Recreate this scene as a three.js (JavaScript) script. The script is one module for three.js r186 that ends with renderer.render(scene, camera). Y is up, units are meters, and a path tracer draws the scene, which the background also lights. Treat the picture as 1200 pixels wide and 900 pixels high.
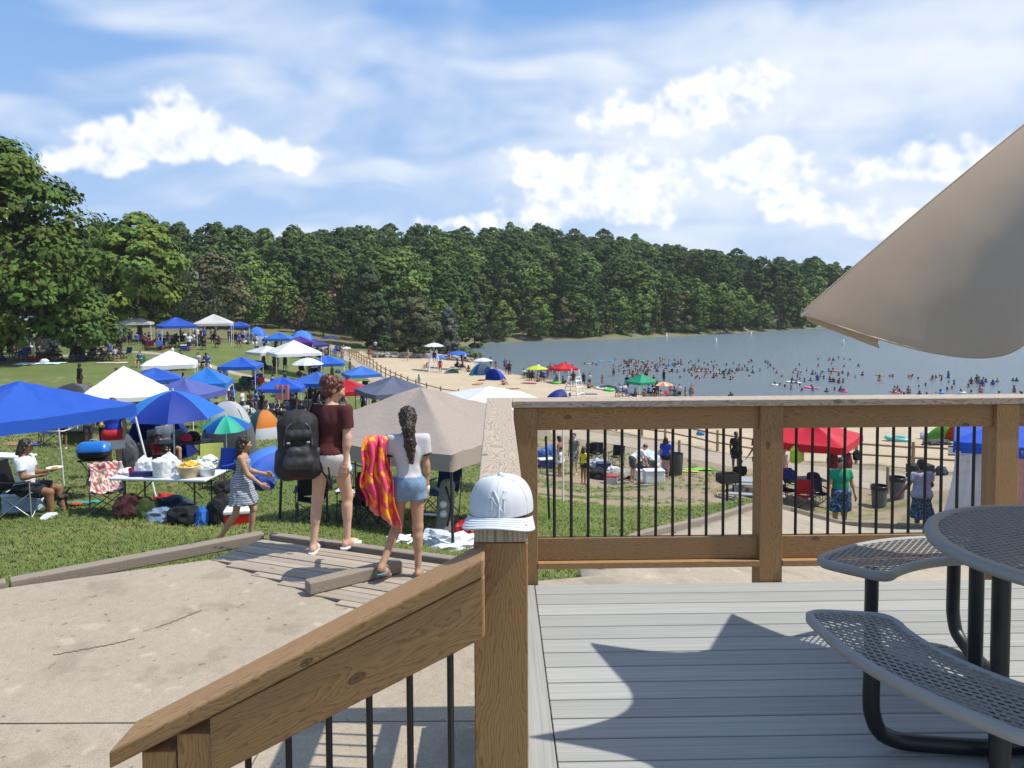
import * as THREE from 'three';
import { mergeGeometries } from 'three/addons/utils/BufferGeometryUtils.js';
import { RoundedBoxGeometry } from 'three/addons/geometries/RoundedBoxGeometry.js';
import { createNoise2D, createNoise3D } from 'simplex-noise';

// ---------------------------------------------------------------- camera, sky, sun, exposure
const scene = new THREE.Scene();
const camera = new THREE.PerspectiveCamera(53.13, 4 / 3, 0.05, 3000);
const EYE = 1.65, PITCH = -2.5 * Math.PI / 180, ROLL = -0.005, SHIFT = 66;
camera.position.set(0, EYE, 0);
camera.rotation.order = 'YXZ';
camera.rotation.set(PITCH, 0, ROLL);
camera.setViewOffset(1200, 900, 0, SHIFT, 1200, 900);
camera.updateMatrixWorld(true);
scene.add(camera);
const renderer = new THREE.WebGLRenderer();
renderer.toneMapping = THREE.LinearToneMapping;
renderer.toneMappingExposure = 1.1;
renderer.shadowMap.enabled = true;

function rngOf(seed) { let a = seed >>> 0; return () => { a = (a + 0x6D2B79F5) | 0; let t = Math.imul(a ^ (a >>> 15), 1 | a); t = (t + Math.imul(t ^ (t >>> 7), 61 | t)) ^ t; return ((t ^ (t >>> 14)) >>> 0) / 4294967296; }; }
const rnd = rngOf(7);
const rr = (a, b, r = rnd) => a + (b - a) * r();
const pick = (arr, r = rnd) => arr[Math.floor(r() * arr.length)];
const n2 = createNoise2D(rngOf(11)), n3 = createNoise3D(rngOf(12));
const clamp = (x, a = 0, b = 1) => Math.max(a, Math.min(b, x));
const sstep = (a, b, x) => { const t = clamp((x - a) / (b - a)); return t * t * (3 - 2 * t); };
const lerp = (a, b, t) => a + (b - a) * t;
function fbm2(x, y, oct = 4) { let s = 0, a = 0.5, t = 0; for (let i = 0; i < oct; i++) { s += a * n2(x, y); t += a; x = x * 2.03 + 17.1; y = y * 2.03 - 9.2; a *= 0.5; } return s / t; }
function fbm3(x, y, z, oct = 4) { let s = 0, a = 0.5, t = 0; for (let i = 0; i < oct; i++) { s += a * n3(x, y, z); t += a; x = x * 2.03 + 17.1; y = y * 2.03 - 9.2; z = z * 2.03 + 3.3; a *= 0.5; } return s / t; }
const V = (x, y, z) => new THREE.Vector3(x, y, z);

const SUN_DIR = V(0.52, 0.85, 0.045).normalize();
const sun = new THREE.DirectionalLight(new THREE.Color(1, 0.955, 0.88), 4.9);
sun.position.copy(SUN_DIR).multiplyScalar(200); sun.target.position.set(0, -4, -40);
sun.position.add(sun.target.position);
sun.castShadow = true; sun.shadow.mapSize.set(4096, 4096);
Object.assign(sun.shadow.camera, { left: -120, right: 120, top: 120, bottom: -120, near: 1, far: 500 });
scene.add(sun, sun.target);

// sky: air, a thin veil and cumulus, all around
(function sky() {
  const W = 2048, H = 1024, data = new Float32Array(W * H * 4);
  const AE = (u, v) => { const A = Math.atan((u - 600) / 900); return [A, Math.atan((345 - v) / 900 * Math.cos(A))]; };
  const blobs = [];
  const blob = (u, v, ru, rv, amp = 1, flat = 1) => { const [a, e] = AE(u, v); blobs.push([a, e, ru / 900, rv / 900, amp, flat]); };
  // fair weather cumulus standing over the left shore
  blob(225, 150, 52, 36); blob(160, 172, 66, 24); blob(285, 176, 62, 26); blob(335, 188, 52, 22); blob(110, 191, 52, 15); blob(240, 180, 90, 24);
  const soft = [[430, 80, 150, 42, .62], [520, 140, 110, 38, .6], [320, 96, 60, 20, .55], [480, 200, 70, 14, .4], [870, 150, 260, 90, .9], [1090, 70, 280, 90, .8], [690, 200, 210, 60, .8], [940, 230, 220, 60, .75], [90, 5, 150, 12, .4], [30, 140, 100, 16, .38], [290, 228, 70, 9, .3]].map(([u, v, ru, rv, a]) => [...AE(u, v), ru / 900, rv / 900, a]);
  // towers over the lake
  blob(860, 106, 82, 24, .95); blob(790, 140, 110, 34, .55); blob(650, 208, 62, 34, .85); blob(745, 222, 72, 46, .8); blob(700, 240, 110, 34, .6); blob(885, 205, 66, 34, .95); blob(920, 235, 40, 18, .8);
  blob(960, 256, 62, 17, .9); blob(760, 255, 40, 26, .8); blob(640, 258, 46, 26, .6); blob(1080, 200, 90, 26, .55); blob(1050, 270, 60, 16, .5); blob(560, 262, 80, 10, .5);
  // the same kind of cloud all the way round
  const r = rngOf(99);
  for (let i = 0; i < 40; i++) {
    const a = 0.75 + r() * (2 * Math.PI - 1.5), e = 0.1 + r() * 0.38, w = 0.05 + r() * 0.1;
    for (let k = 0; k < 4; k++) blobs.push([a + (r() - .5) * w * 1.5, e + (r() - .3) * w * .3, w * (.4 + r() * .5), w * (.2 + r() * .25), .7 + r() * .3, 1]);
  }
  const c = [0, 0, 0];
  for (let j = 0; j < H; j++) {
    const th = ((j + .5) / H - .5) * Math.PI, sy = Math.sin(th), cy = Math.cos(th);
    for (let i = 0; i < W; i++) {
      const ph = ((i + .5) / W - .5) * 2 * Math.PI, x = Math.cos(ph) * cy, z = Math.sin(ph) * cy;
      let A = Math.atan2(x, -z); const E = th;
      // clear air
      const up = clamp(sy), k = Math.pow(1 - up, 3.2);
      c[0] = lerp(.145, .34, k); c[1] = lerp(.335, .55, k); c[2] = lerp(.72, .86, k);
      if (E > -.03) {
        // high veil, drawn out along the wind
        const s = 1 / (Math.max(sy, 0) + .22), px = x * s, pz = z * s;
        const w1 = fbm2(px * .9 + 4, pz * .9, 2) * .3;
        let veil = fbm2(px * .75 + w1 + 1.7, pz * 1.3 + w1 - 2, 4) * .5 + .5;
        const east = .5 + .5 * Math.sin(A + .12);
        veil = sstep(.66 - .62 * east, 1.10 - .42 * east, veil) * .80;
        const fine = fbm2(px * 5 + w1, pz * 6, 5);
        veil = clamp(veil * (1 + .26 * fine)) * sstep(-.04, .06, E);
        let sf = 0; const wob = .06 * fbm3(x * 5, sy * 7, z * 5, 4), wo2 = .05 * fbm3(x * 5 + 7, sy * 7, z * 5, 4); for (const b of soft) { const da = A - b[0] + wob, de = E - b[1] + wo2 * .6, q = (da / b[2]) ** 2 + (de / b[3]) ** 2; if (q < 3.5) sf = Math.max(sf, b[4] * Math.exp(-q * 1.1) * sstep(3.5, 1.5, q)); }
        if (sf > .01) veil = clamp(veil + sf * (.72 + .75 * fbm3(x * 9, sy * 13, z * 9, 5)) * (1 - veil));
        const low = sstep(.42, -.02, E) * .34 * (.6 + .4 * east);
        const v2 = clamp(veil + low * (1 - veil));
        c[0] = lerp(c[0], .80, v2); c[1] = lerp(c[1], .86, v2); c[2] = lerp(c[2], .95, v2);
        // broad stretched cloud to the left of the middle
        // cumulus
        let d = -1;
        const wx = A + .018 * fbm3(x * 11, sy * 11, z * 11, 4), we = E + .014 * fbm3(x * 11 + 9, sy * 11, z * 11, 4);
        for (const b of blobs) {
          let da = wx - b[0]; if (da > Math.PI) da -= 2 * Math.PI; if (da < -Math.PI) da += 2 * Math.PI;
          if (Math.abs(da) > b[2] * 1.6) continue;
          let de = we - b[1]; if (Math.abs(de) > b[3] * 1.9) continue;
          const q = de < 0 ? de / (b[3] * .62) : de / b[3];
          const f = (1 - Math.pow(da / b[2], 2) - q * q) * .75 * b[4];
          if (f > d) { d = f; }
        }
        if (d > -.9) {
          const f1 = fbm3(x * 26, sy * 30, z * 26, 5), f2 = Math.abs(fbm3(x * 46 + 5, sy * 46, z * 46, 4));
          const dens = sstep(-.07, .42, d + f1 * .5 - f2 * .28 + .06) * .95;
          const lit = clamp(.86 + f1 * .55 - f2 * .55);
          const cr = lerp(.64, 1.02, lit), cg = lerp(.71, 1.03, lit), cb = lerp(.83, 1.05, lit);
          c[0] = lerp(c[0], cr, dens); c[1] = lerp(c[1], cg, dens); c[2] = lerp(c[2], cb, dens);
        }
      } else { const g = sstep(-.03, -.3, E); c[0] = lerp(c[0], .16, g); c[1] = lerp(c[1], .18, g); c[2] = lerp(c[2], .15, g); }
      const o = (j * W + i) * 4; data[o] = c[0]; data[o + 1] = c[1]; data[o + 2] = c[2]; data[o + 3] = 1;
    }
  }
  const t = new THREE.DataTexture(data, W, H, THREE.RGBAFormat, THREE.FloatType);
  t.mapping = THREE.EquirectangularReflectionMapping; t.magFilter = THREE.LinearFilter; t.minFilter = THREE.LinearFilter; t.wrapS = THREE.RepeatWrapping; t.needsUpdate = true;
  scene.background = t; scene.environment = t;
})();

// ---------------------------------------------------------------- helpers
// a ray of the lens (photo pixels) cut at a distance D in front of the camera: used to survey where things stand
const q0 = new THREE.Quaternion().setFromEuler(camera.rotation);
function P(u, v, D) { const d = V((u - 600) / 900, -(v - (450 - SHIFT)) / 900, -1).applyQuaternion(q0); return V(d.x / -d.z * D, EYE + d.y / -d.z * D, -D); }
const at3 = p => [p.x, p.y, p.z];
const counts = {};
function numbered(n) { const k = counts[n] = (counts[n] === undefined ? 0 : counts[n] + 1); return k ? n + '_' + String(k).padStart(3, '0') : n; }
function tag(o, label, category, group, kind) { o.userData = { label, category }; if (group) o.userData.group = group; if (kind) o.userData.kind = kind; return o; }
function thing(name, label, category, pos = [0, 0, 0], turn = 0, group) {
  const o = new THREE.Group(); o.name = numbered(name); scene.add(o); o.position.set(...pos); o.rotation.y = turn; return tag(o, label, category, group);
}
function part(name, geo, mat, parent) { const m = new THREE.Mesh(geo, mat); m.name = name; m.castShadow = m.receiveShadow = true; parent.add(m); return m; }
function structure(name, geo, mat) { const m = part(numbered(name), geo, mat, scene); m.userData = { kind: 'structure' }; return m; }
function solo(name, geo, mat, label, category, pos, turn = 0, group) { const m = part(numbered(name), geo, mat, scene); m.position.set(...pos); m.rotation.y = turn; return tag(m, label, category, group); }
function copyOf(o, pos, turn = 0, label, scale = 1) {
  const c = o.clone(); c.name = numbered(o.name.replace(/_\d{3}$/, '')); scene.add(c); c.position.set(...(pos.isVector3 ? pos.toArray() : pos)); c.rotation.y = turn; c.scale.setScalar(scale); c.userData = { ...o.userData }; if (label) c.userData.label = label; return c;
}
const std = (r, g, b, rough = .8, extra = {}) => { const m = new THREE.MeshStandardMaterial({ roughness: rough, side: THREE.DoubleSide, ...extra }); m.color.setRGB(r, g, b); return m; };
const MC = {};
const flat = (hex, rough = .8) => { const k = hex + '_' + rough; if (!MC[k]) { MC[k] = new THREE.MeshStandardMaterial({ color: hex, roughness: rough, side: THREE.DoubleSide }); } return MC[k]; };
const merge = gs => mergeGeometries(gs.map(g => { const n = g.index ? g.toNonIndexed() : g; for (const k of Object.keys(n.attributes)) if (!['position', 'normal', 'uv', 'color'].includes(k)) n.deleteAttribute(k); return n; }), false);
function place(g, x = 0, y = 0, z = 0, rx = 0, ry = 0, rz = 0) { const m = new THREE.Matrix4().compose(V(x, y, z), new THREE.Quaternion().setFromEuler(new THREE.Euler(rx, ry, rz, 'YXZ')), V(1, 1, 1)); g.applyMatrix4(m); return g; }
// a board: chamfered box whose texture runs in metres along its longest side
function board(w, h, d, x = 0, y = 0, z = 0, rx = 0, ry = 0, rz = 0, cham = .004, seed = rnd() * 40) {
  const g = new RoundedBoxGeometry(w, h, d, 1, Math.min(cham, w / 3, h / 3, d / 3));
  const p = g.attributes.position, n = g.attributes.normal, uv = g.attributes.uv, dims = [w, h, d];
  const L = w >= h && w >= d ? 0 : h >= d ? 1 : 2;
  for (let i = 0; i < p.count; i++) {
    const P3 = [p.getX(i), p.getY(i), p.getZ(i)], N = [Math.abs(n.getX(i)), Math.abs(n.getY(i)), Math.abs(n.getZ(i))];
    const ax = N[0] > N[1] && N[0] > N[2] ? 0 : N[1] > N[2] ? 1 : 2;
    let a, b; if (ax === L) { const o = [0, 1, 2].filter(k => k !== L); a = P3[o[0]]; b = P3[o[1]] * .2; } else { const o = [0, 1, 2].find(k => k !== L && k !== ax); a = P3[o]; b = P3[L]; }
    uv.setXY(i, a + seed * .37 + ax * .13, b + seed);
  }
  return place(g, x, y, z, rx, ry, rz);
}
const box = (w, h, d, x = 0, y = 0, z = 0, rx = 0, ry = 0, rz = 0) => place(new THREE.BoxGeometry(w, h, d), x, y, z, rx, ry, rz);
const rbox = (w, h, d, r, x = 0, y = 0, z = 0, rx = 0, ry = 0, rz = 0, s = 2) => place(new RoundedBoxGeometry(w, h, d, s, r), x, y, z, rx, ry, rz);
function bar(a, b, r, seg = 6, r2 = r) {   // a round bar between two points
  a = a.isVector3 ? a : V(...a); b = b.isVector3 ? b : V(...b);
  const g = new THREE.CylinderGeometry(r2, r, a.distanceTo(b), seg, 1), d = b.clone().sub(a).normalize();
  g.applyQuaternion(new THREE.Quaternion().setFromUnitVectors(V(0, 1, 0), d)); const m = a.clone().add(b).multiplyScalar(.5); g.translate(m.x, m.y, m.z); return g;
}
function tube(pts, r, seg = 24, rad = 8) { return new THREE.TubeGeometry(new THREE.CatmullRomCurve3(pts.map(p => p.isVector3 ? p : V(...p)), false, 'catmullrom', .3), seg, r, rad); }
function lathe(pts, seg = 24) { return new THREE.LatheGeometry(pts.map(p => new THREE.Vector2(p[0], p[1])), seg); }
function grid(nu, nv, f, closedU = false) {   // a sheet from f(u, v) -> [x, y, z]
  const pos = [], uv = [], idx = [];
  for (let j = 0; j <= nv; j++) for (let i = 0; i <= nu; i++) { const p = f(i / nu, j / nv); pos.push(p[0], p[1], p[2]); uv.push(i / nu, j / nv); }
  for (let j = 0; j < nv; j++) for (let i = 0; i < nu; i++) { const a = j * (nu + 1) + i, b = a + 1, c = a + nu + 1, d = c + 1; idx.push(a, b, d, a, d, c); }
  const g = new THREE.BufferGeometry(); g.setAttribute('position', new THREE.Float32BufferAttribute(pos, 3)); g.setAttribute('uv', new THREE.Float32BufferAttribute(uv, 2)); g.setIndex(idx); g.computeVertexNormals(); return g;
}
function thick(g, t) {   // gives a sheet a thickness: both faces and a rim
  const p = g.attributes.position, n = g.attributes.normal, N = p.count, pos = [], idx = [], src = g.index.array, uv = [], col = g.attributes.color, c2 = [];
  for (let s = 0; s < 2; s++) for (let i = 0; i < N; i++) { const k = s ? -t : 0; pos.push(p.getX(i) + n.getX(i) * k, p.getY(i) + n.getY(i) * k, p.getZ(i) + n.getZ(i) * k); uv.push(g.attributes.uv.getX(i), g.attributes.uv.getY(i)); if (col) c2.push(col.getX(i), col.getY(i), col.getZ(i)); }
  const edge = new Map();
  for (let i = 0; i < src.length; i += 3) { const [a, b, c] = [src[i], src[i + 1], src[i + 2]]; idx.push(a, b, c, a + N, c + N, b + N); for (const [x, y] of [[a, b], [b, c], [c, a]]) { const k = x < y ? x + '_' + y : y + '_' + x; edge.has(k) ? edge.set(k, null) : edge.set(k, [x, y]); } }
  for (const e of edge.values()) if (e) idx.push(e[1], e[0], e[0] + N, e[1], e[0] + N, e[1] + N);
  const o = new THREE.BufferGeometry(); o.setAttribute('position', new THREE.Float32BufferAttribute(pos, 3)); o.setAttribute('uv', new THREE.Float32BufferAttribute(uv, 2)); if (col) o.setAttribute('color', new THREE.Float32BufferAttribute(c2, 3)); o.setIndex(idx); o.computeVertexNormals(); return o;
}
function colored(g, f) { const p = g.attributes.position, c = new Float32Array(p.count * 3); for (let i = 0; i < p.count; i++) { const k = f(p.getX(i), p.getY(i), p.getZ(i), i); c[i * 3] = k[0]; c[i * 3 + 1] = k[1]; c[i * 3 + 2] = k[2]; } g.setAttribute('color', new THREE.BufferAttribute(c, 3)); return g; }
function texture(w, h, f, srgb = true, rep = true) {
  const d = new Uint8Array(w * h * 4); let o = 0;
  for (let j = 0; j < h; j++) for (let i = 0; i < w; i++) { const c = f(i / w, j / h, i, j); d[o++] = clamp(c[0]) * 255; d[o++] = clamp(c[1]) * 255; d[o++] = clamp(c[2]) * 255; d[o++] = c.length > 3 ? clamp(c[3]) * 255 : 255; }
  const t = new THREE.DataTexture(d, w, h); t.colorSpace = srgb ? THREE.SRGBColorSpace : THREE.NoColorSpace; t.magFilter = THREE.LinearFilter; t.minFilter = THREE.LinearMipmapLinearFilter; t.generateMipmaps = true;
  if (rep) t.wrapS = t.wrapT = THREE.RepeatWrapping; t.needsUpdate = true; return t;
}
// gradient noise on a lattice that repeats over the unit square
const hashA = new Float32Array(4096); { const r = rngOf(321); for (let i = 0; i < 4096; i++) hashA[i] = r() * 6.2832; }
function lat(x, y, n, sd) { const i = Math.floor(x), j = Math.floor(y), fx = x - i, fy = y - j, w = t => t * t * t * (t * (t * 6 - 15) + 10); const g = (a, b) => { const h = hashA[((((a % n) + n) % n) * 73 + (((b % n) + n) % n) * 151 + sd * 37) & 4095]; return Math.cos(h) * (x - a) + Math.sin(h) * (y - b); }; const u = w(fx), v = w(fy); return 1.5 * lerp(lerp(g(i, j), g(i + 1, j), u), lerp(g(i, j + 1), g(i + 1, j + 1), u), v); }
function tile2(u, v, f, oct = 4, seed = 0) { let s = 0, a = .5, t = 0, n = Math.max(1, Math.round(f)); for (let i = 0; i < oct; i++) { s += a * lat(u * n, v * n, n, seed + i * 5); t += a; n *= 2; a *= .55; } return s / t; }
// ---------------------------------------------------------------- the lie of the land
const LAKE = -8.55;
const survey = [];   // [x, D, y]
for (const [u, v, D] of [
  [24, 604, 12.5], [240, 617, 12.3], [172, 580, 14.5], [70, 571, 16], [130, 557, 17.5], [280, 634, 9], [525, 647, 10], [308, 610, 11.4], [600, 597, 14], [430, 575, 16], [400, 560, 20], [250, 530, 22], [60, 510, 27],
  [130, 490, 34], [250, 495, 38], [400, 515, 30], [210, 462, 49], [330, 483, 50], [470, 492, 44], [100, 440, 52], [0, 450, 45], [-150, 440, 45], [10, 419, 64], [155, 413, 68], [210, 408, 71], [250, 402, 76], [330, 404, 95], [370, 408, 100], [270, 425, 66], [330, 440, 62], [400, 440, 74],
  [-120, 415, 66], [0, 400, 84], [100, 397, 90], [200, 394, 100], [300, 398, 112], [440, 445, 76], [412, 420, 104], [500, 430, 98], [440, 416, 112], [500, 450, 80], [400, 412, 108],
  [672, 467, 70], [580, 440, 92], [620, 480, 62], [740, 512, 47], [805, 523, 42.5], [869, 537, 38], [1024, 549, 33], [1180, 560, 29],
  [640, 636, 9.9], [735, 638, 10], [700, 596, 17], [715, 570, 30], [640, 560, 30], [852, 598, 21], [880, 585, 15], [960, 612, 14.7], [1100, 622, 14.2], [980, 628, 16.6], [1100, 630, 16.4], [1030, 597, 28], [940, 600, 25], [1200, 650, 14], [1250, 600, 25], [800, 560, 29],
]) { const p = P(u, v, D); survey.push([p.x, D, p.y]); }
for (const [u, D] of [[548, 134], [575, 108], [600, 98], [640, 93], [700, 84], [745, 79], [815, 73], [900, 69], [1000, 66], [1200, 62], [1500, 60]]) { survey.push([(u - 600) / 900 * D, D, LAKE]); survey.push([(u - 600) / 900 * (D * 1.1), D * 1.1, LAKE - .7]); survey.push([(u - 600) / 900 * D * .93, D * .93, LAKE + .45]); }
for (const [u, D] of [[560, 160], [640, 168], [700, 172], [780, 182], [850, 194], [920, 210], [985, 228], [1080, 290], [1250, 360]]) { survey.push([(u - 600) / 900 * D, D, LAKE]); survey.push([(u - 600) / 900 * (D * .94), D * .94, LAKE - 1.5]); survey.push([(u - 600) / 900 * (D * 1.03), D * 1.03, LAKE + 1.6]); }
for (const [u, D] of [[700, 120], [850, 130], [1000, 130], [1200, 130], [1000, 180], [1200, 220], [1500, 150]]) survey.push([(u - 600) / 900 * D, D, LAKE - 2.5]);
for (const [u, D, y] of [[530, 150, -7.5], [500, 135, -6.5], [430, 130, -6.5], [300, 140, -3.5], [150, 140, -2], [0, 120, -1.5], [-300, 90, -3], [560, 300, 11], [650, 300, 10], [400, 270, 7], [200, 230, 3.5], [0, 210, 3], [-300, 200, 3], [760, 320, 6], [860, 335, 1.5], [960, 350, -3], [1100, 420, -5], [560, 230, 4], [700, 235, 2], [850, 255, -1.5], [300, 200, 1], [600, 500, 9], [100, 500, 5], [1000, 560, -2], [1400, 520, -4]]) survey.push([(u - 600) / 900 * D, D, y]);
for (const [x, D, y] of [[-9, 4, -1.05], [-12, 8, -2.2], [-5, 4, -1.1], [-2, 5, -1.1], [-2.5, 7, -1.1], [0, 4, -1.15], [0, 6.4, -1.1], [-4.35, 7.1, -.98], [-2.5, 8.4, -1.08], [-.6, 7.6, -1.12], [.8, 7.4, -1.15], [3, 4, -1.6], [3, 7, -1.7], [6, 5, -2.0], [6, 9, -2.7], [9, 11, -3.2], [10, 5, -2.4]]) survey.push([x, D, y]);
const rc = (x, D) => { const r = clamp(Math.hypot(x, D), 3.5, 700), a = clamp(Math.atan2(x, D), -1.1, 1.1); return [a * 2.2, Math.log(r)]; };
const rbf = (function () {
  const n = survey.length, m = n + 3, A = [], b = [];
  const c = survey.map(s => rc(s[0], s[1]));
  const phi = (p, q) => Math.hypot(p[0] - q[0], p[1] - q[1]);
  for (let i = 0; i < n; i++) { const row = new Float64Array(m + 1); for (let j = 0; j < n; j++) row[j] = phi(c[i], c[j]) - (i === j ? .012 : 0); row[n] = 1; row[n + 1] = c[i][0]; row[n + 2] = c[i][1]; row[m] = survey[i][2]; A.push(row); }
  for (let k = 0; k < 3; k++) { const row = new Float64Array(m + 1); for (let j = 0; j < n; j++) row[j] = k === 0 ? 1 : c[j][k - 1]; A.push(row); }
  for (let i = 0; i < m; i++) { let p = i; for (let j = i + 1; j < m; j++) if (Math.abs(A[j][i]) > Math.abs(A[p][i])) p = j;[A[i], A[p]] = [A[p], A[i]]; for (let j = i + 1; j < m; j++) { const f = A[j][i] / A[i][i]; if (f) for (let k = i; k <= m; k++) A[j][k] -= f * A[i][k]; } }
  const w = new Float64Array(m); for (let i = m - 1; i >= 0; i--) { let s = A[i][m]; for (let j = i + 1; j < m; j++) s -= A[i][j] * w[j]; w[i] = s / A[i][i]; }
  return (x, D) => { const q = rc(x, D); let s = w[n] + w[n + 1] * q[0] + w[n + 2] * q[1]; for (let j = 0; j < n; j++) s += w[j] * phi(q, c[j]); return s; };
})();
// ground height at world (x, z)
function gy(x, z) { const D = -z, r = Math.hypot(x, D); return rbf(x, D) + (r > 8 ? .035 * n2(x * .35, D * .35) * clamp((r - 8) / 6) : 0) + (r > 40 ? .1 * n2(x * .08, D * .08) : 0); }
// stand a thing in a photo column u at distance D
function S(u, D, dy = 0) { let y = -4, x = 0; for (let k = 0; k < 3; k++) { const v = (EYE - y) * 900 / D + 345; x = P(u, v, D).x; y = gy(x, -D); } return V(x, y + dy, -D); }
function SL(u, D, dy = 0) { const v = (EYE - LAKE) * 900 / D + 345; const p = P(u, v, D); return V(p.x, LAKE + dy, -D); }

const inPoly = (x, y, poly) => { let c = false; for (let i = 0, j = poly.length - 1; i < poly.length; j = i++) { const [xi, yi] = poly[i], [xj, yj] = poly[j]; if ((yi > y) !== (yj > y) && x < (xj - xi) * (y - yi) / (yj - yi) + xi) c = !c; } return c; };
function polyDist(x, y, pl) { let best = 1e9; for (let i = 0; i < pl.length - 1; i++) { const [ax, ay] = pl[i], [bx, by] = pl[i + 1]; const t = clamp(((x - ax) * (bx - ax) + (y - ay) * (by - ay)) / ((bx - ax) ** 2 + (by - ay) ** 2)); best = Math.min(best, Math.hypot(x - ax - t * (bx - ax), y - ay - t * (by - ay))); } return best; }
const uD = list => list.map(([u, D]) => { const p = S(u, D); return [p.x, -p.z]; });
const PATH = uD([[380, 118], [402, 104], [425, 90], [450, 74], [500, 60], [600, 52], [740, 44], [805, 40], [869, 36.2], [1024, 31.5], [1180, 28.5], [1320, 26.5]]);
const FENCE = uD([[410, 108], [452, 80], [503, 66], [600, 58], [743, 48], [805, 43], [869, 39], [1024, 34.5], [1119, 32], [1230, 30]]);
// sand: everything on the lake side of the fence, down to the water
const SAND = [...FENCE.map(([x, D]) => [x, D]), ...uD([[1700, 22], [1700, 75]]), ...uD([[1200, 78], [815, 84], [700, 100], [600, 115], [555, 138], [500, 118], [440, 112], [425, 114]])];
const dirtSpots = uD([[640, 24], [700, 21], [760, 20], [820, 19], [870, 24], [930, 22], [990, 22], [1050, 22], [690, 30], [1080, 26], [1180, 22], [800, 25]]);
const PADE = [[-14, -.5], [-4.35, 6.52], [-2.53, 7.84], [-.47, 7.03], [.7, 6.9]];
function sandness(x, D) {
  let s = inPoly(x, D, SAND) ? 1 : 0; const d = polyDist(x, D, [...SAND, SAND[0]]); s = s ? .5 + .5 * clamp(d / 1.2) : .5 - .5 * clamp(d / 1.2);
  return s + .22 * n2(x * .5, D * .5);
}
function dirtAt(x, D, n = fbm2(x * .22, D * .22, 4), nf = fbm2(x * 1.7, D * 1.7, 3)) { let d = 0; for (const q of dirtSpots) d = Math.max(d, 1 - Math.hypot((x - q[0]) / 2.6, (D - q[1]) / 2.2)); d = Math.max(d, .34 * sstep(17.5, 21, D - x * .12) * sstep(-1.5, 2.5, x)); d = sstep(.08, .5, d + nf * .45 + n * .3); return Math.max(d, sstep(3.4, 1.5, polyDist(x, D, PATH) + n * 1.2 + nf * .7) * .9); }
(function ground() {
  const ths = [], rs = [];
  for (let i = 0; i <= 300; i++) ths.push(-.86 + 1.72 * i / 300);
  for (let i = 1; i < 40; i++) ths.push(.86 + (2 * Math.PI - 1.72) * i / 40);
  ths.push(2 * Math.PI - .86);
  for (let i = 0; i <= 330; i++) rs.push(2.2 * Math.pow(760 / 2.2, i / 330));
  const nt = ths.length, pos = new Float32Array(nt * rs.length * 3), col = new Float32Array(nt * rs.length * 3), uv = new Float32Array(nt * rs.length * 2), cls = new Uint8Array(nt * rs.length);
  const G1 = [.105, .150, .026], G2 = [.145, .185, .036], G3 = [.20, .195, .070], SD = [.60, .485, .33], SD2 = [.53, .415, .275], WET = [.27, .20, .125], DIRT = [.36, .27, .175], WOODS = [.20, .155, .095];
  const mix = (a, b, t) => [lerp(a[0], b[0], t), lerp(a[1], b[1], t), lerp(a[2], b[2], t)];
  for (let j = 0; j < rs.length; j++) for (let i = 0; i < nt; i++) {
    const k = j * nt + i, a = ths[i], r = rs[j], x = Math.sin(a) * r, D = Math.cos(a) * r;
    const front = D > 0; let y = front ? gy(x, -D) : Math.min(-1.3, rbf(x, Math.abs(D)));
    pos[k * 3] = x; pos[k * 3 + 1] = y; pos[k * 3 + 2] = -D; uv[k * 2] = x; uv[k * 2 + 1] = D;
    const s = front ? sandness(x, D) : 0;
    const n = fbm2(x * .22, D * .22, 4), nf = fbm2(x * 1.7, D * 1.7, 3);
    let c = mix(G1, G2, clamp(.5 + n * .9)); c = mix(c, G3, clamp(sstep(.15, .75, fbm2(x * .13 + 30, D * .13, 3)) * .8 + nf * .22));
    if (r > 100 && (y > LAKE + .8) && (a < -.16 || r > 150)) c = mix(c, WOODS, nf + n > -.1 ? .8 : .2);
    const dirt = front && r < 60 ? dirtAt(x, D, n, nf) : 0;
    c = mix(c, DIRT, dirt);
    if (s > .5) { c = mix(SD, SD2, clamp(.5 + n * .8 + nf * .4)); const wet = sstep(LAKE + .32, LAKE + .10, y + n * .06); c = mix(c, WET, wet); cls[k] = 1; }
    else if (s > .25 && r < 140) c = mix(c, SD, sstep(.25, .5, s) * .8);
    if (r > 140 && y < LAKE + 1.0 && y > LAKE - .5) c = mix([.20, .185, .11], c, sstep(.2, .9, n + .4));
    col.set(c, k * 3);
  }
  const idx = [[], []];
  for (let j = 0; j < rs.length - 1; j++) for (let i = 0; i < nt - 1; i++) { const A = j * nt + i, B = A + 1, C = A + nt, E = C + 1; const t = cls[A] + cls[B] + cls[C] + cls[E] >= 2 ? 1 : 0; idx[t].push(A, B, E, A, E, C); }
  const grain = texture(512, 512, (u, v) => { const g = .9 + .1 * tile2(u, v, 26, 4) + (rnd() - .5) * .16; return [g, g, g]; });
  grain.repeat.set(.7, .7);
  const bumpT = texture(512, 512, (u, v) => { const g = .5 + .4 * tile2(u, v, 30, 4, 5) + (rnd() - .5) * .25; return [g, g, g]; }, false); bumpT.repeat.set(.5, .5);
  const mk = (name, ix, bump) => { const g = new THREE.BufferGeometry(); g.setAttribute('position', new THREE.BufferAttribute(pos, 3)); g.setAttribute('color', new THREE.BufferAttribute(col, 3)); g.setAttribute('uv', new THREE.BufferAttribute(uv, 2)); g.setIndex(ix); g.computeVertexNormals(); return structure(name, g, new THREE.MeshStandardMaterial({ vertexColors: true, map: grain, bumpMap: bumpT, bumpScale: bump, roughness: .95, side: THREE.DoubleSide })); };
  mk('lawn', idx[0], .03); mk('beach_sand', idx[1], .035);
})();

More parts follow.
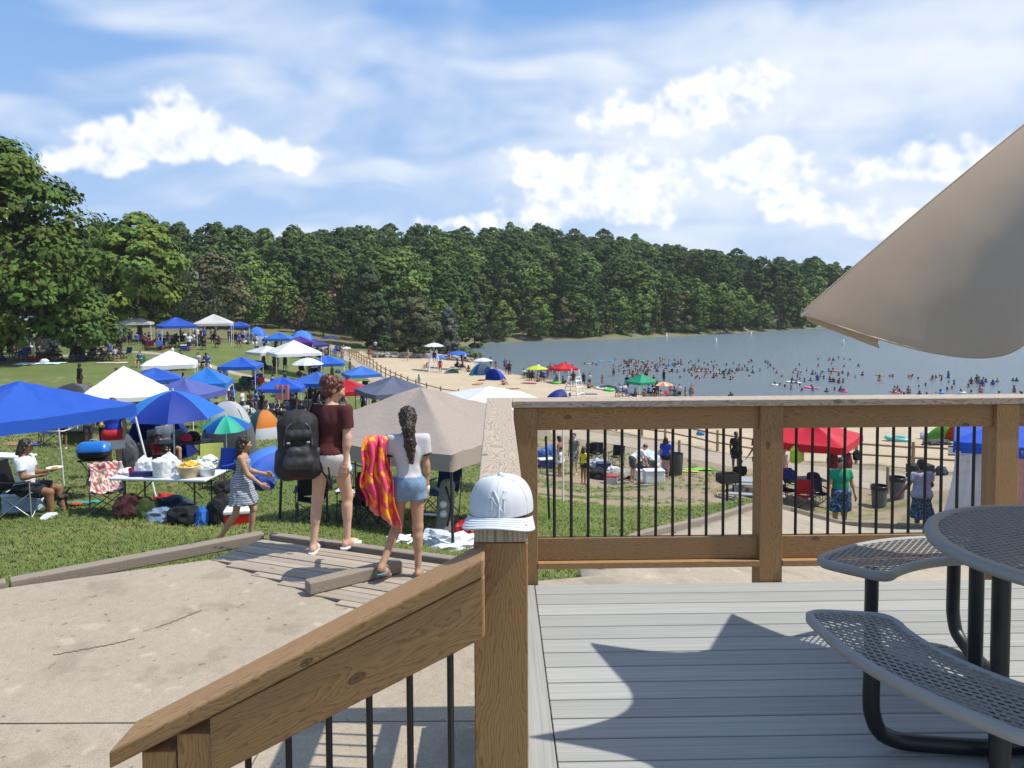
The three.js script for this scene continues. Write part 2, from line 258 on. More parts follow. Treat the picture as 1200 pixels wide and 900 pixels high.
// the lake
(function lake() {
  const wave = texture(1024, 1024, (u, v) => { const w = .5 + .28 * tile2(u, v * 1, 22, 4, 3) + .22 * tile2(u, v, 60, 3, 8); return [w, w, w]; }, false);
  wave.repeat.set(1 / 7, 1 / 3.4);
  const g = new THREE.PlaneGeometry(900, 620, 1, 1); g.rotateX(-Math.PI / 2); g.translate(250, LAKE, -360);
  const p = g.attributes.position, uv = g.attributes.uv; for (let i = 0; i < p.count; i++) uv.setXY(i, p.getX(i), p.getZ(i));
  const m = new THREE.MeshPhysicalMaterial({ roughness: .26, bumpMap: wave, bumpScale: .34, ior: 1.33, side: THREE.DoubleSide }); m.color.setRGB(.165, .215, .245);
  structure('lake', g, m);
})();

// ---------------------------------------------------------------- woods of the deck: textures
function woodTex(w, h, wm, hm, seed, pal, ringW, knots, weather) {
  // flat-sawn board: rings of a log whose pith wanders under the face; wm x hm metres
  const cols = pal.map(c => new THREE.Color(c));
  const kn = []; const r = rngOf(seed); for (let i = 0; i < knots; i++) kn.push([r() * wm, r() * hm, .008 + r() * .009]);
  return texture(w, h, (u, v) => {
    const x = u * wm, y = v * hm;
    const cy = 2 * Math.PI * v, sx = Math.cos(cy) * hm / 6.28, sy = Math.sin(cy) * hm / 6.28;
    const X = Math.abs(((x / .15 + 1) % 2) - 1) * .15;               // boards mirrored side to side so that the sheet repeats
    let dpt = .045 + .03 * n3(sx * 1.1 + seed, sy * 1.1, 1) + .012 * n3(sx * 4 + seed, sy * 4, 5), x0 = .075 + .05 * n3(sx * .8, sy * .8 + seed, 9);
    let rad = Math.hypot(X - x0, dpt) + .0035 * n3(sx * 9, sy * 9, X * 40 + seed) + .0012 * n3(sx * 30, sy * 30, X * 120);
    let dark = 0;
    for (const k of kn) { let dx = x - k[0], dy = y - k[1]; if (dy > hm / 2) dy -= hm; if (dy < -hm / 2) dy += hm; const q = Math.hypot(dx, dy * .55) / k[2]; if (q < 6) { rad += .016 * Math.exp(-q * q * .25); dark = Math.max(dark, sstep(1.25, .8, q) * .75 * (.8 + .2 * Math.sin(q * 9))); } }
    const f = rad / ringW, fr = f - Math.floor(f);
    let late = Math.pow(fr, 3.2) * (1 - sstep(.93, 1, fr));
    const fibre = .5 + .5 * n3(sx * 6, sy * 6, x * 900 + seed), patch = .5 + .5 * n3(sx * 2.2, sy * 2.2, x * 8 + seed);
    const a = cols[0].clone().lerp(cols[1], clamp(late * .95 + .12 * (fibre - .5)));
    a.lerp(cols[2], clamp(.5 * patch + .25 * fibre) * weather); a.lerp(cols[3], dark);
    const s = .93 + .10 * fibre; return [Math.pow(a.r * s, 1 / 2.2), Math.pow(a.g * s, 1 / 2.2), Math.pow(a.b * s, 1 / 2.2)];
  });
}
const wrail = woodTex(384, 1280, .30, 2.0, 3, ['#a67f50', '#704c2b', '#887459', '#33200f'], .0062, 4, .30);
const wcap = woodTex(384, 1280, .30, 2.0, 8, ['#b3a28d', '#4a3c30', '#a79a8b', '#382c22'], .0075, 3, .5);
const wgrey = woodTex(256, 1024, .30, 2.0, 21, ['#8f8171', '#5b4f43', '#8c8478', '#3a3128'], .006, 3, .7);
for (const t of [wrail, wcap, wgrey]) t.repeat.set(1 / .3, 1 / 2);
const M = {
  rail: new THREE.MeshStandardMaterial({ map: wrail, bumpMap: wrail, bumpScale: .0012, roughness: .72 }),
  cap: new THREE.MeshStandardMaterial({ map: wcap, bumpMap: wcap, bumpScale: .0012, roughness: .78 }),
  grey: new THREE.MeshStandardMaterial({ map: wgrey, bumpMap: wgrey, bumpScale: .003, roughness: .9 }),
  black: std(.012, .012, .013, .42), steel: std(.55, .56, .57, .35, { metalness: .8 }), whitePole: std(.72, .72, .71, .45), darkPole: std(.03, .032, .036, .5),
};

// ---------------------------------------------------------------- the deck and its railings (deck frame: turned a little from the camera)
const EPS = .019;
const DK = (x, D, y = 0) => [x * Math.cos(EPS) - D * Math.sin(EPS), y, -x * Math.sin(EPS) - D * Math.cos(EPS)];
(function deck() {
  const comp = (seed, base) => texture(256, 1024, (u, v) => { const y = v * 2 * Math.PI, cx = Math.cos(y), cy = Math.sin(y); const s = n3(cx * .7, cy * .7, u * 60 + seed) * .45 + n3(cx * 2.2, cy * 2.2, u * 130 + seed) * .35 + n3(cx * .4, cy * .4, u * 14 + seed) * .5; const k = base * (1 + .12 * s); return [k * 1.0, k, k * .965]; });
  const mats = [0, 1, 2, 3].map(i => { const t = comp(i * 31 + 2, [.60, .575, .615, .585][i]); t.repeat.set(1 / .14, 1 / 3); return new THREE.MeshStandardMaterial({ map: t, bumpMap: t, bumpScale: .0016, roughness: .68 }); });
  const d = new THREE.Group(); d.name = 'deck'; d.userData = { kind: 'structure' }; scene.add(d); d.rotation.y = EPS;
  for (let i = 0; i < 40; i++) { const D = 4.222 - i * .1375; const w = 4.6, x0 = i < 26 ? .204 : .204; part('deck_board', board(w, .025, .1305, x0 + w / 2, -.0125, -D, 0, 0, 0, .004), mats[(i * 7 + (i >> 2)) % 4], d); }
  part('border_board', board(.132, .025, 5.4, .134, -.0125, -4.29 + 2.7, 0, 0, 0, .004), mats[1], d);
  part('rim_joist', merge([board(4.75, .22, .04, 2.44, -.14, -4.262), board(.04, .22, 5.3, .09, -.142, -1.65), box(4.6, .02, 5.2, 2.45, -.06, -1.68)]), M.rail, d);
  for (const [x, D] of [[.2, 4.1], [1.5, 4.1], [2.8, 4.1], [4.5, 4.1], [.2, 1.9], [4.5, 1.9]]) { const p = DK(x, D), y = Math.min(gy(p[0], p[2]), -.8) - .1; part('deck_leg', board(.14, -y - .06, .14, x, (y - .06) / 2, -D), M.rail, d); }
})();
const railMs = [[1, 1, 1], [.86, .87, .9], [1.1, 1.07, 1.02], [.95, .93, .9]].map(c => { const m = M.rail.clone(); m.color.setRGB(...c); return m; }); let railN = 0; const railV = () => railMs[(railN++ * 3 + (railN >> 2)) % 4];
(function railing() {
  const r = thing('deck_railing', 'brown timber deck railing with thin black balusters facing the lake', 'railing', DK(.08, 4.365), EPS);
  const L = 3.6, Zf = 0;
  part('cap_rail', board(L, .038, .16, L / 2, 1.03, 0), M.cap, r);
  const posts = [.077, 1.475, 2.83];
  for (const x of posts) part('post', board(.132, 1.20, .132, x, .41, .0), railV(), r);
  const spans = [[.143, 1.409], [1.541, 2.764], [2.896, 3.6]];
  for (const [a, b] of spans) {
    const l = b - a, c = (a + b) / 2;
    part('top_board', board(l, .132, .038, c, .943, .018), railV(), r);
    part('bottom_board', board(l, .13, .038, c, .19, .018), railV(), r);
    part('ledge_board', board(l, .036, .085, c, .105, .03), railV(), r);
    const n = Math.round(l / .0945);
    for (let k = 1; k < n; k++) part('baluster', place(new THREE.CylinderGeometry(.0088, .0088, .66, 8), a + l * k / n, .565, .012), M.black, r);
  }
})();
(function sideRail() {
  const r = thing('side_railing', 'short timber side railing with a wide flat cap under the white cap', 'railing', DK(.006, 1.975), EPS);
  part('cap_rail', board(.14, .046, 2.47, 0, 1.026, -1.235, 0, 0, 0, .005, 12.9), M.cap, r);
  part('post', board(.142, 1.85, .142, -.001, .075, -.078), railV(), r);
  part('post', board(.088, 1.9, .088, -.02, .05, -2.40), railV(), r);
  part('top_board', board(.038, .135, 2.2, .012, .93, -1.25), railV(), r);
  part('bottom_board', board(.038, .135, 2.2, .012, .21, -1.25), railV(), r);
  for (let k = 1; k < 21; k++) part('baluster', place(new THREE.CylinderGeometry(.0088, .0088, .66, 8), .012, .565, -.16 - k * .103), M.black, r);
})();
(function stairRail() {
  const sl = Math.atan(.516), c = Math.cos(sl);
  const r = thing('stair_railing', 'sloping timber handrail with black balusters running down beside the steps', 'railing', [-.103, 0, -1.93], 0);
  // boards that fall to the left (negative x), cut plumb at both ends
  const along = (x0, x1, yTop, h, d, z, mat, name, ch = .005) => { const l = x0 - x1, mx = (x0 + x1) / 2, hv = h / c, g = board(l, hv, d, mx, yTop - hv / 2, z, 0, 0, 0, ch), p = g.attributes.position; for (let i = 0; i < p.count; i++) p.setY(i, p.getY(i) + p.getX(i) * .516); g.computeVertexNormals(); part(name, g, mat, r); };
  along(.031, -.905, .985, .04, .14, 0, railV(), 'cap_rail', .006);
  along(.031, -.655, .937, .137, .038, .045, railV(), 'top_board');
  for (const [x, w] of [[-.70, .088], [-.79, .086]]) { const y1 = .937 + x * .516 - .024; part('post', board(w, y1 + .85, .10, x, (y1 - .85) / 2, 0), railV(), r); }
  along(-.06, -.60, .27, .137, .038, .045, railV(), 'bottom_board');
  for (let k = 0; k < 6; k++) { const x = -.058 - k * .1035; part('baluster', place(new THREE.CylinderGeometry(.0088, .0088, .66, 8), x, .50 + x * .516, .02), M.black, r); }
})();
(function steps() {
  const s = thing('deck_steps', 'timber steps leading down from the deck beside the sloping handrail', 'steps', [0, 0, 0]);
  for (let k = 0; k < 4; k++) part('tread', board(.30, .038, 1.0, -.12 - k * .30, -.17 * (k + 1) - .019, -1.30), M.rail, s);
  part('stringer', board(1.5, .24, .04, -.62, -.47, -1.83, 0, 0, Math.atan(.5667)), M.grey, s); part('stringer', board(1.5, .24, .04, -.62, -.47, -.78, 0, 0, Math.atan(.5667)), M.grey, s);
})();

// ---------------------------------------------------------------- concrete yard, its timbers and the plank landing
const PADY = -.85;
const concreteTex = texture(1024, 1024, (u, v) => {
  let g = .575 + .030 * tile2(u, v, 4, 4) + .03 * tile2(u, v, 48, 3, 4) + (rnd() - .5) * .11; g -= .12 * sstep(.50, .62, tile2(u, v, 46, 2, 29)); g -= .045 * sstep(.12, .42, tile2(u, v, 9, 4, 9)); g += .05 * sstep(.34, .5, tile2(u, v, 14, 3, 17));
  if (rnd() < .004) g -= .12; return [g * 1.06, g * .975, g * .845];
});
const gritTex = texture(512, 512, (u, v) => { const g = .5 + .25 * tile2(u, v, 90, 2, 3) + (rnd() - .5) * .5; return [g, g, g]; }, false);
const concreteMat = (() => { const t = concreteTex; t.repeat.set(1 / 4.3, 1 / 4.3); gritTex.repeat.set(1 / .8, 1 / .8); return new THREE.MeshStandardMaterial({ map: t, bumpMap: gritTex, bumpScale: .0022, roughness: .93 }); })();
function slab(pts, y0, y1, name) {   // pts in [x, D]
  const sh = new THREE.Shape(pts.map(p => new THREE.Vector2(p[0], p[1])));
  const g = new THREE.ExtrudeGeometry(sh, { depth: y1 - y0, bevelEnabled: false }); g.rotateX(-Math.PI / 2); g.translate(0, y0, 0);
  return structure(name, g, concreteMat);
}
const PLA = [-2.53, 7.84], PLB = [-.30, 6.96], BRA = [-2.86, 7.18], BRB = [-1.05, 5.86];
// bays of the yard with open joints between them, and the part beyond the planks
slab([[-8.0, 4.405], [-7.25, 4.405], [-4.35, 6.50], BRA, BRB, [-.20, 6.5], [.9, 6.75], [4.5, 5.2], [4.5, 4.405]], PADY - .25, PADY, 'concrete_yard');
slab([[-14, -1], [-14, -.35], [-7.28, 4.395], [-1.405, 4.395], [-1.405, -1]], PADY - .25, PADY - .003, 'concrete_yard');
slab([[-1.395, 4.395], [4.5, 4.395], [4.5, -1], [-1.395, -1]], PADY - .25, PADY - .001, 'concrete_yard');
(function cracks() {
  const r = rngOf(17); const crack = px => { const pts = px.map(([u, v]) => P(u, v, 2250 / (v - 345) * 1.0)).map(p => { const D = (EYE - PADY) / ((EYE - p.y) / -p.z); return V(p.x * D / -p.z, 0, -D); }); const cv = new THREE.CatmullRomCurve3(pts); const g = grid(1, 60, (u, t) => { const p = cv.getPointAt(t), d = cv.getTangentAt(t), w = .0035 + .004 * Math.abs(n2(t * 14, 3)), k = (u - .5) * 2 * w, j = .012 * n2(t * 16, 9); return [p.x - d.z * (k + j), PADY + .004, p.z + d.x * (k + j)]; }); const m = part('crack', g, std(.10, .085, .07, .95), scene.children.find(c => c.name === 'concrete_yard')); };
  crack([[62, 768], [100, 761], [128, 756], [158, 748]]); crack([[182, 736], [205, 728], [220, 722], [236, 715]]);
})();
(function landing() {
  const g = new THREE.Group(); g.name = 'plank_landing'; g.userData = { kind: 'structure' }; scene.add(g);
  const dir = V(PLB[0] - PLA[0], 0, -(PLB[1] - PLA[1])).normalize(), nrm = V(-dir.z, 0, dir.x).negate(); // towards the camera
  if (nrm.z < 0) nrm.negate();
  const ang = Math.atan2(-dir.z, dir.x), w = .094;
  const bd = V(BRB[0] - BRA[0], 0, -(BRB[1] - BRA[1])), b0 = V(BRA[0], 0, -BRA[1]);
  const mats = [(() => { const m = M.grey.clone(); m.color.setScalar(1.36); return m; })(), ...[1, 2].map(k => { const m = M.grey.clone(); m.color.setScalar([1.25, 1.5][k - 1]); return m; })];
  for (let i = 0; i < 14; i++) {
    const o = V(PLA[0], 0, -PLA[1]).addScaledVector(nrm, .10 + w * (i + .5));
    // from the left edge line (PLA-BRA) to the right end, stopping at the boundary with the concrete
    const cut = (q, e) => { const den = dir.x * e.z - dir.z * e.x; return ((q.x - o.x) * e.z - (q.z - o.z) * e.x) / den; };
    let t0 = cut(V(PLA[0], 0, -PLA[1]), V(BRA[0] - PLA[0], 0, -(BRA[1] - PLA[1]))), t1 = 2.42 + i * .02; const tb = cut(b0, bd); if (i > 6) t0 = Math.max(t0, tb); t0 = Math.max(t0, -.5, tb - 6 * (i < 7));
    if (t1 - t0 < .15) continue; const L = t1 - t0 - .01, mid = o.clone().addScaledVector(dir, (t0 + t1) / 2);
    part('plank', board(L, .04, w - .008, mid.x, PADY + .012 - .02 + rr(-.003, .003), mid.z, 0, ang, 0, .006), mats[i % 3], g);
  }
  part('plank_bed', slab([PLA, PLB, BRB, BRA], PADY - .2, PADY - .035, 'bed').geometry, std(.13, .115, .095, .95), g); const bed = scene.children.find(c => c.name === 'bed'); scene.remove(bed);
})();
function timber(a, b, w, h, y, label, name = 'edging_timber') {
  const A = V(a[0], y, -a[1]), B = V(b[0], y, -b[1]), d = B.clone().sub(A), L = d.length(), m = A.clone().add(B).multiplyScalar(.5);
  const t = new RoundedBoxGeometry(L, h, w, 2, .018); t.dispose();
  solo(name, board(L, h, w, 0, 0, 0, 0, 0, 0, .016), M.grey, label, 'timber', [m.x, y + h / 2, m.z], Math.atan2(-d.z, d.x), 'timbers edging the concrete yard');
}
timber([-7.6, 4.24], [-4.40, 6.56], .13, .11, PADY - .06, 'weathered grey edging timber along the lawn side of the concrete yard');
timber([-4.38, 6.575], [-2.60, 7.87], .13, .11, PADY - .06, 'weathered grey edging timber ending at the corner of the plank landing');
timber([-2.50, 7.86], [-.30, 7.0], .10, .085, PADY - .045, 'weathered grey edging timber behind the plank landing');
timber([-1.72, 6.30], [-1.02, 6.82], .12, .11, PADY + .012, 'short loose wheel stop timber lying across the plank landing');
// ---------------------------------------------------------------- paths and the split-rail fence
const WALK = [[.55, 6.7], [1.0, 8.6], [1.75, 10.2], [3.1, 12.0], [4.5, 13.9], [5.3, 14.6], [6.4, 14.9], [8.0, 14.7], [10.5, 14.0], [14, 12], [14, 6], [6, 5.2], [4.6, 5.2]];
(function paths() {
  // the walkway below the deck, in slabs that follow the ground
  const cells = [], nx = 46, nd = 40, x0 = .4, x1 = 13, d0 = 5.2, d1 = 15.2;
  const pos = [], uv = [], idx = [], id = new Map();
  const vid = (x, D, lift) => { const k = x.toFixed(3) + '_' + D.toFixed(3); if (id.has(k)) return id.get(k); const i = pos.length / 3; pos.push(x, gy(x, -D) + lift, -D); uv.push(x, D); id.set(k, i); return i; };
  for (let j = 0; j < nd; j++) for (let i = 0; i < nx; i++) { const a = lerp(x0, x1, i / nx), b = lerp(x0, x1, (i + 1) / nx), c = lerp(d0, d1, j / nd), e = lerp(d0, d1, (j + 1) / nd); if (!inPoly((a + b) / 2, (c + e) / 2, WALK)) continue; const A = vid(a, c, .07), B = vid(b, c, .07), C = vid(b, e, .07), E = vid(a, e, .07); idx.push(A, B, C, A, C, E); }
  const g = new THREE.BufferGeometry(); g.setAttribute('position', new THREE.Float32BufferAttribute(pos, 3)); g.setAttribute('uv', new THREE.Float32BufferAttribute(uv, 2)); g.setIndex(idx); g.computeVertexNormals();
  structure('walkway', thick(g, .2), concreteMat);
  for (let i = 1; i < 7; i++) { const [ax, ad] = WALK[i], [bx, bd] = WALK[i + 1]; const A = V(ax, gy(ax, -ad) + .09, -ad), B = V(bx, gy(bx, -bd) + .09, -bd), d = B.clone().sub(A), m = A.clone().add(B).multiplyScalar(.5); const h = Math.hypot(d.x, d.z); const o = solo('walkway_edging', board(d.length(), .14, .10, 0, 0, 0, 0, 0, Math.atan2(d.y, h), .012), M.grey, 'weathered timber edging of the curved walkway below the deck', 'timber', at3(m), Math.atan2(-d.z, d.x), 'timber edging along the curved walkway'); }
  // the path to the beach
  const strip = (pl, w, lift, n) => { const pts = pl.map(p => V(p[0], 0, -p[1])), cv = new THREE.CatmullRomCurve3(pts), g = grid(6, n, (u, v) => { const p = cv.getPointAt(v), t = cv.getTangentAt(v), nx = -t.z, nz = t.x, k = (u - .5) * w, x = p.x + nx * k, z = p.z + nz * k; return [x, gy(x, z) + lift, z]; }); const pp = g.attributes.position, u2 = g.attributes.uv; for (let i = 0; i < pp.count; i++) u2.setXY(i, pp.getX(i), pp.getZ(i)); return g; };
  structure('beach_path', thick(strip(PATH, 2.9, .02, 150), .06), concreteMat);
  structure('lawn_path', thick(strip(uD([[60, 64], [125, 67], [160, 68], [205, 66], [260, 61], [330, 59], [400, 64], [430, 72]]), 1.0, .02, 80), .06), concreteMat);
  // fence
  const cv = new THREE.CatmullRomCurve3(FENCE.map(p => V(p[0], 0, -p[1]))), len = cv.getLength(), n = Math.round(len / 2.45);
  const f = thing('rail_fence', 'brown split rail fence between the path and the beach', 'fence', [0, 0, 0]);
  const wm = std(.34, .235, .125, .85), pts = []; for (let i = 0; i <= n; i++) { const p = cv.getPointAt(i / n); pts.push(V(p.x, gy(p.x, p.z), p.z)); }
  const pg = place(new THREE.CylinderGeometry(.07, .085, 1.25, 7), 0, .525, 0);
  pts.forEach((p, i) => { const m = part('post', pg, wm, f); m.position.copy(p); m.rotation.y = i; if (i < n) for (const h of [.45, .92]) { const a = p.clone(), b = pts[i + 1].clone(); a.y += h + rr(-.03, .03); b.y += h + rr(-.03, .03); part('rail', bar(a, b, .055, 6, .05), wm, f); } });
})();
// ---------------------------------------------------------------- trees
function leafMass(leaves) {   // leaves: [x, y, z, nx, ny, nz, size, r, g, b]
  const n = leaves.length, pos = new Float32Array(n * 18), nor = new Float32Array(n * 18), col = new Float32Array(n * 18);
  const a = V(), b = V(), N = V(), c = V(), q = [V(), V(), V(), V()]; const r = rngOf(n + 5);
  leaves.forEach((l, i) => {
    N.set(l[3], l[4], l[5]).normalize(); a.set(r() - .5, r() - .5, r() - .5).cross(N).normalize(); b.crossVectors(N, a); c.set(l[0], l[1], l[2]); const s = l[6], w = s * (.55 + r() * .3);
    q[0].copy(c).addScaledVector(a, -s); q[1].copy(c).addScaledVector(b, -w).addScaledVector(N, -s * .2); q[2].copy(c).addScaledVector(a, s); q[3].copy(c).addScaledVector(b, w).addScaledVector(N, -s * .2);
    [0, 1, 2, 0, 2, 3].forEach((k, m) => { const o = i * 18 + m * 3; pos[o] = q[k].x; pos[o + 1] = q[k].y; pos[o + 2] = q[k].z; nor[o] = N.x; nor[o + 1] = N.y; nor[o + 2] = N.z; col[o] = l[7]; col[o + 1] = l[8]; col[o + 2] = l[9]; });
  });
  const g = new THREE.BufferGeometry(); g.setAttribute('position', new THREE.BufferAttribute(pos, 3)); g.setAttribute('normal', new THREE.BufferAttribute(nor, 3)); g.setAttribute('color', new THREE.BufferAttribute(col, 3)); return g;
}
const leafMat = new THREE.MeshPhysicalMaterial({ vertexColors: true, roughness: .75, side: THREE.DoubleSide, transmission: 0, specularIntensity: .25 });
const barkMat = std(.085, .068, .05, .95), greyBark = std(.20, .175, .145, .95);
// shape(t, ang) gives the crown's radius (share of R) at height share t
const rounded = t => Math.pow(Math.max(0, Math.sin(Math.PI * Math.pow(clamp(t * .96 + .02), .8))), .62);
const cone = t => Math.pow(1 - t, .75) * sstep(-.02, .1, t);
const spire = t => Math.pow(Math.max(0, 1 - t), .55) * sstep(-.05, .25, t) * .9;
function crownLeaves({ seed, H, base, R, clumps, per, size, shape = rounded, rgb, vary = .32, clumpR = .2, lop = .18, hang = .15, yellow = 0 }) {
  const r = rngOf(seed), out = [], ch = H - base;
  const lobes = [0, 1, 2, 3, 4].map(() => [r() * 6.28, r() * ch, (r() - .35) * lop * 2.2]);
  for (let k = 0; k < clumps; k++) {
    const t = Math.pow(r(), .85), ang = r() * 6.283, h = t * ch;
    let lob = 1; for (const L of lobes) lob += L[2] * Math.max(0, Math.cos(ang - L[0])) * Math.exp(-Math.pow((h - L[1]) / (ch * .28), 2));
    const edge = shape(t) * R * lob, rad = edge * Math.sqrt(.25 + .75 * r()), cR = R * clumpR * (.55 + r() * .8) * (.5 + .5 * shape(t));
    const cx = Math.cos(ang) * Math.max(0, rad - cR * .35), cz = Math.sin(ang) * Math.max(0, rad - cR * .35), cy = base + h;
    const tone = 1 + (r() - .5) * 2 * vary, warm = (r() - .5) * .3 + yellow * r();
    for (let i = 0; i < per; i++) {
      const u = r() * 2 - 1, p = r() * 6.283, s = Math.sqrt(1 - u * u), rad2 = cR * (.72 + .36 * r()); let nx = s * Math.cos(p), ny = u, nz = s * Math.sin(p); if (ny < -.2) ny *= .55;
      const x = cx + nx * rad2 * 1.15, y = cy + ny * rad2 * .82 - hang * cR * r(), z = cz + nz * rad2 * 1.15, j = tone * (.78 + r() * .44);
      out.push([x, y, z, nx * .8 + (r() - .5) * .8 + Math.cos(ang) * .45, ny + .35 + (r() - .5) * .6 + (t - .4) * .5, nz * .8 + (r() - .5) * .8 + Math.sin(ang) * .45, size * (.65 + r() * .7), rgb[0] * j * (1 + warm), rgb[1] * j, rgb[2] * j * (1 - warm)]);
    }
  }
  return out;
}
function trunkGeo({ seed, H, base, R, r0, limbs = 6, seg = 7 }) {
  const r = rngOf(seed + 77), gs = [], lean = [(r() - .5) * .5, (r() - .5) * .5], top = base + (H - base) * .72;
  const at = y => V(lean[0] * y / H + .12 * Math.sin(y * .7 + seed), y, lean[1] * y / H + .12 * Math.cos(y * .6 + seed));
  const n = 6; for (let i = 0; i < n; i++) { const y0 = -.3 + (top + .3) * i / n, y1 = -.3 + (top + .3) * (i + 1) / n; gs.push(bar(at(y0), at(y1), r0 * (1 - .85 * i / n) * (i === 0 ? 1.25 : 1), seg, r0 * (1 - .85 * (i + 1) / n))); }
  for (let k = 0; k < limbs; k++) { const y = base * .8 + (top - base * .8) * (k + .3) / limbs, a = k * 2.4 + r(), L = R * (.55 + .35 * r()) * (1 - .35 * k / limbs); const p = at(y), q = V(p.x + Math.cos(a) * L * .5, y + L * .35, p.z + Math.sin(a) * L * .5), e = V(p.x + Math.cos(a + .2) * L, y + L * .75, p.z + Math.sin(a + .2) * L); const w = r0 * .42 * (1 - .6 * k / limbs); gs.push(bar(p, q, w, 5, w * .65), bar(q, e, w * .65, 5, w * .25)); }
  return merge(gs);
}
function tree(name, label, group, pos, turn, o, bark = barkMat) {
  const t = thing(name, label, 'tree', pos, turn, group);
  part('trunk', trunkGeo(o), bark, t); if (o.clumps) part('crown', leafMass(crownLeaves(o)), leafMat, t); return t;
}
tree('shade_tree', 'tall spreading dark green shade tree with a crowd sitting beneath', 'trees on the lawn', at3(S(-8, 58)), 1, { seed: 3, H: 16.6, base: 1.9, R: 7.3, r0: .42, clumps: 190, per: 110, size: .24, rgb: [.064, .102, .018], clumpR: .22, limbs: 9, lop: .25 });
tree('shade_tree', 'low leafy maple hanging over the edge of the shaded picnic crowd', 'trees on the lawn', at3(S(100, 62)), 2, { seed: 9, H: 6.2, base: 1.0, R: 3.1, r0: .14, clumps: 60, per: 80, size: .2, rgb: [.075, .125, .027], clumpR: .26, lop: .3 });
tree('shade_tree', 'bright yellow green broadleaf tree behind the far row of canopies', 'trees on the lawn', at3(S(163, 84)), .4, { seed: 14, H: 13.6, base: 1.8, R: 5.6, r0: .3, clumps: 130, per: 80, size: .3, rgb: [.095, .150, .028], clumpR: .21, lop: .3, yellow: .15 });
tree('shade_tree', 'olive green small crowned tree between the tall shade tree and the bright one', 'trees on the lawn', at3(S(105, 88)), 1.4, { seed: 19, H: 9.8, base: 1.2, R: 4.6, r0: .22, clumps: 90, per: 70, size: .28, rgb: [.085, .110, .032], clumpR: .22 });
tree('shade_tree', 'sparse tree with bare grey branches beside the far canopies', 'trees on the lawn', at3(S(252, 100)), 1.4, { seed: 24, H: 11, base: 1.5, R: 4.8, r0: .2, clumps: 70, per: 34, size: .26, rgb: [.105, .105, .055], clumpR: .22, limbs: 14 }, greyBark);
tree('cedar_tree', 'dark broad cedar beside the sandy path to the beach', 'cedars by the beach path', at3(S(432, 121)), 0, { seed: 31, H: 13.5, base: .5, R: 4.8, r0: .25, clumps: 150, per: 60, size: .26, shape: spire, rgb: [.042, .058, .024], clumpR: .2 });
tree('cedar_tree', 'olive round cedar on a bare trunk at the back of the beach', 'cedars by the beach path', at3(S(486, 112)), 0, { seed: 36, H: 8.6, base: .7, R: 4.0, r0: .18, clumps: 120, per: 60, size: .24, shape: rounded, rgb: [.080, .088, .042], clumpR: .2 });
tree('cedar_tree', 'small silvery blue grey cedar at the edge of the lake', 'cedars by the beach path', at3(S(526, 116)), 0, { seed: 41, H: 7.6, base: .1, R: 2.5, r0: .12, clumps: 90, per: 60, size: .2, shape: spire, rgb: [.085, .098, .082], clumpR: .22 });
tree('cedar_tree', 'slim dark cedar leaning over the lake beside the silvery one', 'cedars by the beach path', at3(S(556, 146)), 0, { seed: 45, H: 13, base: .2, R: 3.4, r0: .2, clumps: 90, per: 50, size: .28, shape: spire, rgb: [.060, .072, .034], clumpR: .22 });
// the wood round the lake
const woodKinds = [
  ['broadleaf_tree', 'rounded dark green broadleaf tree in the wood round the lake', { seed: 101, H: 15, base: 2.6, R: 4.6, r0: .25, clumps: 190, per: 18, size: .30, rgb: [0.062, 0.104, 0.024], clumpR: .15 }],
  ['broadleaf_tree', 'wide mid green broadleaf tree in the wood round the lake', { seed: 102, H: 13, base: 2, R: 5.4, r0: .25, clumps: 190, per: 18, size: .30, rgb: [0.078, 0.127, 0.028], clumpR: .14, lop: .3 }],
  ['broadleaf_tree', 'fresh light green broadleaf tree in the wood round the lake', { seed: 103, H: 14, base: 2, R: 4.4, r0: .22, clumps: 190, per: 18, size: .30, rgb: [0.115, 0.177, 0.038], clumpR: .155 }],
  ['poplar_tree', 'tall narrow green tree in the wood round the lake', { seed: 104, H: 16.5, base: 1.0, R: 4.0, r0: .22, clumps: 190, per: 18, size: .30, rgb: [0.091, 0.151, 0.034], clumpR: .17, shape: t => .5 * rounded(t) + .5 * spire(t) }],
  ['pine_tree', 'dark pointed cedar in the wood round the lake', { seed: 105, H: 13, base: .2, R: 3.0, r0: .2, clumps: 190, per: 18, size: .30, rgb: [0.054, 0.068, 0.020], clumpR: .16, shape: cone }],
  ['broadleaf_tree', 'very dark dense broadleaf tree in the wood round the lake', { seed: 106, H: 16, base: 3, R: 5.2, r0: .28, clumps: 190, per: 18, size: .30, rgb: [0.046, 0.080, 0.020], clumpR: .14, lop: .28 }],
  ['bare_tree', 'thin brownish half bare tree in the wood round the lake', { seed: 107, H: 13, base: 1.0, R: 3.6, r0: .16, clumps: 34, per: 26, size: .32, rgb: [0.137, 0.105, 0.053], clumpR: .28, limbs: 11 }],
];
const woodGeo = woodKinds.map(([n, l, o]) => ({ crown: leafMass(crownLeaves(o)), trunk: trunkGeo({ ...o, limbs: o.limbs || 4, seg: 5 }) }));
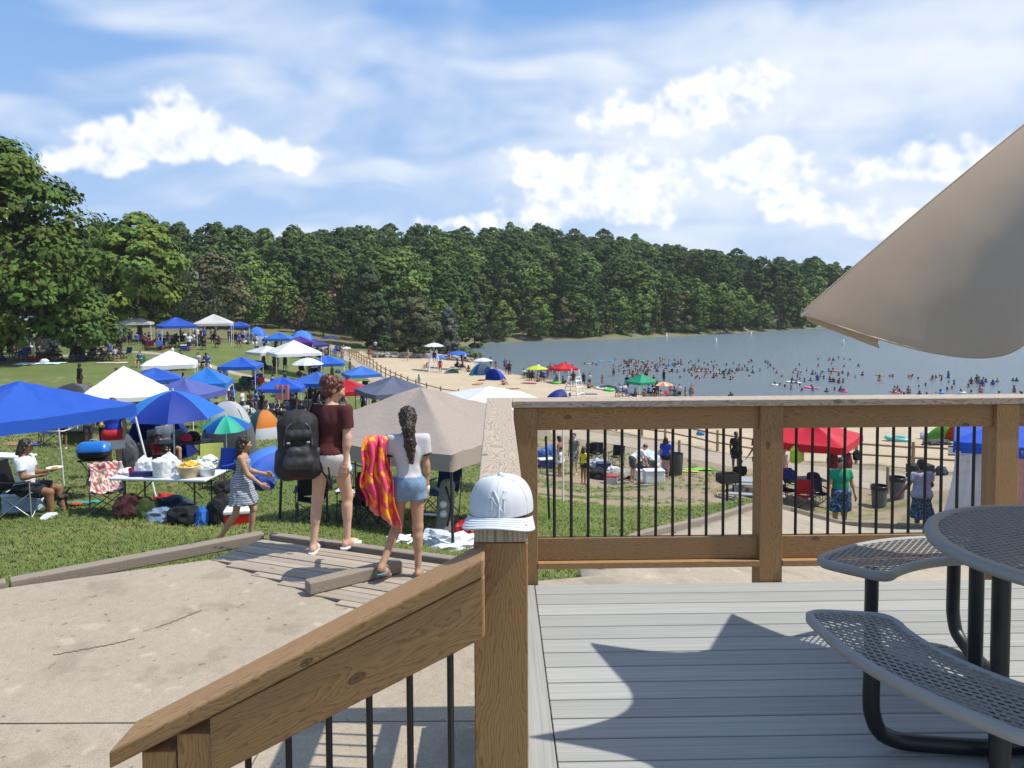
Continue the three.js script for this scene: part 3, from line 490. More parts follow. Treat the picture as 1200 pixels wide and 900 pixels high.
(function wood() {
  const r = rngOf(555), bins = new Float32Array(1500).fill(-9), all = [];
  const front = u => u < 90 ? lerp(104, 112, clamp((u + 200) / 290)) : u < 300 ? lerp(112, 126, (u - 90) / 210) : u < 530 ? lerp(126, 132, (u - 300) / 230) : u < 560 ? lerp(132, 163, (u - 530) / 30) : 0;
  const shore = [[560, 163], [640, 170.5], [700, 175], [780, 185], [850, 197], [920, 213], [985, 232], [1080, 296], [1250, 366], [1400, 420]];
  const line = u => { const f = front(u); if (f) return f; for (let i = 0; i < shore.length - 1; i++) if (u < shore[i + 1][0]) return lerp(shore[i][1], shore[i + 1][1], clamp((u - shore[i][0]) / (shore[i + 1][0] - shore[i][0]))); return 420; };
  for (let row = 0; row < 26; row++) {
    for (let u = -190; u < 1260;) {
      const D = line(u) + 2 + row * 7.2 + rr(-2.5, 2.5, r); u += 5.2 / D * 900 * rr(.75, 1.3, r); const uu = u + rr(-6, 6, r);
      const x = (uu - 600) / 900 * D, y = gy(x, -D); if (y < LAKE + .15) continue;
      let kd = row === 0 ? pick([0, 1, 2, 4, 2, 6, 3, 1], r) : pick([0, 1, 2, 3, 5, 0, 1, 5, 4, 1, 2, 0, 5], r); if (D < 150 && row < 3 && uu < 540) kd = pick([4, 4, 5, 0, 2, 6], r);
      const sc = (row === 0 ? rr(.5, .85, r) : rr(.62, 1.2, r)) * (D < 150 && uu < 540 ? .9 : 1);
      const e = (y + woodKinds[kd][2].H * sc - EYE) / D, half = Math.max(3, woodKinds[kd][2].R * sc / D * 900 * .55); let lo = 9; for (let b = Math.round(uu - half); b <= uu + half; b++) lo = Math.min(lo, bins[clamp(b + 240, 0, 1499)]);
      if (e < lo + .004) continue;
      for (let b = Math.round(uu - half); b <= uu + half; b++) { const k = clamp(b + 240, 0, 1499); bins[k] = Math.max(bins[k], e - .008); }
      const [cr, cg] = [uu > -20 && uu < 1000, 1]; all.push({ uu, D, x, y, kd, sc, turn: r() * 6.28, area: cr ? sc * sc / D / D * (row === 0 ? 2 : 1) * (uu > 985 ? .2 : 1) : 0 });
    }
  }
  all.sort((a, b) => b.area - a.area);
  const rest = woodKinds.map(() => []);
  const protos = {};
  all.forEach((t, i) => {
    if (i < 270) {
      const [n, l, o] = woodKinds[t.kd];
      const g = thing(n, l, 'tree', [t.x, t.y - .15, -t.D], t.turn, 'trees of the wood round the lake'); g.scale.set(t.sc * 1.12, t.sc, t.sc * 1.05);
      part('trunk', woodGeo[t.kd].trunk, t.kd === 6 ? greyBark : barkMat, g); part('crown', woodGeo[t.kd].crown, leafMat, g);
    } else rest[t.kd].push(t);
  });
  const far = new THREE.Group(); far.name = 'distant_wood'; far.userData = { label: 'farther trees of the wood filling the hillside', category: 'wood', kind: 'stuff' }; scene.add(far);
  const m4 = new THREE.Matrix4();
  rest.forEach((list, k) => { if (!list.length) return; for (const [nm, geo, mat] of [['crowns', woodGeo[k].crown, leafMat], ['trunks', woodGeo[k].trunk, barkMat]]) { const im = new THREE.InstancedMesh(geo, mat, list.length); im.name = nm; list.forEach((t, i) => { m4.compose(V(t.x, t.y - .15, -t.D), new THREE.Quaternion().setFromAxisAngle(V(0, 1, 0), t.turn), V(t.sc * 1.12, t.sc, t.sc * 1.05)); im.setMatrixAt(i, m4); }); im.castShadow = im.receiveShadow = true; far.add(im); } });
  console.log('wood trees', all.length);
})();
// bushes and reeds along the far shore
(function shoreBushes() {
  const g = leafMass(crownLeaves({ seed: 211, H: 2.6, base: 0, R: 1.9, clumps: 26, per: 34, size: .22, rgb: [.075, .115, .032], clumpR: .34 }));
  const g2 = leafMass(crownLeaves({ seed: 213, H: 2.2, base: 0, R: 2.3, clumps: 26, per: 34, size: .22, rgb: [.095, .115, .040], clumpR: .34 }));
  const r = rngOf(8); const L = [[560, 161], [640, 168], [700, 172], [780, 182], [850, 194], [920, 210], [985, 228]];
  for (let i = 0; i < 46; i++) { const u = rr(562, 985, r); let D = 0; for (let k = 0; k < L.length - 1; k++) if (u >= L[k][0] && u <= L[k + 1][0]) D = lerp(L[k][1], L[k + 1][1], (u - L[k][0]) / (L[k + 1][0] - L[k][0])); D += rr(1.5, 4, r); const p = S(u, D, -.1); const b = thing('shore_bush', 'low green bush on the far bank at the water edge', 'bush', at3(p), r() * 6, 'bushes along the far bank'); b.scale.setScalar(rr(.5, 1.15, r)); part('foliage', i % 3 ? g : g2, leafMat, b); }
  for (let i = 0; i < 16; i++) { const u = rr(438, 556, r), D = rr(116, 126, r); const b = thing('shrub', 'low shrub on the bank behind the beach wall', 'bush', at3(S(u, D, -.1)), r() * 6, 'shrubs behind the beach wall'); b.scale.setScalar(rr(.4, .9, r)); part('foliage', i % 2 ? g : g2, leafMat, b); }
})();
// rocks on the far bank and the wall behind the beach
(function rocks() {
  const mk = s => { const g = new THREE.IcosahedronGeometry(1, 1), p = g.attributes.position; for (let i = 0; i < p.count; i++) { const x = p.getX(i), y = p.getY(i), z = p.getZ(i), k = .8 + .3 * n3(x * 1.2 + s, y * 1.2, z * 1.2); p.setXYZ(i, x * k, y * k * .65, z * k); } g.computeVertexNormals(); return g; };
  const gs = [1, 5, 9].map(mk), mats = [std(.30, .29, .27, .95), std(.22, .21, .20, .95), std(.38, .36, .32, .95)], r = rngOf(61);
  for (let i = 0; i < 42; i++) { const u = rr(845, 990, r), D = 193 + (u - 845) / 145 * 36 + rr(0, 3.5, r); const p = S(u, D); if (p.y < LAKE - .3) p.y = LAKE; const m = solo('bank_rock', gs[i % 3], mats[i % 3], 'grey rock lying on the far bank', 'rock', at3(p), r() * 6, 'rocks on the far bank'); m.scale.setScalar(rr(.35, 1.0, r)); }
  const w = thing('stone_wall', 'low grey stone wall at the back of the beach', 'wall', [0, 0, 0]);
  for (let i = 0; i < 62; i++) { const t = i / 61, p = S(lerp(438, 552, t), lerp(108, 112, t) + rr(-.4, .4, r)); const m = part('stone', gs[i % 3], mats[i % 3], w); m.position.set(p.x, p.y + .18 + (i % 2) * .3, p.z); m.scale.set(rr(.35, .5, r), rr(.4, .55, r), .4); m.rotation.y = r() * 6; }
  const bm = thing('beach_border_beam', 'long dark timber beam behind the stone wall', 'timber', [0, 0, 0]); const a = S(432, 113), b = S(556, 117); part('beam', bar(V(a.x, a.y + .75, a.z), V(b.x, b.y + .9, b.z), .13, 6), barkMat, bm); for (let k = 0; k < 8; k++) { const p = a.clone().lerp(b, k / 7); part('post', bar(V(p.x, p.y - .2, p.z), V(p.x, p.y + .9, p.z), .1, 6), barkMat, bm); }
})();
// mown grass close to the yard
(function grass() {
  const r = rngOf(404), blades = [];
  for (let k = 0; k < 7; k++) { const a = r() * 6.28, x = (r() - .5) * .05, z = (r() - .5) * .05, h = .035 + r() * .045, l = .01 + r() * .045, w = .0035; const dx = Math.cos(a), dz = Math.sin(a), px = -dz * w, pz = dx * w; const m = [x + dx * l * .35, h * .62, z + dz * l * .35], t = [x + dx * l, h, z + dz * l]; const A = [x - px, 0, z - pz], B = [x + px, 0, z + pz], C = [m[0] - px * .8, m[1], m[2] - pz * .8], E = [m[0] + px * .8, m[1], m[2] + pz * .8]; blades.push(...A, ...B, ...E, ...A, ...E, ...C, ...C, ...E, ...t); }
  const g = new THREE.BufferGeometry(); g.setAttribute('position', new THREE.Float32BufferAttribute(blades, 3)); const nn = []; for (let i = 0; i < blades.length / 3; i++) nn.push((r() - .5) * .5, .9, (r() - .5) * .5); g.setAttribute('normal', new THREE.Float32BufferAttribute(nn, 3));
  const mats = [], cols = [], m4 = new THREE.Matrix4(), q = new THREE.Quaternion(), up = V(0, 1, 0);
  const zones = [[-10, 1.2, 6.2, 11, 330, 1], [-13, 2.4, 11, 16, 190, 1.15], [-18, 6, 16, 25, 75, 1.6], [-28, 9, 25, 40, 20, 2.5], [.3, 6.5, 8.4, 16, 150, 1.1]];
  for (const [x0, x1, d0, d1, dens, sc] of zones) { const n = Math.round((x1 - x0) * (d1 - d0) * dens);
    for (let i = 0; i < n; i++) {
      const x = rr(x0, x1, r), D = rr(d0, d1, r); if (Math.abs(x / D) > .74) continue; const nf = fbm2(x * 1.7, D * 1.7, 3), n = fbm2(x * .22, D * .22, 4);
      if (D < 9 && (x < -2.53 ? D < 7.84 + (x + 2.53) * .726 + .1 : D < 7.87 - (x + 2.53) * .392 + .05)) continue;
      if (WALK && inPoly(x, D, WALK)) continue; if (dirtAt(x, D, n, nf) > .2 + r() * .6) continue; if (inPoly(x, D, SAND)) continue;
      q.setFromAxisAngle(up, r() * 6.28); const s = sc * rr(.7, 1.25, r) * (1 + .25 * n); m4.compose(V(x, gy(x, -D) - .004, -D), q, V(s * 1.1, s * rr(.7, 1.15, r) * (sc > 1.3 ? .7 : .9), s * 1.1)); mats.push(m4.clone());
      const dry = clamp(.25 + nf * .35 + n * .35 + (r() - .5) * .5), k = .75 + r() * .5; cols.push([lerp(.125, .235, dry) * k, lerp(.185, .225, dry) * k, lerp(.030, .075, dry) * k]);
    } }
  const im = new THREE.InstancedMesh(g, std(1, 1, 1, .8), mats.length); const c = new THREE.Color(); mats.forEach((m, i) => { im.setMatrixAt(i, m); im.setColorAt(i, c.setRGB(...cols[i])); });
  im.name = 'grass'; im.castShadow = im.receiveShadow = true; im.userData = { label: 'short mown grass of the picnic lawn', category: 'grass', kind: 'stuff' }; scene.add(im); console.log('tufts', mats.length);
})();
// ---------------------------------------------------------------- picnic table, umbrella, the cap on the post
const coatGrey = std(.29, .275, .25, .55);
const coatGreyMesh = std(.23, .22, .20, .55);
function hatch(poly, ang, gap, w, t, y) {   // bars of expanded metal clipped to an outline in [x, z]
  const gs = [], c = Math.cos(ang), s = Math.sin(ang), pr = poly.map(([x, z]) => [x * c + z * s, -x * s + z * c]); let lo = 1e9, hi = -1e9; for (const p of pr) { lo = Math.min(lo, p[1]); hi = Math.max(hi, p[1]); }
  for (let k = lo + gap * .5; k < hi; k += gap) {
    const xs = []; for (let i = 0, j = pr.length - 1; i < pr.length; j = i++) { const [ax, ay] = pr[j], [bx, by] = pr[i]; if ((ay > k) !== (by > k)) xs.push(ax + (k - ay) / (by - ay) * (bx - ax)); } xs.sort((a, b) => a - b);
    for (let i = 0; i + 1 < xs.length; i += 2) { const a = xs[i], b = xs[i + 1], m = (a + b) / 2; if (b - a < .01) continue; gs.push(box(b - a, t, w, m * c - k * s, y, m * s + k * c, 0, -ang, 0)); }
  }
  return gs;
}
(function picnicTable() {
  const C = [2.08, -2.72], t = thing('picnic_table', 'round grey expanded metal picnic table with four curved seats', 'table', [C[0], 0, C[1]], 0);
  const ring = (pts, r, n) => new THREE.TubeGeometry(new THREE.CatmullRomCurve3(pts, true, 'catmullrom', .35), n, r, 8, true);
  const outline = []; for (let i = 0; i < 60; i++) { const a = i / 60 * 6.2832; outline.push([Math.cos(a) * .505, Math.sin(a) * .505]); }
  const rim = lathe([[.485, .70], [.515, .70], [.530, .708], [.536, .722], [.530, .737], [.518, .742], [.485, .742], [.485, .70]], 72);
  const top = part('table_top', rim, coatGrey, t);
  const g1 = part('top_grille', merge([...hatch(outline, .52 + .2, .0235, .0064, .004, .735), ...hatch(outline, -.52 + .2, .0235, .0064, .004, .7365)]), coatGreyMesh, top);
  part('hub', lathe([[.022, .69], [.06, .69], [.06, .75], [.022, .75], [.022, .69]], 24), coatGrey, t);
  // angles: measured from +x towards the far side (-z)
  const polar = (r, a, y = 0) => V(Math.cos(a) * r, y, -Math.sin(a) * r);
  for (let k = 0; k < 4; k++) {
    const mid = (110 + 90 * k) * Math.PI / 180, half = 27 * Math.PI / 180, ri = .69, ro = .985;
    const pl = []; const corner = .055;
    for (let i = 0; i <= 16; i++) pl.push([ro, mid - half + 2 * half * i / 16]); for (let i = 0; i <= 16; i++) pl.push([ri, mid + half * .98 - 2 * half * .98 * i / 16]);
    const pts = pl.map(([r, a]) => polar(r, a, .445));
    // round the four corners
    const cv = new THREE.CatmullRomCurve3(pts, true, 'catmullrom', .5), n = 120, P2 = []; for (let i = 0; i < n; i++) P2.push(cv.getPointAt(i / n)); const sm = P2.map((p, i) => { const o = V(0, 0, 0); for (let d = -4; d <= 4; d++) o.add(P2[(i + d + n) % n]); return o.multiplyScalar(1 / 9); });
    const prof = (dy, off) => sm.map((p, i) => { const a = sm[(i + 1) % n], b = sm[(i - 1 + n) % n], d = a.clone().sub(b).normalize(); return V(p.x + d.z * off, p.y + dy, p.z - d.x * off); });
    const ringsP = [[-.024, 0], [-.024, .012], [-.012, .022], [.008, .022], [.017, .012], [.017, 0], [.010, -.012], [-.010, -.012], [-.024, 0]].map(([dy, off]) => prof(dy, off));
    const seat = part('seat', grid(n, ringsP.length - 1, (u, v) => { const p = ringsP[Math.round(v * (ringsP.length - 1))][Math.round(u * n) % n]; return [p.x, p.y, p.z]; }), coatGrey, t);
    const poly = sm.map(p => [p.x, p.z]), ga = mid + Math.PI / 2;
    part('seat_grille', merge([...hatch(poly, -ga + .52, .0235, .0064, .004, .455), ...hatch(poly, -ga - .52, .0235, .0064, .004, .4565)]), coatGreyMesh, seat);
    for (const s of [-1, 1]) {
      const a = mid + s * half * .66, up = mid + s * .10, r1 = .80, r2 = .47;
      const A = polar(r1, a, .43), B = polar(r1, a, .16), F = polar(r1 - .03, a, .075), G = polar(r1 - .12, a, .035), Hh = polar(.42, (a + up) / 2, .033);
      part('frame_tube', tube([A, polar(r1, a, .3), B, F, G, Hh, polar(.16, up, .033)], .029, 40, 10), M.black, t);
    }
    part('upright', bar(polar(.45, mid, .03), polar(.45, mid, .705), .029, 12), M.black, t);
    part('top_arm', bar(polar(.05, mid, .69), polar(.48, mid, .69), .016, 8), M.black, t);
  }
})();
(function tableUmbrella() {
  const t = thing('table_umbrella', 'tan fabric table umbrella half folded over the picnic table', 'umbrella', [2.10, 0, -2.72], 0);
  const pole = part('pole', bar([0, .01, 0], [0, 2.52, 0], .019, 12), M.steel, t); part('finial', lathe([[0, 2.62], [.02, 2.6], [.028, 2.57], [.02, 2.53], [.0, 2.52]], 12), M.steel, t); part('base', lathe([[0, 0], [.22, 0], [.22, .03], [.05, .07], [.03, .16], [0, .16]], 24), M.black, t);
  const weave = texture(256, 256, (u, v, i, j) => { const k = .95 + .04 * ((i + j) % 2) + .015 * tile2(u, v, 12, 3); return [k, k, k]; }); weave.repeat.set(3, 3);
  const fab = new THREE.MeshPhysicalMaterial({ map: weave, roughness: .85, side: THREE.DoubleSide, transmission: .16, thickness: 0 }); fab.color.setRGB(.60, .435, .295);
  const R = 1.08, a0 = 180.5 * Math.PI / 180, apex = 2.47, rimY = 1.575;
  const ribP = (a, s) => V(Math.cos(a) * R * s, apex - (apex - rimY) * (s * .93 + .07 * s * s), -Math.sin(a) * R * s);
  for (let k = 0; k < 8; k++) {
    const a = a0 + k * Math.PI / 4, b = a + Math.PI / 4, r = rngOf(k + 3), w = rr(.85, 1.15, r);
    const g = grid(24, 30, (u, s) => { const p = ribP(a, s), q = ribP(b, s), o = p.lerp(q, u), bow = 4 * u * (1 - u), k2 = Math.pow(bow, 1.1) * s * s * w; const m = (a + b) / 2; o.x -= Math.cos(m) * .27 * k2; o.z += Math.sin(m) * .27 * k2; o.y -= .125 * k2 + .001 * n3(o.x * 5 + k, o.y * 5, o.z * 5) * s; const wr = .002 * n3(o.x * 9, o.y * 4 + k, o.z * 9) * s + .004 * Math.sin(u * 40 + n3(u * 3, s * 3, k) * 4) * sstep(.75, 1, s) * bow; o.x += Math.cos(m) * wr; o.z -= Math.sin(m) * wr; return [o.x, o.y, o.z]; });
    const pn = part('canopy_panel', thick(g, .0025), fab, t);
    // a loose strip of the hem hangs below the edge beside the first rib
    if (k === 0) { const pp = g.attributes.position, E = i => V(pp.getX(30 * 25 + i), pp.getY(30 * 25 + i), pp.getZ(30 * 25 + i)), m = (a + b) / 2; const h = grid(9, 3, (u, s2) => { const f = u * 4.6, i = Math.min(5, Math.floor(f)), e = E(i).lerp(E(i + 1), f - i); return [e.x - Math.cos(m) * (.012 + .02 * s2), e.y + .006 - s2 * (.030 + .014 * u), e.z + Math.sin(m) * (.012 + .02 * s2)]; }); part('hem', thick(h, .003), fab, pn); }
    part('seam', tube([.03, .3, .6, .85, .99].map(q => ribP(a, q).add(V(0, .003, 0))), .0035, 24, 5), fab, pn);
    { const pp = g.attributes.position, e = []; for (let i = 0; i <= 24; i += 2) e.push(V(pp.getX(750 + i), pp.getY(750 + i), pp.getZ(750 + i))); part('hem_cord', tube(e, .0035, 36, 5), fab, pn); }
    part('rib', bar(ribP(a, .02).add(V(0, -.02, 0)), ribP(a, 1).add(V(0, -.008, 0)), .006, 6), M.steel, t);
    part('strut', bar(V(0, 1.62, 0), ribP(a, .5).add(V(0, -.02, 0)), .005, 6), M.steel, t);
  }
  part('slider', lathe([[.02, 1.56], [.035, 1.56], [.035, 1.68], [.02, 1.68]], 16), M.black, t);
})();
(function baseballCap() {
  const wm = std(.52, .54, .565, .9), p = DK(.008, 2.085, 1.049);
  const c = thing('baseball_cap', 'white baseball cap with raised interlocking letters resting on the railing post', 'cap', p, EPS - .12);
  // front looks at +z
  const dome = (a, t) => { const e = t * Math.PI / 2, k = Math.pow(Math.cos(e), .72), seam = .0014 * Math.pow(Math.abs(Math.cos(a * 3)), 40); const dent = -.010 * Math.exp(-Math.pow((a - 2.4) / .5, 2)) * Math.sin(e * 2); const rx = .088 + dent - seam, rz = .098 + dent - seam, lean = .012 * t; let y = .094 * Math.pow(Math.sin(e), .82); y += .0025 * Math.sin(a * 2 + 4 * t); return V(Math.cos(a) * rx * k, y + .012, Math.sin(a) * rz * k + lean); };
  const crown = part('crown', grid(72, 26, (u, t) => dome(u * 2 * Math.PI, t).toArray()), wm, c);
  part('button', place(new THREE.SphereGeometry(.009, 12, 8), 0, .108, .012), wm, crown);
  for (let k = 0; k < 6; k++) part('seam', tube([0, .25, .5, .75, .97].map(t => dome(k * Math.PI / 3 + Math.PI / 6, t).multiplyScalar(1.004)), .0012, 16, 5), wm, crown);
  const brim = grid(36, 10, (u, s) => { const a = Math.PI / 2 + (u - .5) * 2.75, e = Math.pow(Math.cos((u - .5) * 2.75 * .55), .8), r0 = 1, x0 = Math.cos(a) * .089, z0 = Math.sin(a) * .099, L = .068 * e * s; const x = x0 * (1 + .13 * s) , z = z0 + L; return [x, .016 - .30 * x * x / .1 * (.6 + .4 * s) - .006 * s, z]; });
  part('brim', thick(brim, .004), wm, c); for (let k = 1; k < 5; k++) { const pts = []; for (let i = 2; i <= 34; i += 4) { const q = brim.attributes.position, ix = Math.round(k * 2) * 37 + i; pts.push(V(q.getX(ix), q.getY(ix) + .001, q.getZ(ix))); } part('stitching', tube(pts, .0007, 30, 4), wm, c); }
  // raised letters, N and Y laced through each other
  const on = (x, y) => { const a = Math.PI / 2 - x / .095; let lo = 0, hi = 1; for (let i = 0; i < 24; i++) { const m = (lo + hi) / 2; dome(a, m).y < y ? lo = m : hi = m; } return dome(a, lo).multiplyScalar(1.006); };
  const stroke = (pts, r = .0026) => tube(pts.map(q => on(q[0], q[1])), r, 20, 6);
  const ox = .006, oy = .018, K = (x, y) => [ox + x * 1.15, oy + y * 1.0];
  part('letter_n', merge([stroke([K(-.020, .012), K(-.019, .028), K(-.020, .046)]), stroke([K(-.022, .049), K(-.006, .030), K(.012, .011)], .003), stroke([K(.013, .010), K(.012, .028), K(.014, .045)]), stroke([K(-.026, .046), K(-.018, .049)]), stroke([K(-.025, .012), K(-.015, .011)]), stroke([K(.008, .046), K(.019, .046)])]), wm, c);
  part('letter_y', merge([stroke([K(-.016, .062), K(-.006, .048), K(.000, .034)], .0038), stroke([K(.018, .062), K(.008, .048), K(.000, .034)], .0038), stroke([K(.000, .034), K(.000, .016), K(-.001, .000)], .0038), stroke([K(-.021, .062), K(-.011, .063)]), stroke([K(.013, .063), K(.023, .062)]), stroke([K(-.007, .000), K(.005, .000)])]), wm, c);
})();
// ---------------------------------------------------------------- people: a field of tapered bones, meshed as one skin
function fieldMesh(prims, cell, o = {}) {
  const lo = V(1e9, 1e9, 1e9), hi = V(-1e9, -1e9, -1e9), pad = cell * 2.5 + (o.grow || 0);
  for (const p of prims) { if (p.e) { const m = Math.max(p.e.x, p.e.y, p.e.z); p.lo = V(p.c.x - m, p.c.y - m, p.c.z - m); p.hi = V(p.c.x + m, p.c.y + m, p.c.z + m); } else { const m = Math.max(p.ra, p.rb); p.lo = V(Math.min(p.a.x, p.b.x) - m, Math.min(p.a.y, p.b.y) - m, Math.min(p.a.z, p.b.z) - m); p.hi = V(Math.max(p.a.x, p.b.x) + m, Math.max(p.a.y, p.b.y) + m, Math.max(p.a.z, p.b.z) + m); } lo.min(p.lo); hi.max(p.hi); }
  lo.subScalar(pad); hi.addScalar(pad);
  const nx = Math.ceil((hi.x - lo.x) / cell) + 1, ny = Math.ceil((hi.y - lo.y) / cell) + 1, nz = Math.ceil((hi.z - lo.z) / cell) + 1, F = new Float32Array(nx * ny * nz).fill(.3);
  const q = V();
  for (const p of prims) {
    const k = p.k === undefined ? (o.k || .03) : p.k, R = Math.max(.09, k * 2, cell * 3);
    const i0 = Math.max(0, Math.floor((p.lo.x - R - lo.x) / cell)), i1 = Math.min(nx - 1, Math.ceil((p.hi.x + R - lo.x) / cell)), j0 = Math.max(0, Math.floor((p.lo.y - R - lo.y) / cell)), j1 = Math.min(ny - 1, Math.ceil((p.hi.y + R - lo.y) / cell)), k0 = Math.max(0, Math.floor((p.lo.z - R - lo.z) / cell)), k1 = Math.min(nz - 1, Math.ceil((p.hi.z + R - lo.z) / cell));
    let ax, ay, az, bx, by, bz, L2, inv; if (!p.e) { ax = p.a.x; ay = p.a.y; az = p.a.z; bx = p.b.x - ax; by = p.b.y - ay; bz = p.b.z - az; L2 = bx * bx + by * by + bz * bz || 1e-9; inv = 1 / Math.sqrt(L2); }
    const qi = p.q ? p.q.clone().invert() : null;
    for (let z = k0; z <= k1; z++) for (let y = j0; y <= j1; y++) for (let x = i0; x <= i1; x++) {
      const X = lo.x + x * cell, Y = lo.y + y * cell, Z = lo.z + z * cell; let d;
      if (p.e) { q.set(X - p.c.x, Y - p.c.y, Z - p.c.z); if (qi) q.applyQuaternion(qi); const a = q.x / p.e.x, b = q.y / p.e.y, c = q.z / p.e.z, K0 = Math.sqrt(a * a + b * b + c * c), a2 = a / p.e.x, b2 = b / p.e.y, c2 = c / p.e.z, K1 = Math.sqrt(a2 * a2 + b2 * b2 + c2 * c2); d = K1 > 1e-6 ? K0 * (K0 - 1) / K1 : -Math.min(p.e.x, p.e.y, p.e.z); }
      else { const px = X - ax, py = Y - ay, pz = Z - az, t0 = (px * bx + py * by + pz * bz) / L2, t = t0 < 0 ? 0 : t0 > 1 ? 1 : t0, dx = px - bx * t, dy = py - by * t, dz = pz - bz * t; d = Math.sqrt(dx * dx + dy * dy + dz * dz) - (p.ra + (p.rb - p.ra) * t); if (p.flat) d = Math.max(d, (t0 - 1) / inv); if (p.flatA) d = Math.max(d, -t0 / inv); }
      const ix = (z * ny + y) * nx + x, f = F[ix]; if (k > 0) { const h = Math.max(k - Math.abs(f - d), 0) / k; F[ix] = Math.min(f, d) - h * h * k * .25; } else F[ix] = Math.min(f, d);
    }
  }
  if (o.clip || o.disp) for (let z = 0, ix = 0; z < nz; z++) for (let y = 0; y < ny; y++) for (let x = 0; x < nx; x++, ix++) { if (F[ix] > .12) continue; const X = lo.x + x * cell, Y = lo.y + y * cell, Z = lo.z + z * cell; let f = F[ix]; if (o.disp) f += o.disp(X, Y, Z); if (o.clip) f = Math.max(f, o.clip(X, Y, Z)); F[ix] = f; }
  // surface nets
  const id = new Int32Array(nx * ny * nz).fill(-1), pos = [], idx = [], off = [0, 1, nx, nx + 1, nx * ny, nx * ny + 1, nx * ny + nx, nx * ny + nx + 1], E = [[0, 1], [2, 3], [4, 5], [6, 7], [0, 2], [1, 3], [4, 6], [5, 7], [0, 4], [1, 5], [2, 6], [3, 7]];
  for (let z = 0; z < nz - 1; z++) for (let y = 0; y < ny - 1; y++) for (let x = 0; x < nx - 1; x++) {
    const b = (z * ny + y) * nx + x; let m = 0; for (let c = 0; c < 8; c++) if (F[b + off[c]] < 0) m |= 1 << c; if (m === 0 || m === 255) continue;
    let sx = 0, sy = 0, sz = 0, n = 0; for (const [e0, e1] of E) { const s0 = (m >> e0) & 1, s1 = (m >> e1) & 1; if (s0 === s1) continue; const f0 = F[b + off[e0]], f1 = F[b + off[e1]], t = f0 / (f0 - f1); sx += (e0 & 1) + ((e1 & 1) - (e0 & 1)) * t; sy += ((e0 >> 1) & 1) + (((e1 >> 1) & 1) - ((e0 >> 1) & 1)) * t; sz += (e0 >> 2) + ((e1 >> 2) - (e0 >> 2)) * t; n++; }
    id[b] = pos.length / 3; pos.push(lo.x + (x + sx / n) * cell, lo.y + (y + sy / n) * cell, lo.z + (z + sz / n) * cell);
  }
  const quad = (a, b, c, d, flip) => { if (a < 0 || b < 0 || c < 0 || d < 0) return; flip ? idx.push(a, c, b, a, d, c) : idx.push(a, b, c, a, c, d); };
  for (let z = 1; z < nz - 1; z++) for (let y = 1; y < ny - 1; y++) for (let x = 1; x < nx - 1; x++) {
    const b = (z * ny + y) * nx + x, s = F[b] < 0;
    if (s !== F[b + 1] < 0) quad(id[b], id[b - nx], id[b - nx - nx * ny], id[b - nx * ny], !s);
    if (s !== F[b + nx] < 0) quad(id[b], id[b - nx * ny], id[b - 1 - nx * ny], id[b - 1], !s);
    if (s !== F[b + nx * ny] < 0) quad(id[b], id[b - 1], id[b - 1 - nx], id[b - nx], !s);
  }
  const g = new THREE.BufferGeometry(); g.setAttribute('position', new THREE.Float32BufferAttribute(pos, 3)); g.setIndex(idx); g.computeVertexNormals();
  g.setAttribute('uv', new THREE.Float32BufferAttribute(new Float32Array(pos.length / 3 * 2), 2)); return g;
}
const cap = (a, b, ra, rb, x = {}) => ({ a, b, ra, rb, ...x });
const ell = (c, e, x = {}) => ({ c, e, ...x });
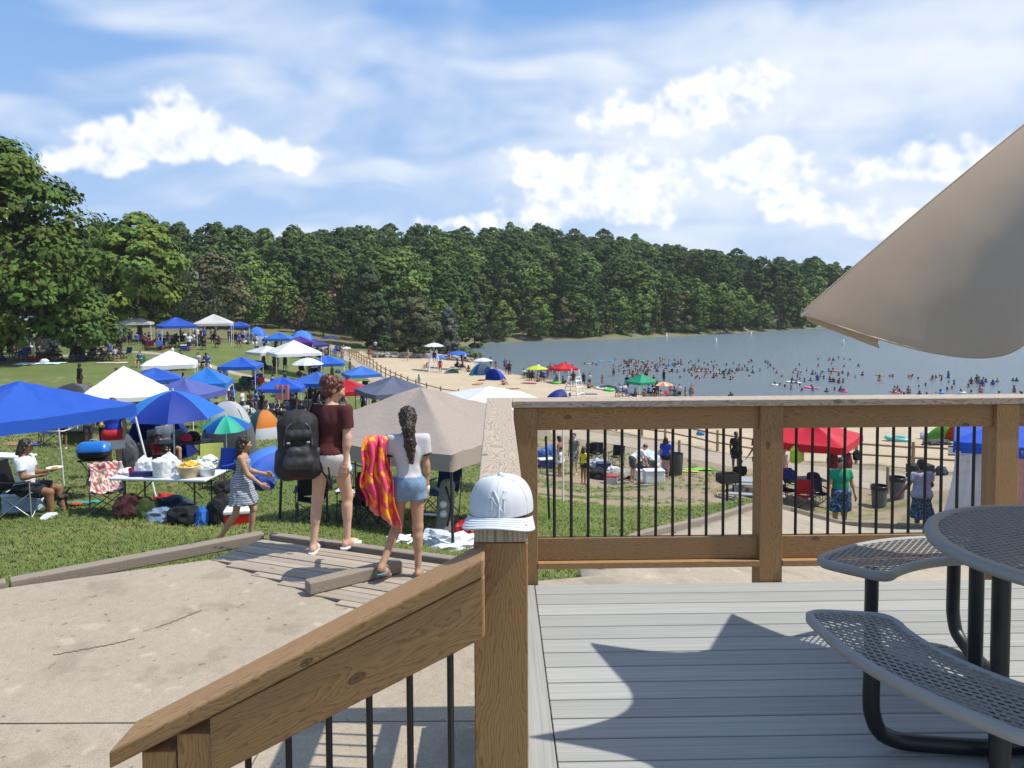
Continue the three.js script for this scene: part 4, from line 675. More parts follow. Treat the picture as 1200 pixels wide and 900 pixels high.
// lays out the joints; the figure looks along +z, its left is +x
function pose(o) {
  const J = {}, w = o.wide || 1, nv = a => V(...a).normalize();
  const lean = o.lean || 0, side = o.sway || 0, tw = o.twist || 0;
  const up = V(side, Math.cos(lean), Math.sin(lean)).normalize(), fw0 = V(0, -Math.sin(lean), Math.cos(lean)), rt = V(Math.cos(tw), 0, -Math.sin(tw)), fw = V().crossVectors(rt, up).normalize();
  J.up = up; J.rt = rt; J.fw = fw; const hip = V(0, .95, 0); J.hip = hip;
  const on = (a, b, c = 0) => hip.clone().addScaledVector(up, a).addScaledVector(rt, b).addScaledVector(fw, c);
  J.on = on; J.waist = on(.13, 0); J.chest = on(.33, 0, .005); J.neck = on(.49, 0, -.005); J.sL = on(.445, .165 * w); J.sR = on(.445, -.165 * w);
  const hu = V(0, 1, 0).multiplyScalar(.55).addScaledVector(up, .45).add(V(0, 0, 0)); const ht = o.headTilt || [0, 0, 0]; J.hq = new THREE.Quaternion().setFromEuler(new THREE.Euler(ht[0], ht[1], ht[2], 'YXZ'));
  const hb = J.neck.clone().addScaledVector(hu.normalize(), .055).addScaledVector(fw, .012); J.headBase = hb; J.head = hb.clone().add(V(0, .105, .012).applyQuaternion(J.hq));
  for (const [s, sg] of [['L', 1], ['R', -1]]) {
    J['h' + s] = V(sg * .088 * w, .93, 0); const lg = o['leg' + s] || {}; const t = nv(lg.t || [sg * .03, -1, 0]), sh = nv(lg.s || [0, -1, -.03]);
    J['k' + s] = J['h' + s].clone().addScaledVector(t, .425); J['a' + s] = J['k' + s].clone().addScaledVector(sh, .42); J['f' + s] = nv(lg.foot || [sg * .2, -.12, 1]);
    const ar = o['arm' + s] || {}; const u = nv(ar.u || [sg * .22, -1, -.02]), f = nv(ar.f || [sg * .08, -1, .15]); const S0 = J['s' + s];
    J['e' + s] = S0.clone().addScaledVector(u, .275); J['w' + s] = J['e' + s].clone().addScaledVector(f, .245); J['hd' + s] = nv(ar.hd || ar.f || [sg * .05, -1, .15]); J['pn' + s] = nv(ar.pn || [-sg, 0, .1]); J['curl' + s] = ar.curl === undefined ? .5 : ar.curl;
  }
  const low = o.seat !== undefined ? null : Math.min(J.aL.y, J.aR.y) - .075; const dy = o.seat !== undefined ? o.seat + .10 - .95 : -low; for (const k of Object.keys(J)) if (J[k].isVector3 && !['up', 'rt', 'fw', 'fL', 'fR', 'hdL', 'hdR', 'pnL', 'pnR'].includes(k)) J[k].y += dy;
  return J;
}
function bodyPrims(J, o, inf = 0) {
  const w = o.wide || 1, f = o.fat || 1, p = {}, B = o.bust || 0;
  p.torso = [cap(J.hL.clone().lerp(J.hR, .12), J.hR.clone().lerp(J.hL, .12), .108 * f + inf, .108 * f + inf), ell(J.on(.04, 0, -.03).setY(J.hL.y + .02), V(.155 * w * f + inf, .13 + inf, .12 * f + inf), { q: qOf(J) }), ell(J.waist, V(.132 * w * f + inf, .15 + inf, .10 * f + inf), { q: qOf(J) }), ell(J.chest, V(.158 * w * (.7 + .3 * f) + inf, .185 + inf, .112 * (.6 + .4 * f) + inf), { q: qOf(J) }), cap(J.on(.425, .10 * w), J.on(.425, -.10 * w), .068 + inf, .068 + inf)];
  if (B) p.torso.push(ell(J.on(.30, .07, .085), V(.06, .065, .055).addScalar(inf)), ell(J.on(.30, -.07, .085), V(.06, .065, .055).addScalar(inf)));
  for (const s of ['L', 'R']) {
    p['up' + s] = [cap(J['s' + s], J['e' + s], .052 * (.5 + .5 * f) + inf, .037 * (.6 + .4 * f) + inf)]; p['fo' + s] = [cap(J['e' + s], J['w' + s], .037 * (.6 + .4 * f) + inf, .024 + inf), ell(J['e' + s].clone().lerp(J['w' + s], .25), V(.038, .038, .038).multiplyScalar(.6 + .4 * f).addScalar(inf))];
    p['th' + s] = [cap(J['h' + s], J['k' + s], .088 * f + inf, .054 * (.6 + .4 * f) + inf)]; p['sh' + s] = [cap(J['k' + s], J['a' + s], .05 * (.6 + .4 * f) + inf, .033 + inf), cap(J['k' + s].clone().lerp(J['a' + s], .22).addScaledVector(V(0, 0, -1), .016), J['k' + s].clone().lerp(J['a' + s], .45).addScaledVector(V(0, 0, -1), .008), .047 * (.7 + .3 * f) + inf, .038 + inf)];
    const A = J['a' + s], F = J['f' + s]; p['ft' + s] = [cap(A.clone().addScaledVector(F, -.035).add(V(0, -.042, 0)), A.clone().addScaledVector(F, .075).add(V(0, -.045, 0)), .033 + inf, .033 + inf), cap(A.clone().addScaledVector(F, .05).add(V(0, -.048, 0)), A.clone().addScaledVector(F, .155).add(V(0, -.055, 0)), .033 + inf, .021 + inf)];
  }
  return p;
}
function qOf(J) { return new THREE.Quaternion().setFromRotationMatrix(new THREE.Matrix4().makeBasis(J.rt, J.up, J.fw)); }
function headPrims(J) {
  const h = (x, y, z) => J.head.clone().add(V(x, y, z).applyQuaternion(J.hq)), Q = { q: J.hq };
  return [ell(h(0, .022, -.008), V(.074, .092, .094), Q), ell(h(0, -.035, .018), V(.058, .075, .068), Q), cap(h(0, -.085, .045), h(0, -.09, .052), .026, .024, { k: .03 }), cap(h(0, .008, .085), h(0, -.03, .098), .010, .015, { k: .015 }), cap(h(-.035, .022, .074), h(.035, .022, .074), .014, .014, { k: .02 }), cap(h(-.02, -.062, .074), h(.02, -.062, .074), .011, .011, { k: .012 }), ell(h(.076, -.005, -.005), V(.012, .03, .018), { ...Q, k: .008 }), ell(h(-.076, -.005, -.005), V(.012, .03, .018), { ...Q, k: .008 }), cap(h(-.045, -.015, .06), h(-.04, -.02, .064), .022, .02, { k: .03 }), cap(h(.045, -.015, .06), h(.04, -.02, .064), .022, .02, { k: .03 })];
}
function handPrims(J, s) {   // palm, four unequal bent fingers, a thumb from the side of the palm
  const W = J['w' + s], d = J['hd' + s], pn = J['pn' + s].clone().addScaledVector(d, -J['pn' + s].dot(d)).normalize(), sd = V().crossVectors(d, pn).normalize().multiplyScalar(s === 'L' ? -1 : 1), c = J['curl' + s];
  const at = (a, b, n = 0) => W.clone().addScaledVector(d, a).addScaledVector(sd, b).addScaledVector(pn, n), out = [cap(W, at(.03, 0), .023, .026), cap(at(.03, .022), at(.085, .028), .017, .014), cap(at(.03, 0), at(.09, .004), .018, .014), cap(at(.03, -.02), at(.08, -.026), .017, .013)];
  [[.030, .072, 0], [.010, .082, .002], [-.010, .076, .002], [-.028, .058, -.004]].forEach(([b, L, dd], i) => { const p0 = at(.085 + dd, b), c1 = c * .7, c2 = c * 1.5; const d1 = d.clone().multiplyScalar(Math.cos(c1)).addScaledVector(pn, Math.sin(c1)), d2 = d.clone().multiplyScalar(Math.cos(c2)).addScaledVector(pn, Math.sin(c2)); const p1 = p0.clone().addScaledVector(d1, L * .5), p2 = p1.clone().addScaledVector(d2, L * .5); out.push(cap(p0, p1, .0095, .0088, { k: .006 }), cap(p1, p2, .0088, .0072, { k: .006 })); });
  const t0 = at(.025, .026), t1 = at(.055, .050, .014), t2 = at(.082, .054, .024); out.push(cap(t0, t1, .013, .0105, { k: .01 }), cap(t1, t2, .0105, .0085, { k: .006 })); return out;
}
const skins = { light: [.56, .34, .235], tan: [.42, .24, .15], brown: [.26, .135, .075], dark: [.105, .058, .036] };
const skinMats = {}; const skinMat = n => skinMats[n] || (skinMats[n] = new THREE.MeshPhysicalMaterial({ vertexColors: true, roughness: .55, specularIntensity: .4, side: THREE.DoubleSide }));
function makePerson(o) {
  const J = pose(o), bp = bodyPrims(J, o), cell = o.cell || .03, detail = cell < .02, k = .035, S0 = (o.h || 1.7) / 1.7;
  const g = new THREE.Group();
  const neck = cap(J.neck.clone().addScaledVector(J.up, -.03), J.headBase.clone().add(V(0, .05, 0)), .056, .05), sk = skins[o.skin || 'tan'];
  const hd = headPrims(J);
  const body = [...bp.torso, neck, ...bp.upL, ...bp.upR, ...bp.foL, ...bp.foR, ...bp.thL, ...bp.thR, ...bp.shL, ...bp.shR, ...bp.ftL, ...bp.ftR];
  const gs = [];
  if (o.cell <= .032) { gs.push(fieldMesh([...body, ell(J.head.clone(), V(.06, .08, .07))], cell, { k })); gs.push(fieldMesh([neck, ...hd], detail ? .0055 : .011, { k: .02 })); for (const s of ['L', 'R']) if (!(o.noHand || '').includes(s)) gs.push(fieldMesh([cap(J['e' + s].clone().lerp(J['w' + s], .75), J['w' + s], .027, .024), ...handPrims(J, s)], detail ? .0045 : .008, { k: .012 })); }
  else gs.push(fieldMesh([...body, ...hd.slice(0, 4), ...['L', 'R'].flatMap(s => handPrims(J, s).slice(0, 3))], cell, { k }));
  const eyes = detail ? [1, -1].map(s => J.head.clone().add(V(s * .031, .004, .084).applyQuaternion(J.hq))) : [], lip = J.head.clone().add(V(0, -.062, .084).applyQuaternion(J.hq));
  const sg = mergeGeometries(gs); colored(sg, (x, y, z) => { let c = 1 + .06 * n3(x * 9, y * 9, z * 9); for (const e of eyes) { const d = Math.hypot(x - e.x, y - e.y, z - e.z); if (d < .010) return [.03, .02, .015]; } if (detail && Math.hypot((x - lip.x) * .6, (y - lip.y) * 1.6, z - lip.z) < .014) return [sk[0] * .85, sk[1] * .6, sk[2] * .6]; return [sk[0] * c, sk[1] * c, sk[2] * c]; });
  const scl = gg => { gg.scale(S0, S0, S0); return gg; };
  part('body', scl(sg), skinMat('x'), g);
  const cloth = (name, prims, color, opt = {}) => { const ge = fieldMesh(prims, Math.min(opt.cell || cell, cell), { k: .03, disp: (x, y, z) => (opt.fold === undefined ? .005 : opt.fold) * n3(x * 11, y * 6, z * 11), ...opt }); const pm = typeof color === 'function' ? (colored(ge, color), std(1, 1, 1, .92, { vertexColors: true })) : color.isMaterial ? color : flat(color, .92); return part(name, scl(ge), pm, g); };
  const upAt = (p, n) => (x, y, z) => (x - p.x) * n.x + (y - p.y) * n.y + (z - p.z) * n.z;
  for (const c of o.wear || []) {
    const inf = c.inf === undefined ? (cell > .032 ? .02 : .014) : c.inf, P2 = bodyPrims(J, { ...o, fat: (o.fat || 1) }, inf);
    if (c.t === 'tee' || c.t === 'tank') {
      const pr = [...P2.torso]; const fr = c.sleeve === undefined ? .62 : c.sleeve; if (c.t === 'tee') for (const s of ['L', 'R']) { const pin = J['s' + s].clone().lerp(J['e' + s], fr); pr.push({ ...cap(J['s' + s], pin, .058 + inf, .050 + inf + .006), flat: true }); }
      const hem = J.hip.clone().addScaledVector(J.up, c.hem === undefined ? -.02 : c.hem), cl = upAt(hem, J.up.clone().negate()), nk = J.neck.clone().addScaledVector(J.up, c.neckY === undefined ? .005 : c.neckY), cn = upAt(nk, J.up); cloth(c.n || 'shirt', pr, c.c, { clip: (x, y, z) => Math.max(cl(x, y, z), cn(x, y, z)), cell: c.cell });
    } else if (c.t === 'shorts' || c.t === 'pants') {
      const pr = [P2.torso[0], P2.torso[1]], fr = c.len || .5; for (const s of ['L', 'R']) { if (c.t === 'pants') pr.push(...P2['th' + s], { ...cap(J['k' + s], J['k' + s].clone().lerp(J['a' + s], .9), .066, .055), flat: true }); else { const e = J['h' + s].clone().lerp(J['k' + s], fr); pr.push({ ...cap(J['h' + s], e, .090 * (o.fat || 1) + inf, (c.flare || .086) * (o.fat || 1) + inf), flat: true }); } }
      const wy = J.hip.clone().addScaledVector(J.up, c.waist || .09), cl = upAt(wy, J.up); cloth(c.n || 'shorts', pr, c.c, { clip: (x, y, z) => cl(x, y, z), cell: c.cell });
    } else if (c.t === 'dress' || c.t === 'skirt') {
      const pr = c.t === 'dress' ? [...P2.torso] : [P2.torso[0], P2.torso[1]], low = J.hip.clone().lerp(J.kL.clone().lerp(J.kR, .5), c.len || .8); low.y = J.hip.y - (J.hip.y - low.y); for (let i = 0; i < 5; i++) { const a = J.waist.clone().lerp(J.hip, .5), ang = i * 1.2566, r2 = c.flare || .09; pr.push({ ...cap(V(a.x + Math.cos(ang) * .03, a.y, a.z + Math.sin(ang) * .03), V(low.x + Math.cos(ang) * r2 * 1.15, low.y, low.z + Math.sin(ang) * r2), .10 + inf, .12 + inf), flat: true }); }
      const nk = J.neck.clone().addScaledVector(J.up, c.neckY === undefined ? -.05 : c.neckY), cn = upAt(c.t === 'dress' ? nk : J.hip.clone().addScaledVector(J.up, .1), J.up); cloth(c.n || 'dress', pr, c.c, { clip: (x, y, z) => Math.max(cn(x, y, z), low.y - y), fold: .012, cell: c.cell, k: .045 });
    } else if (c.t === 'shoes') { for (const s of ['L', 'R']) cloth('shoe', P2['ft' + s].map(p => p), c.c, { clip: (x, y, z) => y - (J['a' + s].y - .03), fold: 0, cell: Math.min(cell, .012) }); }
    else if (c.t === 'slides') { for (const s of ['L', 'R']) { const A = J['a' + s], F = J['f' + s], q = (a, y) => A.clone().addScaledVector(F, a).add(V(0, y, 0)); cloth('sandal', [cap(q(-.05, -.076), q(.16, -.078 + 0), .040, .042, { k: 0 }), cap(q(.055, -.05), q(.10, -.056), .044, .040, { k: 0 })], c.c, { clip: (x, y, z) => { const t = (x - A.x) * F.x + (z - A.z) * F.z + (y - A.y) * F.y; const sole = y - (A.y - .066); return Math.max(Math.min(sole, Math.max(.052 - t, t - .115)), A.y - .092 - y); }, fold: 0, cell: .007 }); } }
    else if (c.t === 'bikini') { const cl = upAt(J.on(.33, 0), J.up), c2 = upAt(J.on(.24, 0), J.up.clone().negate()); cloth('top', P2.torso, c.c, { clip: (x, y, z) => Math.max(cl(x, y, z), c2(x, y, z)) }); }
  }
  if (o.hair) {
    const h = (x, y, z) => J.head.clone().add(V(x, y, z).applyQuaternion(J.hq)), H = o.hair, Q = { q: J.hq }, pr = []; const fc = h(0, -.045, .115), fr = H.fringe || .098;
    pr.push(ell(h(0, .032, -.016), V(.086, .094, .102), Q)); if (H.t !== 'short') pr.push(ell(h(0, -.02, -.045), V(.082, .10, .075), Q));
    if (H.t === 'long') { const L = H.len || .3; for (let i = -2; i <= 2; i++) pr.push(cap(h(i * .028, 0, -.06), h(i * .040, -.10, -.075 + Math.abs(i) * .012), .042, .042), cap(h(i * .040, -.10, -.075 + Math.abs(i) * .012), h(i * .042, -.10 - L, -.085 - Math.abs(i) * .006).add(V(0, 0, 0)), .042, .018)); }
    if (H.t === 'pony') { const L = H.len || .3, ty = H.ty || .0; pr.push(ell(h(0, ty, -.115), V(.04, .035, .035), Q), cap(h(0, ty, -.12), h(.004, ty - .10, -.15), .036, .058), cap(h(.004, ty - .10, -.15), h(-.006, ty - .08 - L * .5, -.13), .058, .056), cap(h(-.006, ty - .08 - L * .5, -.13), h(-.012, ty - .08 - L, -.115), .056, .022)); }
    if (H.t === 'bun') { pr.push(ell(h(0, .075, -.085), V(.055, .05, .052), Q), ell(h(.01, .045, -.12), V(.04, .05, .038), Q), ell(h(0, -.05, -.075), V(.045, .05, .035), Q)); }
    const nf = H.curl || .006; const ge = fieldMesh(pr, detail ? .007 : Math.min(cell, .02), { k: .02, disp: (x, y, z) => nf * n3(x * 34, y * 22, z * 34) + nf * .7 * n3(x * 80, y * 40, z * 80), clip: (x, y, z) => { const dx = x - fc.x, dy = y - fc.y, dz = z - fc.z; return fr - Math.sqrt(dx * dx + dy * dy * .72 + dz * dz); } });
    part('hair', scl(ge), std(...(H.c || [.018, .013, .010]), .5), g);
  }
  if (o.hat) { const q = J.hq, hp = (x, y, z) => J.head.clone().add(V(x, y, z).applyQuaternion(q)); const ge = fieldMesh([ell(hp(0, .05, -.01), V(.094, .082, .108), { q })], Math.min(cell, .015), { clip: (x, y, z) => { const v = V(x, y, z).sub(hp(0, .035, 0)).applyQuaternion(q.clone().invert()); return -v.y; } }); const bm = thick(grid(12, 4, (u, s) => { const a = (u - .5) * 2.3, r = .10 + s * .075 * Math.cos(a); return hp(Math.sin(a) * .09 * (1 + s * .1), .042 - .10 * Math.pow(Math.sin(a) * .09, 2) * 20 * .5, Math.cos(a) * r).toArray(); }), .005); part('hat', scl(mergeGeometries([ge.toNonIndexed(), bm.toNonIndexed()])), flat(o.hat, .9), g); }
  g.userData.J = J; g.userData.S0 = S0; return g;
}
function person(o, label, pos, turn, group) { const g = makePerson(o); const J = g.userData.J, k = g.userData.S0; g.name = numbered('person'); g.position.copy(pos.isVector3 ? pos : V(...pos)); g.rotation.y = turn; scene.add(g); tag(g, label, 'person', group); g.updateMatrixWorld(true); return { g, J, k, w: p => p.clone().multiplyScalar(k).applyMatrix4(g.matrixWorld) }; }
// ---------------------------------------------------------------- the three walkers
const stripes = (x, y, z) => { const s = Math.sin(y * 190 + .6 * Math.sin(x * 20)), t = clamp(.5 + s * 1.6); return [lerp(.11, .42, t), lerp(.13, .43, t), lerp(.19, .47, t)]; };
(function walkers() {
  const a = P(388, 650, 7.4);
  const wm = person({ cell: .0125, h: 1.70, wide: .97, bust: 1, skin: 'light', lean: .02, twist: -.12, headTilt: [.32, -1.15, .05], noHand: '',
    legL: { t: [.10, -1, -.04], s: [.06, -1, -.16], foot: [.15, -.02, 1] }, legR: { t: [-.11, -1, .26], s: [-.02, -1, -.10], foot: [-.35, -.02, 1] },
    armR: { u: [-.12, -1, -.12], f: [.06, -1, -.10], hd: [.35, -1, -.1], pn: [.3, 0, 1], curl: .55 }, armL: { u: [.35, -1, .10], f: [-.1, -.5, .8], curl: .9 },
    hair: { t: 'bun', c: [.10, .030, .014], curl: .013, fringe: .094 },
    wear: [{ t: 'tee', c: '#4a1d1b', hem: .02, sleeve: .66, inf: .016 }, { t: 'shorts', c: '#cfcdc6', len: .36, flare: .092, waist: .10, inf: .012 }, { t: 'slides', c: '#d8d8d6' }] },
    'woman in a maroon t-shirt and white shorts carrying a black backpack', V(a.x, PADY + .014, -7.42), Math.PI - .12);
  // backpack on her left shoulder
  (function () {
    const p = wm.w(V(.25, 1.07, -.17)), b = thing('backpack', 'bulky black backpack slung from the shoulder of the woman in maroon', 'backpack', [p.x, p.y - .32, p.z], .28);
    const bk = std(.012, .012, .014, .75), bs = std(.03, .03, .033, .6);
    part('main_pocket', fieldMesh([ell(V(0, .33, 0), V(.19, .32, .15)), cap(V(-.1, .1, 0), V(.1, .1, 0), .13, .13), cap(V(-.08, .5, 0), V(.08, .5, 0), .11, .11)], .018, { k: .06, disp: (x, y, z) => .008 * n3(x * 12, y * 9, z * 12) }), bk, b);
    part('front_pocket', fieldMesh([cap(V(-.07, .17, .13), V(.07, .17, .13), .075, .075), cap(V(-.05, .27, .13), V(.05, .27, .13), .06, .06)], .014, { k: .05, disp: (x, y, z) => .006 * n3(x * 16, y * 12, z * 16) }), bs, b);
    part('top_pocket', fieldMesh([cap(V(-.07, .42, .12), V(.07, .42, .12), .06, .06)], .014, { disp: (x, y, z) => .006 * n3(x * 16, y * 12, z * 16) }), bk, b);
    for (const s of [-1, 1]) { part('side_pocket', fieldMesh([cap(V(s * .17, .12, .02), V(s * .165, .24, .02), .055, .05)], .016, {}), bs, b); part('buckle', rbox(.03, .018, .012, .004, s * .09, .36, .172), std(.35, .36, .37, .5), b); }
    part('zipper', tube([[-.13, .33, .135], [-.1, .50, .125], [0, .56, .11], [.1, .50, .125], [.13, .33, .135]], .006, 24, 5), std(.10, .10, .11, .4), b);
    part('strap', tube([[.08, .58, -.05], [.16, .74, -.10], [.22, .80, -.10], [.24, .70, .00]], .018, 24, 6), bk, b); part('strap', tube([[.18, .10, .02], [.26, -.02, .06], [.30, -.12, .10], [.27, .1, .12]], .009, 20, 5), bk, b);
    part('lining', rbox(.16, .03, .02, .008, -.02, .02, .10), flat('#5b1016'), b);
  })();
  const q = P(480, 676, 6.72);
  const gl = person({ cell: .0125, h: 1.49, wide: .9, fat: .92, skin: 'tan', lean: .05, twist: .06, headTilt: [.18, .10, -.02],
    legR: { t: [-.02, -1, -.04], s: [0, -1, -.06], foot: [-.1, -.05, 1] }, legL: { t: [.10, -1, .12], s: [.42, -1, -.62], foot: [-.45, -.55, .75] },
    armR: { u: [-.10, -1, .02], f: [-.03, -1, .10], curl: .5 }, armL: { u: [.45, -1, .28], f: [.10, .05, 1], curl: .8 },
    hair: { t: 'pony', c: [.030, .015, .010], len: .34, ty: -.01, curl: .012, fringe: .094 },
    wear: [{ t: 'tee', c: '#b9babd', hem: .06, sleeve: .55, inf: .014 }, { t: 'shorts', c: (x, y, z) => { const n = .5 + .5 * n3(x * 25, y * 60, z * 25), k = .8 + .4 * n; return [.16 * k, .25 * k, .37 * k]; }, len: .34, flare: .098, waist: .12, inf: .014, n: 'denim_shorts' }, { t: 'slides', c: '#5f7a86' }] },
    'girl with a dark ponytail in white t-shirt and denim shorts carrying a towel', V(q.x, PADY + .014, -6.72), Math.PI + .10);
  part('watch', fieldMesh([cap(gl.J.wR.clone(), gl.J.wR.clone().add(V(0, .018, 0)), .030, .030)], .008, {}).scale(gl.k, gl.k, gl.k), flat('#dddcd2'), gl.g);
  for (const s of ['L', 'R']) { const e = gl.J['s' + s].clone().lerp(gl.J['e' + s], .54), d = gl.J['e' + s].clone().sub(gl.J['s' + s]).normalize(); part('sleeve_band', fieldMesh([{ ...cap(e, e.clone().addScaledVector(d, .02), .072, .072), flat: true, flatA: true }], .008, {}).scale(gl.k, gl.k, gl.k), flat('#1d2430'), gl.g); }
  // beach towel over her left arm
  (function () {
    const c = gl.w(gl.J.sL.clone().lerp(gl.J.eL, .5).add(V(.05, .03, -.03)));
    const t = thing('beach_towel', 'pink and orange patterned beach towel draped over the arm of the girl', 'towel', [c.x - .06, c.y, c.z], .1);
    const sheet = (u, s) => { // s: 0 = front lower end, .35 = over the shoulder, 1 = back lower end
      const fold = .028 * Math.sin(u * 17 + s * 3) + .014 * Math.sin(u * 37 + 1.3); let x = (u - .5) * (.20 + .10 * sstep(.4, .85, s)), y, z;
      if (s < .3) { const t2 = (.3 - s) / .3; y = .06 - .30 * t2; z = -.10 - .02 * t2; } else if (s < .45) { const a = (s - .3) / .15 * Math.PI; y = .06 + .045 * Math.sin(a); z = -.10 * Math.cos(a) * 1; } else { const t2 = (s - .45) / .55; y = .06 - .66 * t2 + .14 * t2 * (.5 - u) * 1.8; z = .10 + .03 * Math.sin(t2 * 3); x += .07 * t2 * t2; }
      return [x + .012 * Math.sin(s * 22 + u * 6), y, z + fold];
    };
    const g = thick(grid(64, 90, sheet), .008);
    const uvA = g.attributes.uv; colored(g, (x, y, z, i) => { const u = uvA.getX(i), v = uvA.getY(i); const n = n3(u * 3.6, v * 8, 2) + .5 * n3(u * 8, v * 17, 7), m = n3(u * 3 + 9, v * 7, 4); const P1 = [.62, .055, .12], O1 = [.85, .20, .012], Y1 = [.85, .36, .015]; const A = n > .12 ? (m > .1 ? Y1 : O1) : P1; return v > .95 ? [.60, .16, .14] : A; });
    part('cloth', g, std(1, 1, 1, .95, { vertexColors: true }), t);
  })();
  const d = S(284, 9.0);
  person({ cell: .013, h: 1.28, wide: .84, fat: .84, skin: 'tan', lean: .06, headTilt: [.10, .05, 0],
    legL: { t: [.02, -1, .42], s: [0, -1, -.12], foot: [.05, -.05, 1] }, legR: { t: [-.02, -1, -.18], s: [0, -.95, -.62], foot: [-.05, -.75, .8] },
    armL: { u: [.1, -1, .30], f: [-.1, -.25, 1], curl: .8 }, armR: { u: [-.10, -1, .42], f: [0, -.75, .9], curl: .6 },
    hair: { t: 'long', c: [.010, .008, .008], len: .30, curl: .013, fringe: .092 }, wear: [{ t: 'dress', c: stripes, len: .72, flare: .10, neckY: -.075, cell: .009 }] },
    'girl with long black hair in a grey striped sundress walking across the lawn', d, Math.PI / 2 + .15);
})();
// ---------------------------------------------------------------- canopies, tents, umbrellas
const fabTex = texture(256, 256, (u, v) => { const k = .95 + .05 * tile2(u, v, 9, 4) + (rnd() - .5) * .02; return [k, k, k]; }); fabTex.repeat.set(2, 2);
const fabMats = {};
function fabric(hex, tr = .18) { const k = hex + tr; if (!fabMats[k]) fabMats[k] = new THREE.MeshPhysicalMaterial({ color: hex, map: fabTex, roughness: .62, side: THREE.DoubleSide, transmission: tr, thickness: 0, specularIntensity: .5 }); return fabMats[k]; }
function canopy(o) {
  const { pos, w = 3, leg = 1.9, rise = .8, turn = 0, color, val = .24, valColor, pole = M.whitePole, label, group, n = 16, slant = 0, d = w, sag = .10, name = 'pop_up_canopy', cat = 'canopy', tr = .18, poles = true } = o;
  const t = thing(name, label, cat, at3(pos), turn, group), sd = rnd() * 50;
  const mat = color.isMaterial ? color : fabric(color, tr), vm = valColor ? fabric(valColor, tr) : mat;
  const Y = (a, b) => { const m = Math.max(Math.abs(a), Math.abs(b)), mid = m > .001 ? Math.min(Math.abs(a), Math.abs(b)) / m : 0; return leg + rise * Math.pow(1 - m, .98) - sag * 4 * m * (1 - m) * (1 - mid) - .02 * (1 - mid) * m + (n > 12 ? .014 * n3(a * 3 + sd, b * 3, sd) + .006 * n3(a * 9 + sd, b * 9, sd) : 0); };
  // quad mesh whose ridges follow the diagonals
  const ring = []; for (let r = 0; r <= n; r++) { const m = r / n, row = []; for (let k = 0; k < 4 * n; k++) { const s = Math.floor(k / n), f = (k % n) / n * 2 - 1; const [a, b] = s === 0 ? [f, -1] : s === 1 ? [1, f] : s === 2 ? [-f, 1] : [-1, -f]; row.push([a * m, b * m]); } ring.push(row); }
  const rg = grid(4 * n, n, (u, v) => { const [a, b] = ring[Math.round(v * n)][Math.round(u * 4 * n) % (4 * n)]; return [a * w / 2, Y(a, b), b * d / 2]; });
  const uvr = rg.attributes.uv, pr = rg.attributes.position; for (let i = 0; i < pr.count; i++) uvr.setXY(i, pr.getX(i), pr.getZ(i));
  const flatRoof = rg.toNonIndexed(); part('roof', n > 12 ? rg : flatRoof, mat, t);
  const vg = grid(4 * n, 2, (u, v) => { const [a, b] = ring[n][Math.round(u * 4 * n) % (4 * n)]; return [a * (w / 2 + .004 + v * .02), Y(a, b) - v * val, b * (d / 2 + .004 + v * .02)]; }); part('valance', vg, vm, t);
  if (poles) for (const [a, b] of [[1, 1], [1, -1], [-1, 1], [-1, -1]]) { const x = a * (w / 2 - .04), z = b * (d / 2 - .04), bx = x + a * slant, bz = z + b * slant; const c = Math.cos(turn), s = Math.sin(turn), wx = pos.x + bx * c + bz * s, wz = pos.z - bx * s + bz * c, gyy = gy(wx, wz) - pos.y; part('leg', bar([bx, gyy, bz], [x, leg - .02, z], n > 12 ? .021 : .03, 6), pole, t); }
  if (n > 12) for (const [a, b, c, e] of [[1, 1, -1, 1], [1, -1, -1, -1], [1, 1, 1, -1], [-1, 1, -1, -1]]) part('brace', merge([bar([a * w / 2 * .96, leg - .05, b * d / 2 * .96], [(a + c) / 2 * w / 2, leg - .30, (b + e) / 2 * d / 2], .011, 5), bar([c * w / 2 * .96, leg - .05, e * d / 2 * .96], [(a + c) / 2 * w / 2, leg - .30, (b + e) / 2 * d / 2], .011, 5)]), pole, t);
  return t;
}
function sunshade(o) {   // a beach umbrella with panels
  const { pos, r = 1, h = 2, cols, label, group, tilt = 0, tdir = 0, rise = .42, name = 'beach_umbrella', panels = 8, scal = .05 } = o; const t = thing(name, label, 'umbrella', at3(pos), tdir, group);
  const tip = V(0, h, 0), q = new THREE.Quaternion().setFromAxisAngle(V(1, 0, 0), tilt), tr = p => p.applyQuaternion(q).add(tip);
  part('pole', bar(V(0, -.2, 0), V(0, h, 0).addScaledVector(V(0, 1, 0).applyQuaternion(q), .05), .018, 6), o.pole || M.whitePole, t);
  for (let k = 0; k < panels; k++) { const a = k / panels * 6.2832, b = (k + 1) / panels * 6.2832; const g = grid(6, 7, (u, s) => { const an = lerp(a, b, u), bow = 1 - scal * 4 * u * (1 - u) * s * s * 1.2, rr2 = r * s * (Math.cos((b - a) / 2) / Math.cos(an - (a + b) / 2)) * bow; return tr(V(Math.cos(an) * rr2, -rise * Math.pow(s, 1.7) - .03 * 4 * u * (1 - u) * s, Math.sin(an) * rr2)).toArray(); }); part('panel', g, fabric(cols[k % cols.length], .22), t); if (o.ribs) part('rib', bar(tr(V(0, -.02, 0)), tr(V(Math.cos(a) * r * .98, -rise - .01, Math.sin(a) * r * .98)), .005, 4), M.whitePole, t); }
  return t;
}
